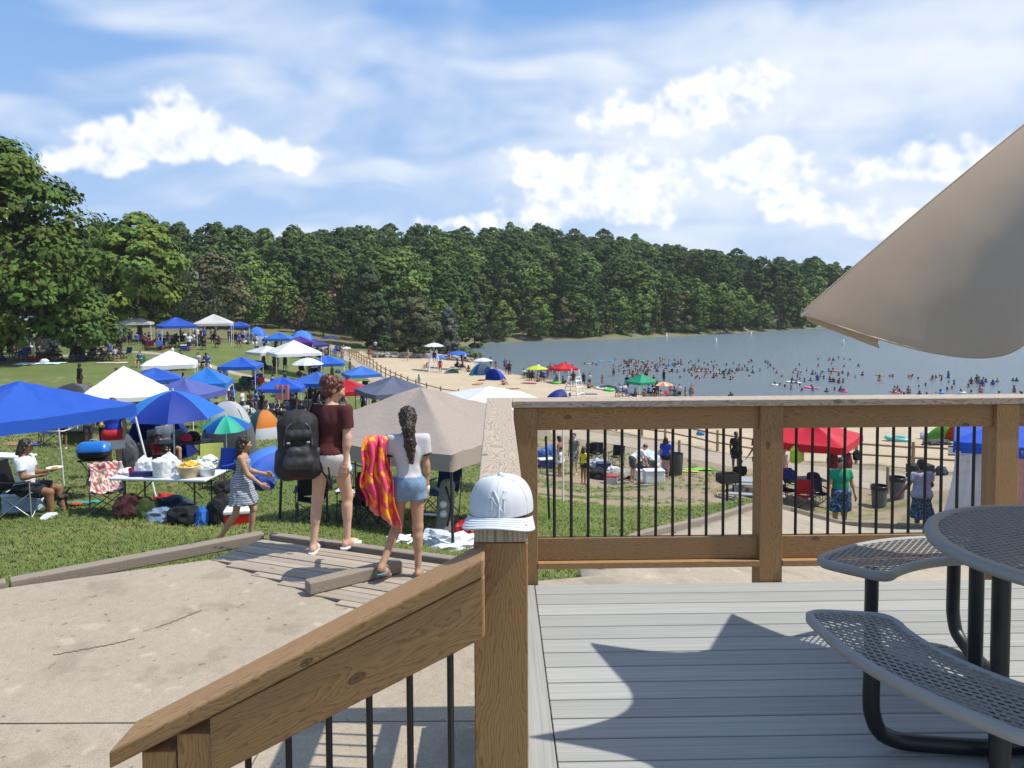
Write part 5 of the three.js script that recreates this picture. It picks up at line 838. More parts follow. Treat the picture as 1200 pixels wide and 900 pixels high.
function domeTent(o) {   // four-sided dome; colour of each panel by height and side
  const { pos, w = 2.2, d = 2.2, h = 1.4, turn = 0, label, group, walls, top, open = -1, n = 14, name = 'dome_tent', power = .55, cut = .45 } = o; const t = thing(name, label, 'tent', at3(pos), turn, group);
  const sh = (a, y) => { const c = Math.cos(a), s = Math.sin(a), sq = Math.pow(Math.pow(Math.abs(c), 3.2) + Math.pow(Math.abs(s), 3.2), -1 / 3.2), k = Math.pow(1 - Math.pow(y, 1.9), power) * .5; return [c * sq * w * k, y * h, s * sq * d * k]; };
  for (let k = 0; k < 4; k++) { const a0 = k * Math.PI / 2 - Math.PI / 4; const mk = (y0, y1) => grid(n, 8, (u, v) => sh(a0 + u * Math.PI / 2, lerp(y0, y1, v))); if (k !== open) part('wall_panel', mk(0, cut), fabric(walls[k % walls.length], .15), t); part('roof_panel', mk(cut, 1), fabric(top[k % top.length], .2), t); part('pole', tube([0, .3, .6, .85, 1].map(y => { const p = sh(a0, y); return V(p[0] * 1.005, p[1] + .004, p[2] * 1.005); }), .012, 14, 5), M.darkPole, t); }
  part('floor', place(new THREE.BoxGeometry(w * .92, .03, d * .92), 0, .02, 0), fabric(walls[0], 0), t); return t;
}
function beachShelter(o) {   // a pop-up shell, open in front (+z)
  const { pos, w = 1.8, h = 1.2, d = 1.3, turn = 0, cols, label, group } = o; const t = thing('beach_shelter', label, 'tent', at3(pos), turn, group);
  const sh = (u, v) => { const a = lerp(0, Math.PI, u), e = Math.pow(v, .8); const x = -Math.cos(a) * w / 2 * Math.cos(e * .35), y = Math.sin(a) * h * Math.sqrt(Math.max(0, 1 - Math.pow(e, 2.2))), z = d * (.45 - e); return [x, y, z]; };
  const n = cols.length; for (let k = 0; k < n; k++) part('panel', grid(8, 10, (u, v) => sh((k + u) / n, v)), fabric(cols[k], .15), t);
  part('floor', place(new THREE.BoxGeometry(w * .95, .02, d), 0, .02, 0), fabric(cols[0], 0), t); return t;
}
// ---------------------------------------------------------------- camp furniture and bags
function campChair(o) {
  const { pos, turn = 0, color = '#1b2a55', label, group, frame = M.darkPole, s = 1, backH = .9 } = o; const t = thing('camp_chair', label, 'chair', at3(pos), turn, group); t.scale.setScalar(s); const m = fabric(color, .05);
  part('seat', thick(grid(8, 8, (u, v) => [(u - .5) * .52, .44 - .09 * Math.sin(u * 3.14) * (.6 + .4 * Math.sin(v * 3.14)) + .03 * v, (v - .5) * .5]), .008), m, t);
  part('backrest', thick(grid(8, 8, (u, v) => [(u - .5) * .54, .42 + v * (backH - .42), -.24 - .13 * v - .04 * Math.sin(u * 3.14)]), .008), m, t);
  for (const s2 of [-1, 1]) { part('armrest', thick(grid(4, 6, (u, v) => [s2 * .29 + (u - .5) * .07, .62 - .02 * Math.sin(v * 3.14), (v - .5) * .52]), .012), m, t); part('back_post', bar([s2 * .28, 0, -.26], [s2 * .28, backH, -.36], .011, 6), frame, t); part('front_post', bar([s2 * .28, 0, .26], [s2 * .28, .62, .24], .011, 6), frame, t); part('side_cross', merge([bar([s2 * .28, .03, .26], [s2 * .27, .44, -.26], .009, 5), bar([s2 * .28, .03, -.26], [s2 * .27, .44, .25], .009, 5)]), frame, t); }
  for (const z of [-.26, .26]) part('cross_leg', merge([bar([-.28, .03, z], [.26, .44, z], .009, 5), bar([.28, .03, z], [-.26, .44, z], .009, 5)]), frame, t); return t;
}
const lumpGeo = (seed, sx, sy, sz, amp = .3, det = 3) => { const g = new THREE.IcosahedronGeometry(1, det), p = g.attributes.position; for (let i = 0; i < p.count; i++) { const x = p.getX(i), y = p.getY(i), z = p.getZ(i), k = 1 + amp * fbm3(x * 1.1 + seed, y * 1.3, z * 1.1, 3) - amp * .35 * Math.abs(n3(x * 3 + seed, y * 3, z * 3)); p.setXYZ(i, x * k * sx, Math.max(y * k, -.55) * sy + sy * .55, z * k * sz); } g.computeVertexNormals(); return g; };
function lump(name, seed, size, color, label, cat, pos, turn = 0, group, amp = .3, rough = .85) { return solo(name, lumpGeo(seed, size[0] / 2, size[1] / 1.55, size[2] / 2, amp), color.isMaterial ? color : flat(color, rough), label, cat, at3(pos), turn, group); }
function cooler(pos, turn, body, lid, label, s = 1, group) { const t = thing('cooler', label, 'cooler', at3(pos), turn, group); t.scale.setScalar(s); part('box', rbox(.66, .36, .38, .03, 0, .19, 0), flat(body, .5), t); part('lid', rbox(.69, .07, .41, .025, 0, .40, 0), flat(lid, .5), t); for (const k of [-1, 1]) part('handle', tube([[k * .335, .30, -.1], [k * .37, .24, -.09], [k * .37, .24, .09], [k * .335, .30, .1]], .012, 12, 5), flat(lid, .5), t); part('latch', rbox(.06, .06, .02, .006, 0, .355, .195), flat(body, .5), t); return t; }
function foldingTable(o) { const { pos, turn = 0, w = 1.83, d = .76, h = .73, color = '#c9ccd0', label, group } = o; const t = thing('folding_table', label, 'table', at3(pos), turn, group); part('table_top', rbox(w, .045, d, .02, 0, h, 0), flat(color, .55), t); for (const s of [-1, 1]) { for (const z of [-1, 1]) part('leg', bar([s * w * .36, 0, z * d * .38], [s * w * .36, h - .02, z * d * .38], .014, 6), M.darkPole, t); part('leg_brace', merge([bar([s * w * .36, .12, -d * .38], [s * w * .36, .12, d * .38], .011, 5), bar([s * w * .36, .35, 0], [s * w * .12, h - .03, 0], .010, 5)]), M.darkPole, t); } return t; }
function sheet(name, pos, turn, w, d, color, label, cat, group, rough = .9) { const n = Math.max(6, Math.round(w * 6)), c = Math.cos(turn), s = Math.sin(turn); const g = thick(grid(n, n, (u, v) => { const x = (u - .5) * w, z = (v - .5) * d, wx = pos.x + x * c + z * s, wz = pos.z - x * s + z * c; return [x, gy(wx, wz) - pos.y + .045 + .02 * n2(x * 4 + wx, z * 4), z]; }), .02); return solo(name, g, color.isMaterial ? color : flat(color, rough), label, cat, at3(pos), turn, group); }

// --- the big ones close by
canopy({ pos: V(-9.0, gy(-8.2, -14), -14.0), w: 2.72, leg: 1.74, rise: .50, turn: -.54, color: '#2257bd', val: .22, label: 'large royal blue canopy standing over the seated man in white', n: 24, slant: .26, sag: .07 });
canopy({ pos: V(-1.44, gy(-1.2, -11.9), -12.0), w: 3.02, leg: 1.50, rise: .66, turn: -.478, color: '#a3968a', val: .22, pole: M.darkPole, label: 'tan canopy on dark legs just below the plank landing', n: 22, slant: .05, sag: .05, tr: .1 });
canopy({ pos: S(574, 20), w: 3.0, leg: 2.42, rise: .40, turn: .35, color: '#e4e6ea', val: .22, label: 'low white canopy behind the tan one', n: 14 });
canopy({ pos: S(462, 36), w: 2.9, leg: 2.2, rise: .66, turn: .5, color: '#5d6379', val: .2, pole: M.darkPole, label: 'slate grey canopy behind the tan one by the fence', n: 14 });
canopy({ pos: S(405, 47), w: 2.9, leg: 1.68, rise: .64, turn: .25, color: '#b81220', label: 'red canopy among the blue ones on the lawn', n: 14 });
canopy({ pos: S(372, 52), w: 2.9, leg: 1.68, rise: .64, turn: -.3, color: '#3566bd', label: 'blue canopy touching the red one on the lawn', n: 13 });
canopy({ pos: S(331, 50), w: 2.9, leg: 1.62, rise: .62, turn: .12, color: '#1f56c2', label: 'royal blue canopy with a pink towel hanging from its edge', n: 14 });
canopy({ pos: S(424, 62), w: 2.7, leg: 1.65, rise: .6, turn: .4, color: '#3b73c9', label: 'small sky blue canopy between the red and grey canopies', n: 13 });
canopy({ pos: S(384, 66), w: 2.9, leg: 1.65, rise: .6, turn: .2, color: '#2a63c4', label: 'blue canopy behind the white round parasol', n: 10 });
sunshade({ pos: S(361, 61), r: 1.3, h: 2.1, cols: ['#dfe2e6'], label: 'white round parasol among the blue canopies', rise: .5 });
canopy({ pos: S(345, 64), w: 3.7, leg: 2.0, rise: 1.0, turn: .5, color: '#e6e8ea', label: 'wide white peaked canopy in the middle of the lawn', n: 14 });
canopy({ pos: S(313, 66), w: 2.6, leg: 1.4, rise: .5, turn: .8, color: '#cfd2d4', label: 'low white canopy with a dark side beside the peaked white one', n: 10 });
canopy({ pos: S(352, 82), w: 2.6, leg: 1.65, rise: .6, turn: .3, color: '#4b2788', label: 'purple canopy at the back of the lawn', n: 10 });
canopy({ pos: S(327, 80), w: 2.8, leg: 1.65, rise: .6, turn: .1, color: '#2a67c0', label: 'blue canopy beside the purple one', n: 10 });
canopy({ pos: S(369, 84), w: 2.6, leg: 1.65, rise: .6, turn: .5, color: '#393a80', label: 'dark violet blue canopy beside the purple one', n: 10 });
canopy({ pos: S(200, 48), w: 3.1, leg: 2.0, rise: .8, turn: .35, color: '#e6e6e6', label: 'white canopy with a pointed roof behind the blue tents', n: 14 });
canopy({ pos: S(182, 42), w: 2.7, leg: 1.55, rise: .55, turn: .5, color: '#2458b8', label: 'blue canopy with pale side walls behind the white canopy', n: 13 });
canopy({ pos: S(243, 40), w: 2.3, leg: 1.95, rise: .75, turn: .2, color: '#2474cc', label: 'bright azure canopy with a white frame', n: 14, slant: .2 });
canopy({ pos: S(217, 33), w: 2.5, leg: 1.55, rise: .6, turn: -.2, color: '#5560a8', label: 'faded periwinkle canopy above the striped umbrella', n: 14 });
canopy({ pos: S(283, 55), w: 2.6, leg: 1.65, rise: .6, turn: .1, color: '#1e5cc0', label: 'blue canopy shading a row of green and red chairs', n: 13 });
canopy({ pos: S(147, 29), w: 2.65, leg: 1.48, rise: 1.05, turn: .25, color: '#eceae4', val: .14, label: 'tall white peaked canopy behind the blue grill', n: 18, sag: .03 });
canopy({ pos: S(207, 72), w: 3.1, leg: 2.1, rise: .8, turn: .6, color: '#1f4fb4', label: 'blue canopy on the far rise full of people', n: 12, group: 'canopies on the far rise' });
canopy({ pos: S(251, 78), w: 3.6, leg: 2.1, rise: .9, turn: .3, color: '#c9c8c4', label: 'off white canopy on the far rise', n: 12, group: 'canopies on the far rise' });
canopy({ pos: S(160, 82), w: 3.4, leg: 2.1, rise: .6, turn: .3, color: '#cfcfc8', label: 'pale canopy below the bright green tree', n: 10, group: 'canopies on the far rise' });
canopy({ pos: S(281, 88), w: 2.2, leg: 2.0, rise: .5, turn: .3, color: '#1f4fae', label: 'small blue canopy beside the off white one on the far rise', n: 10, group: 'canopies on the far rise' });
canopy({ pos: S(36, 88), w: 3.2, leg: 2.0, rise: .6, turn: .3, color: '#d9d9d6', label: 'white canopy glimpsed behind the tall shade tree', n: 10, group: 'canopies on the far rise' });
domeTent({ pos: S(301, 92), w: 2.8, d: 2.8, h: 2.1, walls: ['#b9c3d2', '#9fb0c8'], top: ['#2f6fd0', '#3f7cd6'], label: 'blue topped white screen tent on the far rise', group: 'screen tents on the far rise', turn: .3 });
domeTent({ pos: S(354, 98), w: 3.7, d: 3.4, h: 2.2, walls: ['#c3cad4', '#aab7c9'], top: ['#2f6fd0', '#4a86dc'], label: 'wide blue topped screen tent with a red cooler in front', group: 'screen tents on the far rise', turn: .3 });
sunshade({ pos: S(388, 104), r: 1.5, h: 2.2, cols: ['#26305e'], label: 'navy parasol beside the sandy path', rise: .4 });
domeTent({ pos: S(240, 50), w: 1.7, d: 1.7, h: 1.7, walls: ['#9fb3d0'], top: ['#2f63c0', '#3f74cc'], label: 'blue dome tent behind the azure canopy', turn: .4 });
domeTent({ pos: S(86, 38), w: 2.5, d: 2.0, h: 1.15, walls: ['#4a4b50', '#2f3036'], top: ['#5a5c63', '#34353b'], open: 1, label: 'charcoal grey tent behind the large blue canopy', turn: .2 });
domeTent({ pos: S(90, 33), w: 1.4, d: 1.6, h: .95, walls: ['#8cc0dd'], top: ['#9fd0e6'], label: 'pale aqua tent in front of the charcoal one', turn: .5 });
domeTent({ pos: S(268, 22.5), w: 1.55, d: 1.6, h: 1.55, walls: ['#585b60', '#44474d'], top: ['#b9bcc0', '#a8acb2'], label: 'grey mesh screen tent with a pale roof', turn: .25, power: .5, cut: .58 });
domeTent({ pos: S(309, 29), w: 1.35, d: 1.3, h: 1.15, walls: ['#1c2450', '#c9cbd0'], top: ['#0f7f86', '#cf7a1c', '#0b4d52', '#d0892c'], label: 'teal and orange patterned dome tent', turn: .7 });
beachShelter({ pos: S(304, 18), w: 1.0, h: .68, d: .9, cols: ['#2c5fc4', '#4b7fd8', '#2c5fc4'], label: 'blue pop up shelter behind the girl in the sundress', turn: 2.4 });
beachShelter({ pos: S(190, 21), w: 1.6, h: 1.5, d: 1.2, cols: ['#10237c', '#132a90', '#10237c'], label: 'deep blue shelter open to the front under the striped umbrella', turn: .15 });
sunshade({ pos: S(205, 17.5), r: 1.12, h: 1.96, cols: ['#1f6fd0', '#16389a', '#16389a', '#2d86d8', '#a8d020', '#9ad0dc', '#1f6fd0', '#16389a'], tdir: .3, tilt: .08, label: 'large blue and lime beach umbrella over the folding table', rise: .52, scal: .06, ribs: true, panels: 8 });
sunshade({ pos: S(266, 18.5), r: .6, h: 1.38, cols: ['#1b56b8', '#35b79a', '#35b79a', '#1b56b8', '#35b79a'], tdir: .2, tilt: .1, label: 'small teal and blue striped umbrella beside the screen tent', rise: .28, ribs: true, panels: 10 });
canopy({ pos: S(402, 18.5), w: 1.2, leg: 1.25, rise: .22, turn: .6, color: '#1f74d0', label: 'small blue shade beyond the tan canopy', val: .08, n: 10, pole: M.darkPole });
// --- right of the deck
canopy({ pos: S(946, 27), w: 3.0, leg: 2.4, rise: .62, turn: -.62, color: '#c41028', label: 'bright red canopy beyond the deck railing', n: 16, pole: M.darkPole });
(function blueTent() {
  const pos = V(10.34, gy(9, -14.4), -14.84), t = canopy({ pos, w: 3.0, leg: 2.02, rise: .62, turn: -.53, color: '#1c53c6', label: 'blue canopy with white and pink side curtains beyond the railing', n: 16, val: .2 });
  const wl = fabric('#c7c9d2', .25), pk = fabric('#bd8f8a', .3);
  const curtain = (a, b, m, y1 = 1.95) => part('curtain', grid(26, 10, (u, v) => { const p = V(...a).lerp(V(...b), u), f = .05 * Math.sin(u * 34) * (1 - v) + .03 * Math.sin(u * 61); return [p.x + f * .4, y1 * v - .1 * (1 - v), p.z + f]; }), m, t);
  curtain([-.95, 0, 1.5], [.55, 0, 1.5], pk); curtain([.55, 0, 1.49], [1.5, 0, 1.49], pk);
  part('curtain', grid(16, 14, (u, v) => { const e = Math.pow(1 - v, 1.8); return [-1.48 - e * .42 * (1 - u * .55) + u * .55, 1.95 * v - .1, 1.52 + .04 * Math.sin(u * 16) - .1 * u]; }), wl, t);
})();
// ---------------------------------------------------------------- the picnic close to the yard
const C = { frame: std(.42, .43, .44, .4, { metalness: .6 }) };
(function picnic() {
  const ch = S(28, 12.5); const chair = campChair({ pos: ch, turn: Math.PI / 2 + .1, color: '#17181d', frame: C.frame, label: 'black camp chair holding the man in white' });
  const mn = person({ cell: .02, h: 1.75, fat: 1.12, skin: 'brown', seat: .37, lean: -.06, headTilt: [.22, .15, 0], legL: { t: [.12, -.12, 1], s: [0, -1, .18], foot: [.1, -.02, 1] }, legR: { t: [-.12, -.12, 1], s: [0, -1, .02], foot: [-.1, -.02, 1] }, armL: { u: [.12, -1, .25], f: [-.05, .12, 1], curl: .7, pn: [0, 1, 0] }, armR: { u: [-.12, -1, .3], f: [.1, .1, 1], curl: .7, pn: [0, 1, 0] }, hair: { t: 'long', len: .04, c: [.014, .011, .010], curl: .015 }, wear: [{ t: 'tee', c: '#c9ced6', hem: .0 }, { t: 'shorts', c: '#20232b', len: .75 }] }, 'man in a white t-shirt eating from a plate in a black camp chair', V(ch.x + .06, ch.y, ch.z), Math.PI / 2 + .1);
  { const q = mn.J.hq, hp = (x, y, z) => mn.J.head.clone().add(V(x, y, z).applyQuaternion(q)); part('visor', thick(grid(12, 5, (u, s) => { const a = (u - .5) * 2.6, r = .095 + s * .085 * Math.max(.1, Math.cos(a)); return hp(Math.sin(a) * .092, .05, Math.cos(a) * r).toArray(); }), .006).scale(mn.k, mn.k, mn.k), flat('#1a3a9c'), mn.g); }
  { const p = mn.w(mn.J.wL.clone().lerp(mn.J.wR, .5).add(V(0, .06, .14))); const pl = thing('paper_plate', 'white paper plate of food held by the seated man', 'plate', at3(p)); part('plate', lathe([[0, 0], [.085, .002], [.11, .02], [.125, .024], [.125, .028], [.1, .022], [.08, .008], [0, .006]], 20), flat('#e2e0d8'), pl); part('food', place(lumpGeo(4, .06, .018, .05, .4, 2), .01, .008, 0), flat('#b0632a'), pl); }
  person({ cell: .024, h: 1.78, fat: 1.2, skin: 'tan', headTilt: [.2, .2, 0], armL: { u: [.3, -1, .12], f: [.05, -.6, .5] }, armR: { u: [-.18, -1, .25], f: [.35, .05, 1], curl: .7, pn: [0, 1, 0] }, hair: { t: 'short', c: [.03, .02, .015] }, wear: [{ t: 'tee', c: '#1c3fae', hem: -.06 }, { t: 'shorts', c: (x, y) => y > .80 ? [.55, .02, .025] : [.72, .70, .68], len: .78, inf: .03 }, { t: 'shoes', c: '#c8c6c2' }] }, 'man in a blue t-shirt and red and white shorts behind the grill', S(134, 17.2), .25);
  // grill on a folding stand
  (function () {
    const g = thing('portable_grill', 'blue lidded charcoal grill on a black folding stand', 'grill', at3(S(111, 15.6)), .15), bl = std(.02, .16, .55, .25);
    part('lid', fieldMesh([{ ...cap(V(-.17, .80, 0), V(.17, .80, 0), .15, .15) }, cap(V(-.2, .76, .08), V(.2, .76, .08), .10, .10), cap(V(-.2, .76, -.08), V(.2, .76, -.08), .10, .10)], .02, { k: .06, clip: (x, y) => .735 - y }), bl, g);
    part('firebox', fieldMesh([cap(V(-.19, .70, .07), V(.19, .70, .07), .10, .10), cap(V(-.19, .70, -.07), V(.19, .70, -.07), .10, .10)], .02, { k: .05, clip: (x, y) => Math.max(y - .728, .60 - y) }), M.black, g);
    part('handle', tube([[-.07, .955, .0], [-.06, .985, 0], [.06, .985, 0], [.07, .955, 0]], .01, 10, 5), flat('#aeb4ba'), g); part('shelf', rbox(.56, .02, .30, .008, 0, .575, 0), M.black, g);
    for (const z of [-.14, .14]) { part('leg', tube([[-.26, .57, z], [-.16, .52, z], [.16, .02, z]], .011, 12, 5), M.black, g); part('leg', tube([[.26, .57, z], [.16, .52, z], [-.16, .02, z]], .011, 12, 5), M.black, g); }
  })();
  // table with food
  const tp = S(199, 12.4), tt = -.10; foldingTable({ pos: tp, turn: tt, w: 1.62, d: .72, label: 'pale grey folding table loaded with food bags and tubs' });
  const onT = (x, z, y = .755) => V(tp.x + x * Math.cos(tt) + z * Math.sin(tt), tp.y + y, tp.z - x * Math.sin(tt) + z * Math.cos(tt));
  const plastic = new THREE.MeshPhysicalMaterial({ color: '#e6e8ea', roughness: .35, side: THREE.DoubleSide, transmission: .3, thickness: 0 });
  lump('plastic_bag', 2, [.42, .34, .34], plastic, 'full white plastic bag in the middle of the folding table', 'bag', onT(.02, .05), .2, null, .4, .4);
  solo('food_bucket', fieldMesh([{ ...cap(V(0, .0, 0), V(0, .27, 0), .135, .15), flat: true, flatA: true }], .018, { disp: (x, y, z) => .008 * n3(x * 20, y * 8, z * 20) }), flat('#d9dcdf', .4), 'white food bucket wrapped in plastic on the folding table', 'bucket', at3(onT(.0, .19)), 0);
  lump('plastic_bag', 7, [.30, .26, .26], plastic, 'knotted white plastic bag beside a cup on the folding table', 'bag', onT(-.45, -.05), .7, null, .45, .4);
  solo('food_bowl', lathe([[0, 0], [.14, 0], [.19, .17], [.185, .19], [.17, .17], [.13, .02], [0, .02]], 24), flat('#cbb892', .4), 'cream bowl of yellow crisps on the folding table', 'bowl', at3(onT(.45, .17)), 0);
  lump('crisps', 3, [.26, .10, .24], '#d8a92a', 'yellow crisps heaped in the cream bowl', 'food', onT(.45, .17, .90), 0, null, .6);
  lump('plastic_bag', 9, [.34, .22, .28], plastic, 'loose white plastic bag behind the cream bowl', 'bag', onT(.44, -.06), 0, null, .5, .4);
  solo('serving_tub', lathe([[0, 0], [.11, 0], [.13, .12], [.145, .125], [.14, .135], [.12, .12], [.1, .01], [0, .01]], 20), flat('#dfe3e6', .4), 'white plastic serving tub at the end of the folding table', 'tub', at3(onT(.70, .08)), 0);
  lump('napkins', 5, [.22, .10, .18], '#e8e8e8', 'crumpled white napkins on the serving tub', 'napkins', onT(.70, .08, .87), 0, null, .6);
  solo('snack_box', rbox(.34, .075, .10, .01, 0, .04, 0), flat('#23265e', .5), 'narrow navy box on the folding table', 'box', at3(onT(-.33, .22)), .05);
  solo('snack_box', rbox(.13, .17, .07, .01, 0, .085, 0), flat('#7a3a8c', .5), 'purple snack box behind the bucket on the folding table', 'box', at3(onT(.2, -.12)), .3);
  solo('drink_cup', lathe([[0, 0], [.035, 0], [.045, .12], [.04, .12], [.03, .01], [0, .01]], 14), flat('#b01a20', .4), 'red drinking cup on the folding table', 'cup', at3(onT(-.53, .18)), 0);
  lump('napkins', 6, [.24, .09, .22], '#eceded', 'pile of white napkins at the near end of the folding table', 'napkins', onT(-.68, .05), 0, null, .5);
  lump('duffel_bag', 11, [.62, .36, .42], '#101116', 'black duffel bag under the folding table', 'bag', S(218, 12.0), .2);
  lump('duffel_bag', 12, [.5, .40, .40], '#3a1418', 'dark red bag under the folding table', 'bag', S(152, 12.1), 0);
  lump('jacket', 13, [.75, .34, .5], '#1f3550', 'navy jacket heaped under the folding table', 'clothes', S(200, 12.7), .5, null, .55);
  lump('jacket', 14, [.55, .24, .4], '#6d7f95', 'grey blue jacket on the bags under the folding table', 'clothes', S(190, 12.0), 0, null, .5);
  lump('shopping_bag', 15, [.42, .36, .32], '#3a4a1c', 'green patterned shopping bag under the folding table', 'bag', S(172, 12.1), 0);
  lump('towel_bundle', 16, [.22, .34, .2], '#2a66b4', 'small blue towel bundle against the table leg', 'towel', S(237, 11.9), 0, null, .4);
  lump('red_bag', 17, [.5, .24, .3], '#a3161c', 'red bag behind the folding table', 'bag', S(193, 13.6), 0, null, .5);
  lump('backpack', 18, [.40, .52, .34], '#0d0e12', 'slumped black backpack beyond the folding table', 'backpack', S(258, 12.0), .2, null, .25);
  (function () { const b = thing('lunch_cooler', 'small red cooler with a white lid on the grass', 'cooler', at3(S(279, 11.2)), .2); part('box', rbox(.36, .20, .24, .02, 0, .10, 0), flat('#b3131c', .45), b); part('lid', rbox(.38, .06, .26, .02, 0, .23, 0), flat('#d9dadb', .45), b); part('handle', tube([[-.17, .24, 0], [-.15, .30, 0], [.15, .30, 0], [.17, .24, 0]], .01, 12, 5), flat('#d9dadb', .45), b); })();
  // chair with a flowered wrap, things beside it
  const fc = S(126, 12.6); campChair({ pos: fc, turn: .5, color: '#1a1a1e', label: 'black camp chair draped with a flowered wrap', s: .9 });
  { const g = thick(grid(26, 30, (u, v) => { const x = (u - .5) * .56, s = v; let y, z; if (s < .25) { y = .80 - (.25 - s) * 1.2; z = -.40; } else if (s < .35) { y = .83; z = -.40 + (s - .25) * 1.2; } else { const t = (s - .35) / .65; y = .83 - .42 * Math.min(1, t * 1.25); z = -.28 + .55 * t * t; } return [x * .9 + .02 * Math.sin(v * 15), y * .95 + .02 * n2(u * 5, v * 5), z * .9 + .03 * Math.sin(u * 13 + v * 3)]; }), .012); colored(g, (x, y, z) => { const a = n3(x * 13, y * 13, z * 13), b = n3(x * 26 + 9, y * 26, z * 26); return a > .28 ? [.45, .05, .05] : b > .35 ? [.10, .08, .10] : a < -.4 ? [.32, .18, .12] : [.62, .56, .50]; }); solo('flowered_wrap', g, std(1, 1, 1, .95, { vertexColors: true }), 'flowered cream and red wrap thrown over a black camp chair', 'wrap', [fc.x, fc.y, fc.z], .5); }
  sheet('place_mat', S(99, 13.4), .3, .5, .3, '#2f8f86', 'teal mat lying on the grass by the flowered chair', 'mat'); sheet('place_mat', S(84, 13.2), .1, .34, .2, '#b2391c', 'orange red mat lying on the grass beside the teal one', 'mat');
  lump('water_bottle', 23, [.30, .10, .1], '#c6ccd2', 'clear crumpled plastic bottle on the grass', 'bottle', S(57, 12.2), 1.2, null, .3, .3);
  cooler(S(27, 12.9), .2, '#9db7d2', '#c3d3e2', 'pale blue cooler beside the black camp chair', .8);
  // small dark dog resting by the man's feet
  (function () {
    const d = thing('dog', 'small dark dog standing beside the seated man', 'dog', at3(S(65, 12.75)), Math.PI / 2 + 2.9);
    const coat = fieldMesh([ell(V(0, .30, .05), V(.085, .10, .16)), ell(V(0, .29, -.10), V(.075, .085, .14)), cap(V(0, .34, .16), V(0, .43, .25), .06, .05), ell(V(0, .46, .29), V(.055, .055, .07)), cap(V(0, .44, .33), V(0, .43, .38), .03, .022), cap(V(.04, .50, .27), V(.05, .56, .26), .018, .008), cap(V(-.04, .50, .27), V(-.05, .56, .26), .018, .008), cap(V(.05, .26, .13), V(.055, .14, .12), .035, .022), cap(V(.055, .14, .12), V(.055, .02, .14), .022, .02), cap(V(-.05, .26, .13), V(-.055, .14, .12), .035, .022), cap(V(-.055, .14, .12), V(-.055, .02, .14), .022, .02), cap(V(.05, .26, -.16), V(.06, .16, -.13), .045, .026), cap(V(.06, .16, -.13), V(.06, .09, -.20), .024, .018), cap(V(.06, .09, -.20), V(.06, .02, -.18), .018, .018), cap(V(-.05, .26, -.16), V(-.06, .16, -.13), .045, .026), cap(V(-.06, .16, -.13), V(-.06, .09, -.20), .024, .018), cap(V(-.06, .09, -.20), V(-.06, .02, -.18), .018, .018), cap(V(0, .33, -.22), V(0, .44, -.32), .02, .012)], .014, { k: .03 });
    colored(coat, (x, y, z) => { const n = n3(x * 9, y * 9, z * 9); return y < .1 || (z > .33) ? [.20, .17, .14] : n > .35 ? [.10, .08, .065] : [.022, .019, .018]; }); part('body', coat, std(1, 1, 1, .9, { vertexColors: true }), d);
  })();
  // under and behind the striped umbrella
  const seated = (o, label, pos, turn, group) => person({ cell: .032, seat: .40, lean: -.05, legL: { t: [.12, -.1, 1], s: [0, -1, .1] }, legR: { t: [-.12, -.1, 1], s: [0, -1, .1] }, armL: { u: [.2, -1, .3], f: [-.2, 0, 1] }, armR: { u: [-.2, -1, .3], f: [.2, 0, 1] }, ...o }, label, pos, turn, group);
  campChair({ pos: S(194, 19.5), turn: .9, color: '#22252c', label: 'dark camp chair of the man in grey under the striped umbrella' });
  seated({ h: 1.75, skin: 'tan', hair: { t: 'short' }, wear: [{ t: 'tee', c: '#5b6470' }, { t: 'shorts', c: '#24262c', len: .8 }] }, 'man in a grey t-shirt sitting in the shade of the striped umbrella', S(194, 19.5), .9);
  campChair({ pos: S(185, 18.2), turn: 1.2, color: '#2c2f36', label: 'dark camp chair of the child in red', s: .8 });
  seated({ h: 1.25, seat: .32, skin: 'tan', hair: { t: 'short' }, wear: [{ t: 'tee', c: '#c4242a' }, { t: 'shorts', c: '#1c2740', len: .8 }] }, 'child in a red t-shirt sitting in front of the deep blue shelter', S(185, 18.2), 1.2);
  foldingTable({ pos: S(216, 18.3), turn: .1, w: 1.2, d: .6, h: .68, color: '#33363b', label: 'dark folding table covered with bags under the umbrella' });
  lump('pink_bag', 31, [.28, .20, .2], '#c22a4a', 'bright pink bag on the dark folding table', 'bag', S(219, 18.2, .70), 0); lump('grey_bag', 32, [.34, .30, .26], '#5d626b', 'grey bag on the dark folding table', 'bag', S(211, 18.3, .70), 0); lump('black_bag', 33, [.40, .24, .3], '#15161a', 'black bag on the dark folding table', 'bag', S(227, 18.4, .70), 0);
  lump('black_bag', 34, [.7, .6, .5], '#121317', 'heap of black bags behind the blue shirted man', 'bag', S(161, 19), 0); lump('gear_bag', 35, [.5, .8, .4], '#4b4f55', 'tall grey gear bag behind the blue shirted man', 'bag', S(150, 18.6), 0, null, .2);
  campChair({ pos: S(248, 16.5), turn: .3, color: '#a9b15c', label: 'pale green camp chair under the teal umbrella', s: .9 }); lump('towel_bundle', 36, [.4, .2, .3], '#d8dcd4', 'white towel on the pale green chair', 'towel', S(246, 16.5, .42), 0);
  campChair({ pos: S(258, 15.8), turn: -.4, color: '#1c3f9e', label: 'royal blue camp chair under the teal umbrella', s: .9 });
  lump('black_bag', 37, [.5, .3, .4], '#17181b', 'black bag beside the royal blue camp chair', 'bag', S(264, 15.2), 0);
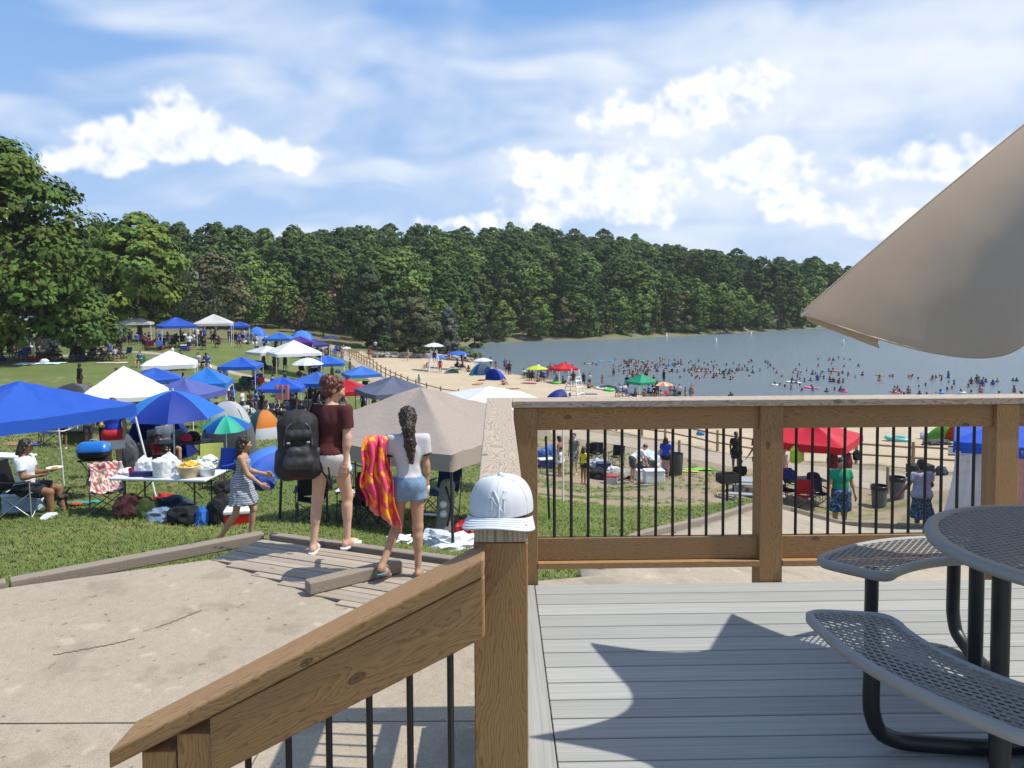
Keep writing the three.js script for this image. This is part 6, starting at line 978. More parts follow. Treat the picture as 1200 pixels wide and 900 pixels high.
  lump('yellow_bag', 38, [.30, .22, .24], '#c9a821', 'yellow bag beside the blue pop up shelter', 'bag', S(297, 16), 0); lump('blue_bag', 39, [.5, .35, .4], '#1b3a86', 'navy bag behind the sundress girl', 'bag', S(308, 15.8), 0); lump('grey_bag', 40, [.35, .3, .3], '#6b6f73', 'grey bag beside the yellow one', 'bag', S(312, 17), 0);
  // people and boards behind the big canopy
  campChair({ pos: S(60, 24), turn: .3, color: '#20305c', label: 'navy camp chair in front of the tall white canopy' });
  person({ cell: .032, h: 1.28, skin: 'brown', hair: { t: 'short' }, wear: [{ t: 'tee', c: '#26272c' }, { t: 'shorts', c: '#15161a', len: .8 }, { t: 'shoes', c: '#c9c9c4' }] }, 'person in dark clothes standing beside the navy chair', S(74, 23.5), .3);
  person({ cell: .032, h: 1.25, skin: 'dark', hair: { t: 'long' }, wear: [{ t: 'tee', c: '#50545b' }, { t: 'shorts', c: '#303238', len: .8 }] }, 'person in grey standing under the tall white canopy', S(104, 24), .5);
  person({ cell: .032, h: 1.28, skin: 'dark', hair: { t: 'short' }, wear: [{ t: 'tee', c: '#1b1b1e' }, { t: 'pants', c: '#2a2b30' }] }, 'person in black standing under the tall white canopy', S(120, 25), -.4);
  cooler(S(92, 24.5), .1, '#27321f', '#1d2518', 'dark green crate in front of the tall white canopy', 1.1);
  solo('foam_board', rbox(1.5, .06, .5, .02, 0, .05, 0), flat('#dddeda'), 'white foam board lying on the lawn behind the blue canopy', 'board', at3(S(8, 21)), -.2); solo('cardboard', rbox(1.0, .05, .6, .01, 0, .04, 0), flat('#8a6a45'), 'flattened brown cardboard lying on the lawn', 'cardboard', at3(S(24, 24)), .1);
  // under the tan canopy
  campChair({ pos: S(419, 11.2), turn: -.5, color: '#16203a', label: 'navy camp chair under the tan canopy', s: .78 }); campChair({ pos: S(441, 11.0), turn: .5, color: '#5b1e22', label: 'maroon camp chair under the tan canopy', s: .78 }); lump('pink_cushion', 42, [.3, .22, .2], '#b0566a', 'pink cushion in the maroon camp chair', 'cushion', S(443, 11.0, .33), 0, null, .2);
  campChair({ pos: S(366, 11.3), turn: .2, color: '#17181c', label: 'black camp chair behind the woman in maroon', s: .78 });
  campChair({ pos: S(515, 13.2), turn: -.6, color: '#152450', label: 'dark blue camp chair at the far side of the tan canopy', s: .9 }); campChair({ pos: S(400, 16.4), turn: .4, color: '#1c4ab0', label: 'bright blue camp chair on the grass beyond the tan canopy', s: .8 });
  (function () { const b = thing('chair_bag', 'upright grey folded chair with two white bottles in its pockets', 'chair', at3(S(521, 10.9)), -.3), gm = flat('#85867f'); part('bag', fieldMesh([cap(V(0, .12, 0), V(.03, .72, -.05), .13, .11)], .02, { disp: (x, y, z) => .01 * n3(x * 14, y * 8, z * 14) }), gm, b); for (const y of [.36, .50]) part('bottle', place(new THREE.SphereGeometry(.055, 12, 8), .03, y, .11), flat('#d6d8da', .4), b); part('strap', tube([[.05, .75, .06], [.15, .5, .12], [.10, .2, .13]], .015, 12, 5), flat('#26272a'), b); })();

  lump('snack_bag', 44, [.30, .30, .22], '#b8222c', 'red and white bag beside the leaning board', 'bag', S(541, 10.6), 0, null, .45, .4);
  lump('white_clothes', 45, [.8, .18, .5], '#cfd2d8', 'heap of white clothes on the grass by the canopy leg', 'clothes', S(532, 10.1), .3, null, .6); lump('white_clothes', 46, [.5, .24, .4], '#b4b9c2', 'grey white bundle of clothes on the grass under the tan canopy', 'clothes', S(510, 10.2), 0, null, .5); lump('white_clothes', 47, [.4, .1, .25], '#d2d4d6', 'scattered white cloth at the edge of the tan canopy shade', 'clothes', S(468, 9.9), 0, null, .6); sheet('paper_plate', S(506, 12.5), 0, .28, .24, '#cfd3d6', 'white paper plate dropped under the tan canopy', 'plate');
  lump('white_clothes', 48, [.4, .14, .3], '#c8ccd2', 'white towel crumpled by the bright blue chair', 'towel', S(404, 15.6), 0, null, .5);
  // flag like towel hanging from the royal blue canopy
  { const p = S(331, 48.6); solo('pink_towel', thick(grid(10, 10, (u, v) => [(u - .5) * .9, 1.85 - v * .95, .03 * Math.sin(u * 16)]), .012), flat('#c77f80'), 'pink towel hanging from the edge of a royal blue canopy', 'towel', at3(p), 0); }
})();
// ---------------------------------------------------------------- beyond the railing
(function beyondRail() {
  person({ cell: .022, h: 1.66, fat: 1.22, wide: 1.08, skin: 'tan', headTilt: [.30, -.35, 0], armL: { u: [.30, -1, .05], f: [.12, -1, .35] }, armR: { u: [-.30, -1, .15], f: [-.35, -.9, .5] }, hair: { t: 'short', c: [.012, .010, .009] }, wear: [{ t: 'tee', c: '#118a63', hem: -.05, inf: .02 }, { t: 'shorts', c: (x, y, z) => { const n = n3(x * 16, y * 16, z * 16); return n > .15 ? [.12, .19, .34] : [.018, .03, .10]; }, len: .95, inf: .03, flare: .095 }, { t: 'shoes', c: '#222' }] }, 'man in a green t-shirt and patterned blue shorts beyond the walkway', S(984, 16.3), .1);
  person({ cell: .022, h: 1.62, fat: 1.3, wide: 1.05, bust: 1, skin: 'brown', headTilt: [.15, .1, 0], armL: { u: [.6, -1, .05], f: [.6, -.7, .2] }, armR: { u: [-.35, -1, .1], f: [.1, -.8, .7] }, hair: { t: 'bun', c: [.015, .011, .010], curl: .012 }, wear: [{ t: 'skirt', n: 'skirt', c: (x, y, z) => { const n = n3(x * 24, y * 24, z * 24); return n > .1 ? [.20, .23, .30] : [.02, .03, .08]; }, len: 1.2, flare: .13 }, { t: 'tee', c: '#a9a3b4', hem: -.07, inf: .024 }] }, 'woman in a lilac grey t-shirt and patterned navy skirt beyond the walkway', S(1079, 16.0), Math.PI + .15);
  person({ cell: .03, h: 1.64, skin: 'tan', headTilt: [.1, .3, 0], hair: { t: 'long', len: .25 }, wear: [{ t: 'tee', c: '#1b3fae', hem: -.03 }, { t: 'shorts', c: '#15171f', len: .35 }] }, 'woman in a blue t-shirt and dark shorts standing by the white cooler', S(780, 30), 2.6, 'picnickers by the beach path');
  person({ cell: .03, h: 1.76, skin: 'light', lean: .95, headTilt: [.8, 0, 0], legL: { t: [.1, -1, .1], s: [0, -1, -.1] }, legR: { t: [-.1, -1, .1], s: [0, -1, -.1] }, armL: { u: [.15, -1, .35], f: [0, -1, .3] }, armR: { u: [-.15, -1, .35], f: [0, -1, .3] }, hair: { t: 'short', c: [.06, .04, .03] }, wear: [{ t: 'tee', c: '#d8dade', hem: -.03 }, { t: 'shorts', c: '#4a4b4c', len: .8 }] }, 'man in a white t-shirt bending over the luggage by the path', S(741, 30), Math.PI / 2 + .2, 'picnickers by the beach path');
  person({ cell: .03, h: 1.45, skin: 'brown', hair: { t: 'long', len: .2 }, wear: [{ t: 'tee', c: '#d8c21c', hem: -.04 }, { t: 'shorts', c: '#1f2530', len: .35 }, { t: 'shoes', c: '#b01a2a' }] }, 'girl in a yellow t-shirt and red shoes among the picnickers', S(684, 29), 2.2, 'picnickers by the beach path');
  person({ cell: .03, h: 1.65, skin: 'brown', bust: 1, hair: { t: 'bun' }, wear: [{ t: 'bikini', c: '#5a2a2a' }, { t: 'skirt', c: '#cdd1d6', len: .8, n: 'wrap_skirt' }] }, 'woman in a white wrap skirt among the picnickers', S(656, 31), 1.2, 'picnickers by the beach path');
  person({ cell: .03, h: 1.75, skin: 'light', hair: { t: 'short' }, wear: [{ t: 'tee', c: '#6f756f' }, { t: 'shorts', c: (x, y, z) => n3(x * 14, y * 14, z * 14) > .1 ? [.55, .57, .55] : [.05, .06, .06], len: .9 }] }, 'man in a grey t-shirt and patterned shorts among the picnickers', S(673, 32), -.6, 'picnickers by the beach path');
  person({ cell: .03, h: 1.78, skin: 'dark', hair: { t: 'short' }, wear: [{ t: 'tee', c: '#141518', hem: -.06 }, { t: 'shorts', c: '#1a1b20', len: .8 }] }, 'man in a black printed t-shirt standing behind the picnic table', S(862, 33), .1);
  person({ cell: .03, h: 1.5, skin: 'brown', headTilt: [0, -.3, 0], armR: { u: [-.5, -1, .2], f: [-.5, -.6, .4] }, hair: { t: 'bun' }, wear: [{ t: 'tank', c: '#d0366a', hem: .0 }, { t: 'shorts', c: '#2c2f3c', len: .4 }] }, 'girl in a pink tank top beside the picnic table', S(886, 32), -.3);
  // steel picnic table and charcoal grill on a post
  (function () { const t = thing('park_table', 'grey steel picnic table beside the charcoal grill', 'table', at3(S(884, 25)), -.25), gm = std(.30, .31, .31, .5); part('table_top', rbox(1.8, .05, .72, .02, 0, .76, 0), gm, t); for (const s of [-1, 1]) { part('bench', rbox(1.8, .05, .26, .02, 0, .44, s * .66), gm, t); part('leg', bar([s * .6, 0, -.55], [s * .6, .74, .15], .025, 6), C.frame, t); part('leg', bar([s * .6, 0, .55], [s * .6, .74, -.15], .025, 6), C.frame, t); part('bench_arm', bar([s * .6, .41, -.7], [s * .6, .41, .7], .02, 6), C.frame, t); } })();
  { const p = S(868, 26.8); seatedSmall('dark', '#1a1412', 'person in dark brown sitting at the steel picnic table', p, Math.PI); }
  (function () { const g = thing('park_grill', 'black charcoal grill on a steel post at the edge of the grass', 'grill', at3(S(852, 21)), .2), b = std(.025, .022, .022, .8); part('post', bar([0, -.2, 0], [0, .78, 0], .038, 8), b, g); part('firebox', merge([box(.50, .025, .38, 0, .79, 0), box(.50, .24, .02, 0, .90, -.19), box(.50, .24, .02, 0, .90, .19), box(.02, .24, .36, -.25, .90, 0), box(.02, .24, .36, .25, .90, 0)]), b, g); part('grate', merge([-.2, -.15, -.1, -.05, 0, .05, .1, .15, .2].map(x => bar([x, 1.0, -.18], [x, 1.0, .18], .006, 4))), b, g); part('handle', bar([-.25, .98, .1], [-.42, .98, .1], .01, 5), b, g); })();
  const can = (u, D, label) => { const t = thing('trash_can', label, 'trash can', at3(S(u, D)), 0, 'trash cans by the path'), gm = std(.10, .105, .11, .6); part('bin', lathe([[0, 0], [.22, 0], [.24, .03], [.285, .78], [.30, .79], [.30, .83], [.275, .83], [.23, .05], [0, .05]], 24), gm, t); part('liner', lathe([[.306, .70], [.312, .82], [.30, .845], [.27, .84], [.27, .6]], 24), std(.012, .012, .013, .3), t); };
  can(1030, 28, 'dark grey trash can with a black liner, larger of the pair'); can(1051, 28.6, 'dark grey trash can with a black liner, half hidden by a post');
  for (const [u, D, h] of [[1040, 29.5, 1.15], [796, 31.5, 1.5]]) solo('marker_post', place(new THREE.CylinderGeometry(.06, .07, h, 7), 0, h / 2 - .1, 0), std(.34, .25, .14, .85), u > 900 ? 'short wooden post behind the trash cans' : 'thick wooden post beside the dark bin', 'post', at3(S(u, D)), 0);
  solo('waste_bin', lathe([[0, 0], [.28, 0], [.33, .9], [.30, .9], [.25, .05], [0, .05]], 20), std(.055, .06, .065, .6), 'dark waste bin behind the woman in blue', 'trash can', at3(S(791, 30.8)), 0);
  cooler(S(766, 29.2), .1, '#d9dcdf', '#c9ccd2', 'big white cooler between the bending man and the woman in blue', 1.15); cooler(S(752, 31), .3, '#e0e2e4', '#dfe1e4', 'white cooler behind the big one', .95); cooler(S(640, 33), .3, '#1c2a66', '#c8ccd2', 'navy cooler behind the picnickers', 1.0); cooler(S(707, 33.5), .2, '#1a2658', '#222c55', 'dark blue cooler behind the girl in yellow', .9); cooler(S(716, 30.5), -.2, '#b9bdc0', '#b3242c', 'grey cooler with a red lid on the grass', .8);
  lump('luggage', 51, [1.3, 1.0, .9], '#d7d9dc', 'white sheet over a heap of luggage by the path', 'luggage', S(763, 32), 0, null, .4); lump('luggage', 52, [.9, .8, .7], '#2b2d31', 'dark heap of folded chairs by the white sheet', 'luggage', S(756, 31.2), 0, null, .4); lump('luggage', 53, [1.1, 1.2, .7], '#7d8fb4', 'pale blue folded tent leaning by the dark bin', 'luggage', S(782, 32), 0, null, .3); lump('luggage', 54, [.8, .5, .6], '#141519', 'black bag beside the folding chairs', 'bag', S(700, 31.5), 0); lump('luggage', 55, [1.5, .45, .8], '#8b887f', 'grey folded mat beside the bending man', 'luggage', S(726, 31.6), .4, null, .35); lump('luggage', 56, [.9, .5, .7], '#9aa3a8', 'heap of pale bags behind the picnickers', 'bag', S(700, 34), 0, null, .5); lump('luggage', 57, [1.1, .8, .6], '#4a6fb0', 'blue bundle behind the woman in the wrap skirt', 'bag', S(643, 35), 0, null, .4); lump('luggage', 58, [.6, .3, .5], '#c9cbd0', 'white bag on the trampled grass', 'bag', S(718, 33), 0, null, .5);
  for (const [u, D, c, l] of [[690, 35.5, '#15161a', 'black camp chair behind the girl in yellow'], [700, 36, '#22252b', 'charcoal camp chair behind the girl in yellow'], [722, 35, '#18191d', 'black camp chair by the grey folded mat'], [943, 25.6, '#b31622', 'red camp chair under the red canopy'], [922, 26.4, '#17181d', 'black camp chair under the red canopy'], [960, 26.8, '#1d2444', 'navy camp chair under the red canopy']]) campChair({ pos: S(u, D), turn: rr(-.6, .6), color: c, label: l });
  sheet('float_mat', S(818, 33), .2, 1.4, .5, '#5cc22c', 'lime green float lying on the grass', 'float'); sheet('beach_towel', S(800, 32.3), -.1, 1.3, .5, '#c9a860', 'sand coloured towel lying by the path', 'towel'); sheet('beach_towel', S(798, 33.2), .3, .8, .5, '#9aa7ae', 'grey towel lying by the path', 'towel');
  foldingTable({ pos: S(936, 27.6), turn: .1, w: 1.8, d: .8, color: '#2c2d30', label: 'dark folding table under the red canopy' }); lump('duffel_bag', 61, [.5, .4, .4], '#1d3a86', 'blue bag on the table under the red canopy', 'bag', S(924, 27.4, .75), 0); lump('duffel_bag', 62, [.5, .3, .4], '#16171b', 'black bag on the table under the red canopy', 'bag', S(953, 27.6, .75), 0);
  for (const [u, D, c, l] of [[975, 25.6, '#5c1a26', 'dark red backpack hanging from the red canopy'], [991, 26.4, '#6a1c30', 'wine coloured backpack hanging at the corner of the red canopy'], [932, 25.8, '#a8c238', 'lime shirt hanging under the red canopy']]) lump('hanging_bag', u, [.42, .62, .24], c, l, 'bag', S(u, D, 1.5), 0, null, .2); lump('hanging_bag', 71, [.3, .34, .2], '#17181c', 'black bag hanging outside the red canopy', 'bag', S(1003, 26.4, 1.8), 0, null, .3);
  person({ cell: .032, h: 1.7, skin: 'light', hair: { t: 'short' }, wear: [{ t: 'tee', c: '#c9c2c2' }, { t: 'shorts', c: '#7a2230', len: .7 }] }, 'person in a white t-shirt half hidden by the railing post', S(917, 28.6), .5);
  lump('firewood', 72, [.7, .18, .35], '#3a2a1c', 'dark branches lying on the trampled ground', 'wood', S(872, 20), 0, null, .6); sheet('newspaper', S(752, 28), 0, .8, .3, '#8f8c86', 'crumpled grey paper on the trampled grass', 'paper');
  // wagon and warning sign by the fence
  (function () { const w = thing('folding_wagon', 'black folding wagon standing by the fence', 'wagon', at3(S(1078, 31)), .1), b = flat('#141416'); part('tub', rbox(.95, .36, .5, .03, 0, .42, 0), b, w); for (const [x, z] of [[-.36, -.2], [.36, -.2], [-.36, .2], [.36, .2]]) part('wheel', place(new THREE.CylinderGeometry(.12, .12, .06, 16), x, .12, z, Math.PI / 2, 0, 0), M.black, w); part('handle', bar([-.45, .35, 0], [-.62, .95, 0], .012, 5), M.black, w); })();
  (function () { const p = S(1118, 31.6), s = thing('warning_sign', 'white notice with a red edge fixed to the fence', 'sign', at3(p), -.15), W = 256, H = 160, cv = document.createElement('canvas'); cv.width = W; cv.height = H; const x = cv.getContext('2d'); x.fillStyle = '#d8d5cf'; x.fillRect(0, 0, W, H); x.fillStyle = '#7a2a22'; x.fillRect(0, 0, W, 28); x.fillRect(0, H - 22, W, 22); x.fillStyle = '#3a3a3a'; for (const y of [58, 84, 106]) for (let k = 0; k < 9; k++) x.fillRect(26 + k * 23, y, 12 + (k * 7 + y) % 8, 7); const t = new THREE.CanvasTexture(cv); t.colorSpace = THREE.SRGBColorSpace; part('panel', place(new THREE.BoxGeometry(.62, .42, .02), 0, .98, .14), new THREE.MeshStandardMaterial({ map: t, roughness: .6 }), s); part('post', bar([.05, -.2, .09], [.05, 1.35, .09], .05, 6), std(.30, .20, .11, .85), s); })();
})();
function seatedSmall(skin, c, label, pos, turn, group) { return person({ cell: .032, seat: .42, h: 1.65, skin, lean: .15, legL: { t: [.12, -.1, 1], s: [0, -1, .1] }, legR: { t: [-.12, -.1, 1], s: [0, -1, .1] }, armL: { u: [.2, -1, .3], f: [-.2, 0, 1] }, armR: { u: [-.2, -1, .3], f: [.2, 0, 1] }, hair: { t: 'short' }, wear: [{ t: 'tee', c }, { t: 'shorts', c: '#1c1d22', len: .8 }] }, label, pos, turn, group); }
// ---------------------------------------------------------------- the crowd
(function crowd() {
  const R = rngOf(2024);
  const stand = (o) => ({ cell: .042, h: 1.68, armL: { u: [.3, -1, .05], f: [.1, -1, .25] }, armR: { u: [-.3, -1, .05], f: [-.1, -1, .25] }, legL: { t: [.08, -1, .12], s: [0, -1, -.1] }, legR: { t: [-.08, -1, -.08], s: [0, -1, -.2] }, hair: { t: 'short' }, ...o });
  const sit = (o) => ({ cell: .042, h: 1.65, seat: .40, lean: .05, legL: { t: [.14, -.1, 1], s: [0, -1, .1] }, legR: { t: [-.14, -.1, 1], s: [0, -1, .1] }, armL: { u: [.2, -1, .3], f: [-.1, 0, 1] }, armR: { u: [-.2, -1, .3], f: [.1, 0, 1] }, hair: { t: 'short' }, ...o });
  const ground = (o) => ({ cell: .042, h: 1.65, seat: .02, lean: -.1, legL: { t: [.2, .45, 1], s: [0, -.8, .9] }, legR: { t: [-.2, .45, 1], s: [0, -.8, .9] }, armL: { u: [.3, -1, .3], f: [-.2, .1, 1] }, armR: { u: [-.3, -1, -.2], f: [-.1, -1, -.1] }, hair: { t: 'short' }, ...o });
  const T = (t, c, x = {}) => ({ t, c, ...x });
  const kinds = {
    a: [stand({ skin: 'dark', wear: [T('shorts', '#b5232b', { len: .8 })] }), 'bare chested bather in red trunks'],
    b: [stand({ skin: 'brown', wear: [T('shorts', '#1d2b5e', { len: .8 })] }), 'bare chested bather in navy trunks'],
    c: [stand({ skin: 'brown', bust: 1, hair: { t: 'long' }, wear: [T('bikini', '#111'), T('shorts', '#111', { len: .2 })] }), 'long haired bather in a black swimsuit'],
    d: [stand({ skin: 'dark', wear: [T('tee', '#16171b'), T('shorts', '#1c1d22', { len: .8 })] }), 'person in a black t-shirt and dark shorts'],
    e: [stand({ skin: 'tan', wear: [T('tee', '#cdd0d4'), T('shorts', '#2a3350', { len: .8 })] }), 'person in a white t-shirt and navy shorts'],
    f: [stand({ skin: 'tan', hair: { t: 'long' }, wear: [T('tee', '#274a9c'), T('shorts', '#1a1b20', { len: .4 })] }), 'person in a blue t-shirt'],
    g: [stand({ skin: 'brown', hair: { t: 'bun' }, wear: [T('dress', '#b8434a', { len: .8 })] }), 'woman in a red beach dress'],
    h: [stand({ skin: 'light', hair: { t: 'long', c: [.12, .07, .04] }, wear: [T('bikini', '#b02a5c'), T('shorts', '#b02a5c', { len: .2 })] }), 'bather in a pink bikini'],
    i: [stand({ skin: 'dark', h: 1.2, wear: [T('shorts', '#d0701c', { len: .8 })] }), 'child in orange trunks'],
    j: [stand({ skin: 'brown', h: 1.25, hair: { t: 'long' }, wear: [T('tank', '#15888c'), T('shorts', '#15888c', { len: .3 })] }), 'child in a teal swimsuit'],
    k: [stand({ skin: 'tan', wear: [T('tank', '#6f7377'), T('shorts', '#77797d', { len: .8 })] }), 'person in grey top and shorts'],
    l: [sit({ skin: 'brown', wear: [T('tee', '#1b1c22'), T('shorts', '#22252d', { len: .8 })] }), 'person in black sitting on a low chair'],
    m: [sit({ skin: 'tan', hair: { t: 'long' }, wear: [T('tee', '#c4c8cf'), T('shorts', '#33415e', { len: .7 })] }), 'person in white sitting on a low chair'],
    n: [sit({ skin: 'dark', hair: { t: 'long' }, wear: [T('tee', '#4a2226'), T('shorts', '#202228', { len: .8 })] }), 'person in dark maroon sitting on a low chair'],
    o: [ground({ skin: 'brown', wear: [T('shorts', '#24325c', { len: .8 })] }), 'bather sitting on the sand in navy trunks'],
    p: [ground({ skin: 'tan', hair: { t: 'long' }, wear: [T('bikini', '#1c1d20'), T('shorts', '#1c1d20', { len: .2 })] }), 'bather sitting on the sand in a black swimsuit'],
    q: [sit({ skin: 'light', wear: [T('tee', '#2c57b0'), T('shorts', '#3a3c44', { len: .8 })] }), 'person in blue sitting on a low chair'],
    r: [ground({ skin: 'dark', wear: [T('tee', '#34363c'), T('shorts', '#17181c', { len: .8 })] }), 'person in charcoal sitting on the ground'],
  };
  const proto = {};
  let made = 0; const crowdMass = new THREE.Group(); crowdMass.name = 'lawn_crowd'; crowdMass.userData = { label: 'rest of the crowd sitting and standing round the far canopies', category: 'crowd', kind: 'stuff' };
  const put = (k, pos, turn, where, group, sc = 1, dy = 0) => { if (!proto[k]) proto[k] = makePerson(kinds[k][0]); const g = proto[k].clone(); made++; const mass = made > 170; if (mass) { if (!crowdMass.parent) scene.add(crowdMass); g.children.forEach(c => { const m = c.clone(); m.position.set(pos.x, pos.y + dy, pos.z); m.rotation.y = turn; m.scale.setScalar(sc); crowdMass.add(m); }); return g; } g.name = numbered('person'); scene.add(g); g.position.set(pos.x, pos.y + dy, pos.z); g.rotation.y = turn; g.scale.setScalar(sc); tag(g, kinds[k][1] + ' ' + where, 'person', group); return g; };
  // heads and shoulders of swimmers
  const swimmer = (skin, hairC, wear) => { const o = { cell: .035, h: 1.68, skin, hair: { t: 'short', c: hairC } }, J = pose(o), bp = bodyPrims(J, o), g = new THREE.Group(); const pr = [...bp.torso.slice(3), cap(J.neck, J.headBase.clone().add(V(0, .05, 0)), .056, .05), ...headPrims(J).slice(0, 4), ...bp.upL, ...bp.upR], ge = fieldMesh(pr, .03, { k: .035, clip: (x, y) => 1.22 - y }); const sk = skins[skin]; colored(ge, () => sk); ge.translate(0, -1.32, 0); part('body', ge, skinMat('x'), g); const h = (x, y, z) => J.head.clone().add(V(x, y, z)), hg = fieldMesh([ell(h(0, .032, -.016), V(.09, .098, .106)), ell(h(0, -.02, -.05), V(.085, .10, .07))], .025, { clip: (x, y, z) => .095 - Math.hypot(x - J.head.x, y - J.head.y + .045, z - J.head.z - .115) }); hg.translate(0, -1.32, 0); part('hair', hg, std(...hairC, .4), g); if (wear) { const cg = fieldMesh(bodyPrims(J, o, .02).torso.slice(3), .035, { clip: (x, y) => Math.max(1.22 - y, y - 1.42) }); cg.translate(0, -1.32, 0); part('swimsuit', cg, flat(wear), g); } return g; };
  const sw = [['dark', [.012, .01, .01], null, 'dark haired swimmer with bare shoulders'], ['brown', [.014, .01, .009], '#15161a', 'dark haired swimmer in a black swim shirt'], ['tan', [.02, .014, .01], null, 'sunlit tan swimmer with bare shoulders'], ['dark', [.01, .009, .009], '#1d2f66', 'dark haired swimmer in a blue swim shirt'], ['brown', [.012, .01, .01], '#b0343c', 'dark haired swimmer in a red swim shirt']].map(([a, b, c, l]) => [swimmer(a, b, c), l]);
  const lakeD = v => (EYE - LAKE) * 900 / (v - 345);
  const Z = (ox, oy, list) => { for (let i = 0; i < list.length; i += 2) { const u = ox + list[i] / 7.5, v = oy + (list[i + 1] + 10) / 7.5, D = lakeD(v), p = SL(u, D); if (gy(p.x, p.z) > LAKE - .02) continue; const near = D < 92 && R() < .45, far = D > 108;
    if (near) put(pick(['a', 'b', 'c', 'd', 'f', 'h', 'i', 'j', 'k'], R), V(p.x, LAKE, p.z), R() * 6.28, 'wading in the lake', 'waders in the lake', rr(.9, 1.03, R), -rr(.75, 1.05, R));
    else { const [g0, l] = sw[Math.floor(R() * sw.length)], g = g0.clone(); g.name = numbered('person'); scene.add(g); g.position.set(p.x, LAKE + rr(-.12, .06, R), p.z); g.rotation.y = R() * 6.28; g.scale.setScalar(rr(.9, 1.1, R)); tag(g, l + ' out in the lake', 'person', 'swimmers in the lake'); } } };
  Z(730, 400, [15, 190, 75, 180, 90, 175, 20, 265, 40, 225, 100, 215, 125, 225, 160, 240, 185, 205, 220, 185, 260, 210, 300, 215, 310, 235, 305, 268, 240, 265, 225, 245, 180, 275, 130, 265, 325, 160, 350, 175, 370, 165, 455, 172, 510, 195, 365, 210, 400, 215, 437, 270, 435, 210, 470, 220, 580, 200, 597, 185, 665, 180, 715, 200, 780, 190, 810, 190, 825, 220, 575, 262, 600, 262, 630, 268, 655, 270, 690, 270, 750, 265, 800, 262, 670, 240, 720, 320, 822, 310, 850, 290, 880, 290, 905, 265, 930, 295, 960, 275, 985, 295, 968, 335, 970, 205, 1020, 230, 1070, 235, 1020, 262, 1050, 258, 1095, 268, 1145, 238, 1110, 322, 112, 240, 170, 190, 205, 228, 60, 205, 150, 262, 190, 250, 250, 235, 55, 190, 118, 200, 215, 212, 285, 240, 655, 250, 700, 262, 735, 262]);
  Z(880, 400, [15, 240, 80, 268, 150, 242, 200, 255, 395, 262, 490, 270, 545, 275, 570, 300, 590, 170, 690, 172, 770, 160, 820, 168, 870, 175, 710, 212, 945, 228, 630, 285, 685, 275, 720, 270, 705, 295, 805, 290, 855, 302, 915, 330, 980, 308, 415, 295, 440, 300, 410, 325, 360, 360, 430, 345, 470, 365, 525, 355, 585, 350, 700, 365, 765, 370, 810, 370, 210, 395, 255, 400, 298, 410, 355, 430, 430, 400, 530, 410, 665, 455, 790, 450, 1130, 320, 1130, 360]);
  Z(1040, 400, [20, 325, 45, 325, 220, 322, 270, 352, 395, 360, 460, 325, 535, 335, 475, 357, 585, 395, 275, 415, 185, 470, 345, 485, 425, 470, 465, 465, 525, 445, 735, 390, 710, 420, 785, 375, 805, 390, 830, 412, 965, 375, 925, 400, 735, 470, 820, 465, 980, 480, 1115, 465, 1170, 490, 55, 470, 145, 490]);
  Z(580, 400, [1055, 170, 1110, 215, 1135, 180, 1160, 225, 1180, 175, 1090, 225, 1045, 250, 860, 200, 890, 210, 790, 200, 1190, 190, 1150, 195]);
  { const far = new THREE.Group(); far.name = 'swimmer_crowd'; far.userData = { label: 'rest of the swimmers crowded together in the lake', category: 'swimmers', kind: 'stuff' }; scene.add(far); const add = (u0, u1, v0, v1, n) => { for (let i = 0; i < n; i++) { const v = rr(v0, v1, R), p = SL(rr(u0, u1, R), lakeD(v)); const [g0] = sw[Math.floor(R() * sw.length)]; g0.children.forEach(c => { const m = c.clone(); m.position.set(p.x, LAKE + rr(-.1, .1, R), p.z); m.rotation.y = R() * 6; far.add(m); }); } }; add(725, 800, 424, 440, 44); add(795, 872, 430, 447, 36); add(905, 995, 440, 462, 22); add(1040, 1200, 444, 468, 18); add(870, 1000, 424, 440, 14); }
  // floats in the water
  const ringG = place(new THREE.TorusGeometry(.42, .15, 10, 22), 0, 0, 0, Math.PI / 2), matG = rbox(1.7, .16, .7, .07, 0, 0, 0);
  for (const [u, v, c, l, m] of [[946, 457, '#e0508c', 'pink swim ring in the lake', 0], [955, 458, '#e26a9c', 'long pink float in the lake', 1], [934, 451, '#dfe2e4', 'white float among the swimmers', 1], [925, 450, '#d8dcde', 'pale float beside the white one', 1], [967, 438, '#5f7f9a', 'grey blue float in the lake', 1], [979, 438, '#c8504c', 'red float in the lake', 1], [1049, 463, '#e0608c', 'pink float under the tan umbrella', 1], [1104, 464, '#2a7fc4', 'blue float by the railing', 1], [1127, 464, '#dfe1de', 'white swim ring by the railing', 0], [784, 430, '#2f8fd0', 'sky blue float in the crowd of swimmers', 1], [793, 431, '#45b4c8', 'aqua float in the crowd of swimmers', 1], [753, 425, '#35a06a', 'green swim ring in the crowd of swimmers', 0], [756, 430, '#d4584c', 'coral float in the crowd of swimmers', 1], [817, 437, '#d07a28', 'orange swim ring among the swimmers', 0], [826, 436, '#d9dde0', 'white float among the swimmers right of the orange ring', 1], [843, 439, '#b7cf3a', 'lime float among the swimmers', 1], [704, 425, '#2f93c4', 'blue float left of the crowd of swimmers', 1], [716, 425, '#3aa3cf', 'light blue float left of the crowd of swimmers', 1], [690, 428, '#d08a3a', 'orange float left of the crowd of swimmers', 1], [1031, 443, '#8a8f5a', 'olive float with two swimmers', 1], [908, 454, '#e0e3e5', 'small white swim ring near the shallows', 0], [966, 470, '#4a86cc', 'blue float near the shore', 1], [989, 462, '#d83f8a', 'magenta swim ring in the lake', 0]]) { const D = lakeD(v); solo('pool_float', m ? matG : ringG, flat(c, .4), l, 'float', at3(SL(u, D, .06)), R() * 3, 'floats in the lake').scale.setScalar(.62); }
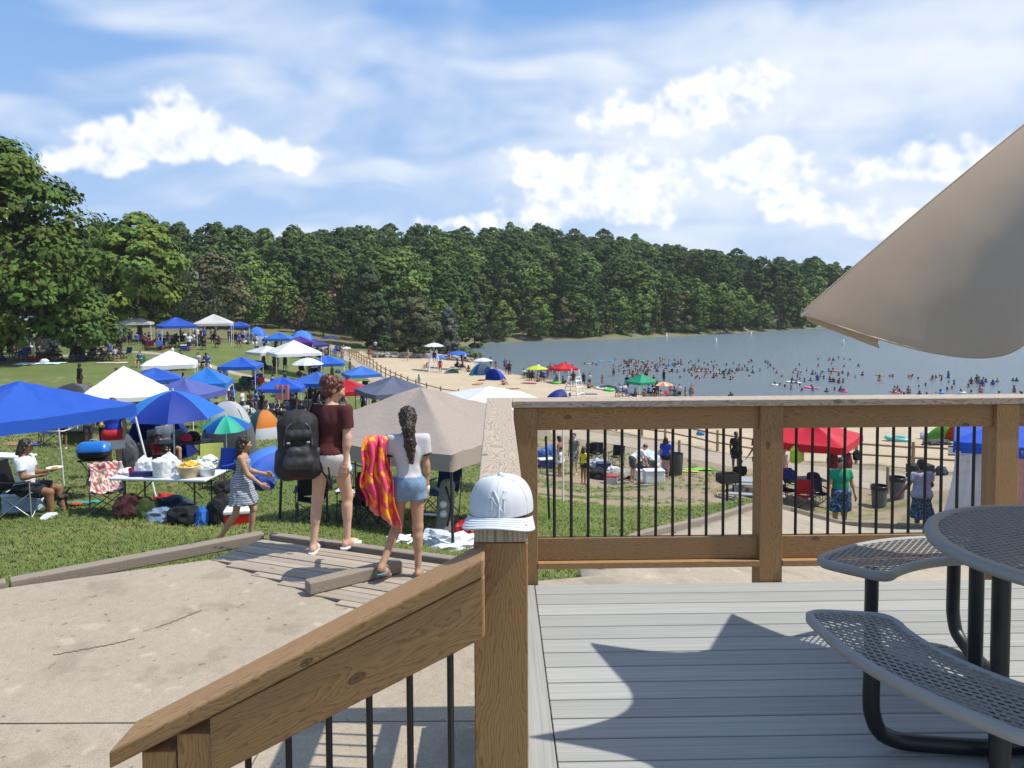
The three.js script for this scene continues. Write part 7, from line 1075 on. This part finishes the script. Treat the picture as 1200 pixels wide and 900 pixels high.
  for (const [u, v, D] of [[781, 398, 172], [839, 404, 155], [988, 407, 148], [1150, 412, 138], [880, 396, 180]]) { const b = thing('swim_buoy', 'white marker buoy on the swimming limit', 'buoy', at3(SL(u, D)), 0, 'marker buoys'); part('buoy', lathe([[0, -.2], [.2, -.1], [.2, .7], [.14, 1.1], [0, 1.2]], 10), flat('#dcdcd8', .5), b); }
  // people along the shore
  for (const [u, v, k] of [[581, 434, 'i'], [592, 436, 'f'], [594, 440, 'b'], [597, 442, 'd'], [631, 437, 'e'], [642, 441, 'g'], [645, 437, 'b'], [684, 449, 'd'], [691, 450, 'm'], [706, 448, 'i'], [735, 454, 'd'], [719, 440, 'b'], [735, 453, 'j'], [742, 448, 'c'], [747, 447, 'b'], [757, 447, 'd'], [766, 448, 'i'], [778, 447, 'd'], [671, 439, 'd'], [796, 466, 'e'], [803, 468, 'i'], [809, 468, 'j'], [811, 467, 'h'], [770, 466, 'd'], [786, 463, 'h'], [575, 432, 'd'], [563, 427, 'd'], [582, 447, 'h'], [526, 427, 'a'], [545, 428, 'e'], [541, 429, 'd'], [478, 431, 'h'], [433, 427, 'a'], [663, 436, 'd'], [650, 438, 'a'], [598, 441, 'k']]) { const D = clamp((10.0) * 900 / (v - 345), 60, 112), p = S(u, D); const inW = p.y < LAKE; put(k === 'm' ? 'e' : k, inW ? V(p.x, LAKE, p.z) : p, R() * 6.28, inW ? 'paddling at the edge of the lake' : 'on the sand by the water', inW ? 'paddlers at the water edge' : 'people on the beach', rr(.92, 1.04, R), inW ? -.25 : 0); }
  put('j', S(491, 76), 1, 'behind the fence at the back of the beach', 'people on the beach'); put('d', S(856, 70.5), 0, 'waist deep beyond the railing', 'waders in the lake', 1, -.6); put('f', S(858, 70), 3, 'waist deep beyond the railing', 'waders in the lake', 1, -.75);
  // beach furniture
  const low = (u, D, c, l) => campChair({ pos: S(u, D), turn: R() * 6, color: c, label: l, s: .85 });
  const bench = [[620, 86, '#16171b'], [624, 85, '#1c2430'], [634, 86, '#aab0b8'], [638, 86, '#50555c'], [614, 88, '#177a62'], [760, 73, '#14161b'], [765, 73.5, '#2a2d33'], [768, 72.5, '#1b1d22'], [726, 71, '#3f8fc8'], [737, 71, '#1f6fd0'], [790, 72, '#148a8c'], [783, 72, '#b02a3c'], [530, 96, '#1b2a52'], [536, 97, '#22252b'], [542, 96, '#25365e'], [498, 96, '#a51e24'], [732, 72, '#2a3550']];
  const cn = { '#16171b': 'black', '#1c2430': 'midnight blue', '#aab0b8': 'silver', '#50555c': 'slate', '#177a62': 'green', '#14161b': 'jet black', '#2a2d33': 'dark grey', '#1b1d22': 'charcoal', '#3f8fc8': 'sky blue', '#1f6fd0': 'bright blue', '#148a8c': 'teal', '#b02a3c': 'crimson', '#1b2a52': 'navy', '#22252b': 'graphite', '#25365e': 'dull blue', '#a51e24': 'red', '#2a3550': 'ink blue' };
  for (const [u, D, c] of bench) { low(u, D, c, cn[c] + ' beach chair standing on the sand'); if (R() < .75) put(pick(['l', 'm', 'n', 'q'], R), S(u, D), R() * 6, 'on the sand', 'people sitting on the beach'); }
  for (const [u, D, k] of [[590, 80, 'p'], [660, 84, 'o'], [652, 85, 'p'], [630, 84, 'o'], [775, 72, 'p'], [755, 71, 'o'], [744, 71, 'r'], [549, 94, 'p'], [690, 80, 'o'], [667, 67, 'p']]) put(k, S(u, D), R() * 6, k === 'r' ? 'on the beach' : 'near the water', 'people sitting on the beach');
  sunshade({ pos: S(537, 97), r: 1.5, h: 2.4, cols: ['#1f62c4'], label: 'blue beach umbrella beside the dark chairs', rise: .4 }); sunshade({ pos: S(513, 98), r: 1.3, h: 1.7, cols: ['#2c6fc8'], label: 'blue beach umbrella behind the lifeguard chair', rise: .4 }); sunshade({ pos: S(566, 96), r: 1.3, h: 1.7, cols: ['#dcdde0'], label: 'white beach umbrella behind the teal shelter', rise: .35 }); sunshade({ pos: S(629, 90), r: 1.35, h: 1.5, cols: ['#c9d42c'], label: 'yellow green beach umbrella over the dark chairs', rise: .4 }); sunshade({ pos: S(777, 74.5), r: 1.0, h: 1.5, cols: ['#d9cdb8', '#d8813c'], label: 'orange striped beach umbrella by the water', rise: .3, panels: 12 });
  canopy({ pos: S(661, 84), w: 2.4, leg: 1.75, rise: .6, turn: .4, color: '#c41420', label: 'red beach canopy at the water edge', n: 10 }); canopy({ pos: S(752, 76), w: 2.3, leg: 1.35, rise: .75, turn: .5, color: '#17936a', label: 'green beach canopy at the water edge', n: 10 });
  beachShelter({ pos: S(563, 91), w: 2.4, h: 1.5, d: 1.7, cols: ['#22a3b4', '#1f74cc', '#aebccb', '#2f7fd0'], label: 'teal and blue beach shelter on the sand', turn: .4 }); beachShelter({ pos: S(581, 86), w: 2.0, h: 1.35, d: 1.5, cols: ['#1c48b8', '#2559cc', '#1c48b8'], label: 'bright blue beach shelter on the sand', turn: -.5 }); beachShelter({ pos: S(652, 68), w: 1.75, h: 1.05, d: 1.4, cols: ['#14226e', '#182a84', '#14226e'], label: 'navy beach shelter below the lifeguard chair', turn: 2.2 }); beachShelter({ pos: S(529, 92), w: 1.6, h: .6, d: 1.4, cols: ['#bcc2c6', '#5fae92'], label: 'pale green and white low shelter beside the lifeguard chair', turn: .3 }); beachShelter({ pos: S(1108, 43), w: 1.9, h: 1.1, d: 1.4, cols: ['#5a9a1c', '#7fae2c', '#c84a22'], label: 'lime and orange beach shelter beyond the fence', turn: .4 });
  for (const [u, D, c, l] of [[652, 83, '#58b82c', 'lime inflatable ring on the sand'], [714, 78, '#4cc04c', 'green inflatable ring by the water'], [705, 79, '#d5d8da', 'white inflatable by the water'], [1052, 43, '#6fb0a4', 'aqua inflatable boat lying on the sand']]) { const m = solo('beach_inflatable', ringG, flat(c, .4), l, 'float', at3(S(u, D, .15)), R() * 3); m.scale.set(1.35, .8, 1.0); }
  lump('black_inflatable', 81, [2.2, .5, 1.2], '#15161a', 'black and white inflatable by the water', 'float', S(711, 79.5), .4); lump('beach_bag', 82, [.5, .35, .4], '#2f86b8', 'blue bag on the sand beyond the path', 'bag', S(821, 47), 0); lump('beach_bag', 83, [.5, .4, .4], '#8a4a34', 'brown bag beside the navy shelter', 'bag', S(666, 67), 0); lump('beach_gear', 84, [1.8, .3, .9], '#3c3a38', 'dark gear spread on the sand beyond the fence', 'luggage', S(1098, 41), .2, null, .5); lump('beach_gear', 85, [.5, .3, .4], '#22262c', 'dark bag on the sand by the fence', 'bag', S(997, 44), 0); lump('beach_gear', 86, [.5, .4, .4], '#3a4148', 'small dark bag behind the wagon', 'bag', S(1103, 31.4), 0); lump('beach_gear', 87, [.7, .5, .5], '#b8bcc2', 'pale bag beside the lime and orange shelter', 'bag', S(1085, 44), 0);
  for (const [u, D] of [[565, 85], [620, 82], [560, 80], [690, 74], [600, 76]]) sheet('beach_towel', S(u, D), R() * 3, 1.6, .8, pick(['#8c2f38', '#3a5a8c', '#a8763c'], R), 'beach towel spread flat on the open sand', 'towel', 'towels on the sand');
  // lifeguard chairs
  const guard = (u, D, turn, label) => { const t = thing('lifeguard_chair', label, 'lifeguard chair', at3(S(u, D)), turn), w = std(.74, .74, .72, .5); for (const s of [-1, 1]) { part('leg', bar([s * .75, 0, .8], [s * .35, 2.0, .3], .06, 5), w, t); part('leg', bar([s * .75, 0, -.9], [s * .35, 2.7, -.4], .06, 5), w, t); part('armrest', box(.08, .06, .8, s * .4, 2.0, -.05), w, t); for (const y of [.5, 1.1, 1.65]) part('side_rail', bar([s * lerp(.75, .38, y / 2), y, lerp(.8, .3, y / 2)], [s * lerp(.75, .38, y / 2.6), y, lerp(-.9, -.4, y / 2.6)], .045, 5), w, t); } for (const y of [.4, .8, 1.2, 1.6]) part('rung', box(lerp(1.4, .7, y / 2), .07, .06, 0, y, lerp(.72, .36, y / 2)), w, t); part('seat', box(.75, .06, .7, 0, 1.72, -.05), w, t); part('backrest', box(.72, .55, .05, 0, 2.25, -.42), w, t); return t; };
  guard(509, 93, .2, 'white wooden lifeguard chair under the white umbrella'); guard(672, 70, -.5, 'white wooden lifeguard chair above the navy shelter'); sunshade({ pos: S(509, 93.4), r: 1.25, h: 3.5, cols: ['#e2e2e0'], label: 'white umbrella shading the lifeguard chair', rise: .4 });
  { const p = S(509, 93), q = S(672, 70); put('n', V(p.x, p.y + 1.34, p.z), .2, 'on the far lifeguard chair', 'lifeguards'); put('a', V(p.x + .8, p.y, p.z + .9), 0, 'beside the far lifeguard chair', 'lifeguards'); put('n', V(q.x, q.y + 1.34, q.z), -.5, 'on the near lifeguard chair', 'lifeguards'); }
  // ------- the far lawn: people, chairs and bags round the canopies
  const spots = [[207, 72, 14, 2.6], [251, 78, 12, 3], [160, 80, 14, 4], [281, 88, 7, 2], [301, 91, 8, 2.5], [354, 96, 10, 3], [388, 104, 6, 2.2], [120, 76, 10, 3], [345, 64, 6, 2.2], [331, 50, 8, 2], [283, 55, 9, 2.2], [372, 52, 6, 2], [405, 47, 4, 1.5], [243, 40, 6, 1.6], [200, 48, 3, 1.5], [352, 82, 4, 1.6], [327, 80, 4, 1.6], [369, 84, 5, 1.6], [424, 62, 3, 1.4], [384, 66, 4, 1.6], [395, 76, 4, 2], [462, 36, 3, 1.3], [313, 66, 4, 1.4], [300, 42, 8, 2], [340, 44, 9, 2.2], [262, 46, 8, 2], [230, 60, 6, 2], [380, 58, 6, 2], [312, 36, 5, 1.5], [352, 38, 5, 1.5], [130, 44, 4, 1.5], [180, 60, 4, 2]].sort((p, q) => p[1] - q[1]);
  const chairP = campChair({ pos: S(285, 54), turn: .3, color: '#15603c', label: 'green camp chair under the blue canopy' }); const chairCols = ['#15603c', '#8c1f26', '#1c2f66', '#17181c', '#2b55a8'], chairNames = ['green', 'red', 'navy', 'black', 'blue'];
  const chairProto = chairCols.map((c, i) => i ? campChair({ pos: S(278 + i * 4, 54.5), turn: rr(-1, 1, R), color: c, label: chairNames[i] + ' camp chair among the lawn picnickers', group: 'camp chairs on the far lawn' }) : chairP);
  const bagGeo = [3, 8, 13].map(k => lumpGeo(k, .3, .26, .25, .4, 2)), bagCols = [['#17181c', 'black'], ['#c9ccd0', 'white'], ['#27406e', 'blue'], ['#7c2228', 'red'], ['#4c5158', 'grey']];
  const around = (u, D, n, r) => { const c = S(u, D); n = Math.round(n * 1.35); for (let i = 0; i < n; i++) { const a = R() * 6.28, q = r * Math.sqrt(R()) * 1.25, x = c.x + Math.cos(a) * q * 1.25, z = c.z + Math.sin(a) * q * .8, p = V(x, gy(x, z), z), m = R();
    if (m < .40) put(pick(['l', 'm', 'n', 'q', 'l'], R), p, R() * 6.28, 'among the lawn picnickers', 'people sitting on the lawn'); else if (m < .62) put(pick(['d', 'e', 'f', 'k', 'd', 'b', 'g'], R), p, R() * 6.28, 'standing among the lawn picnickers', 'people standing on the lawn', rr(.9, 1.03, R)); else if (m < .8) { const k = Math.floor(R() * 5); copyOf(chairProto[k], p, R() * 6.28, chairNames[k] + ' camp chair among the lawn picnickers').userData.group = 'camp chairs on the far lawn'; } else { const [bc, bn] = pick(bagCols, R); solo('picnic_bag', bagGeo[i % 3], flat(bc), bn + ' bag on the grass among the lawn picnickers', 'bag', at3(p), R() * 6, 'bags on the far lawn'); } } };
  for (const s of spots) around(...s);
  for (const [u, D, n, r] of [[15, 63, 12, 3], [45, 63, 12, 3], [75, 62, 10, 2.6], [95, 64, 8, 2.4], [30, 70, 8, 4], [70, 72, 7, 4]]) around(u, D, n, r);
  // picnic tables in the shade of the tall tree
  for (const [u, D, a] of [[10, 62, .2], [38, 64, -.3], [58, 61, .5], [116, 62, .1]]) { const t = thing('park_table', 'dark picnic table in the shade of the tall tree', 'table', at3(S(u, D)), a, 'picnic tables under the tall tree'), w = barkMat; part('table_top', box(1.8, .06, .75, 0, .75, 0), w, t); for (const s of [-1, 1]) { part('bench', box(1.8, .05, .28, 0, .45, s * .7), w, t); part('leg', bar([s * .6, 0, -.6], [s * .6, .72, .1], .04, 5), w, t); part('leg', bar([s * .6, 0, .6], [s * .6, .72, -.1], .04, 5), w, t); } }
  sheet('picnic_blanket', S(47, 58), .15, 3.2, 1.8, '#bfd6e2', 'pale blue blanket spread on the open lawn', 'blanket'); lump('white_bundle', 91, [.7, .3, .5], '#dfe2e4', 'white bundle lying on the pale blue blanket', 'bag', S(52, 57.8, .1), 0); sheet('picnic_blanket', S(131, 60), -.9, .6, 2.2, '#c9bcbb', 'narrow pink and white blanket on the lawn', 'blanket'); sheet('picnic_blanket', S(105, 38.5), .3, 1.2, .8, '#99b7cc', 'blue grey blanket behind the charcoal tent', 'blanket');
  beachShelter({ pos: S(297, 64), w: 2.0, h: .7, d: 1.3, cols: ['#1b1c22', '#2a2c33'], label: 'low black shelter beside the low white canopy', turn: .6 }); cooler(S(364, 95), .2, '#a5161c', '#a5161c', 'red cooler in front of the wide screen tent', 1.3); cooler(S(217, 70), .2, '#24418c', '#d4d7da', 'blue cooler at the corner of the far blue canopy', 1.2);
  // walkers on the sandy path and further back
  for (const [u, D, k] of [[378, 90, 'e'], [385, 88, 'd'], [401, 88, 'k'], [440, 116, 'e'], [437, 117, 'd'], [432, 104, 'a'], [372, 92, 'e'], [455, 118, 'k'], [222, 69, 'e'], [232, 76, 'e'], [130, 74, 'e']]) put(k, S(u, D), R() * 6, 'walking near the sandy path', 'people on the paths');
  sunshade({ pos: S(406, 90), r: .6, h: 1.9, cols: ['#d8d8d4'], label: 'small white parasol carried on the sandy path', rise: .2 });
  console.log('things', scene.children.length);
})();
scene.fog = new THREE.FogExp2(new THREE.Color(.82, .86, .88), .0002);
renderer.render(scene, camera);
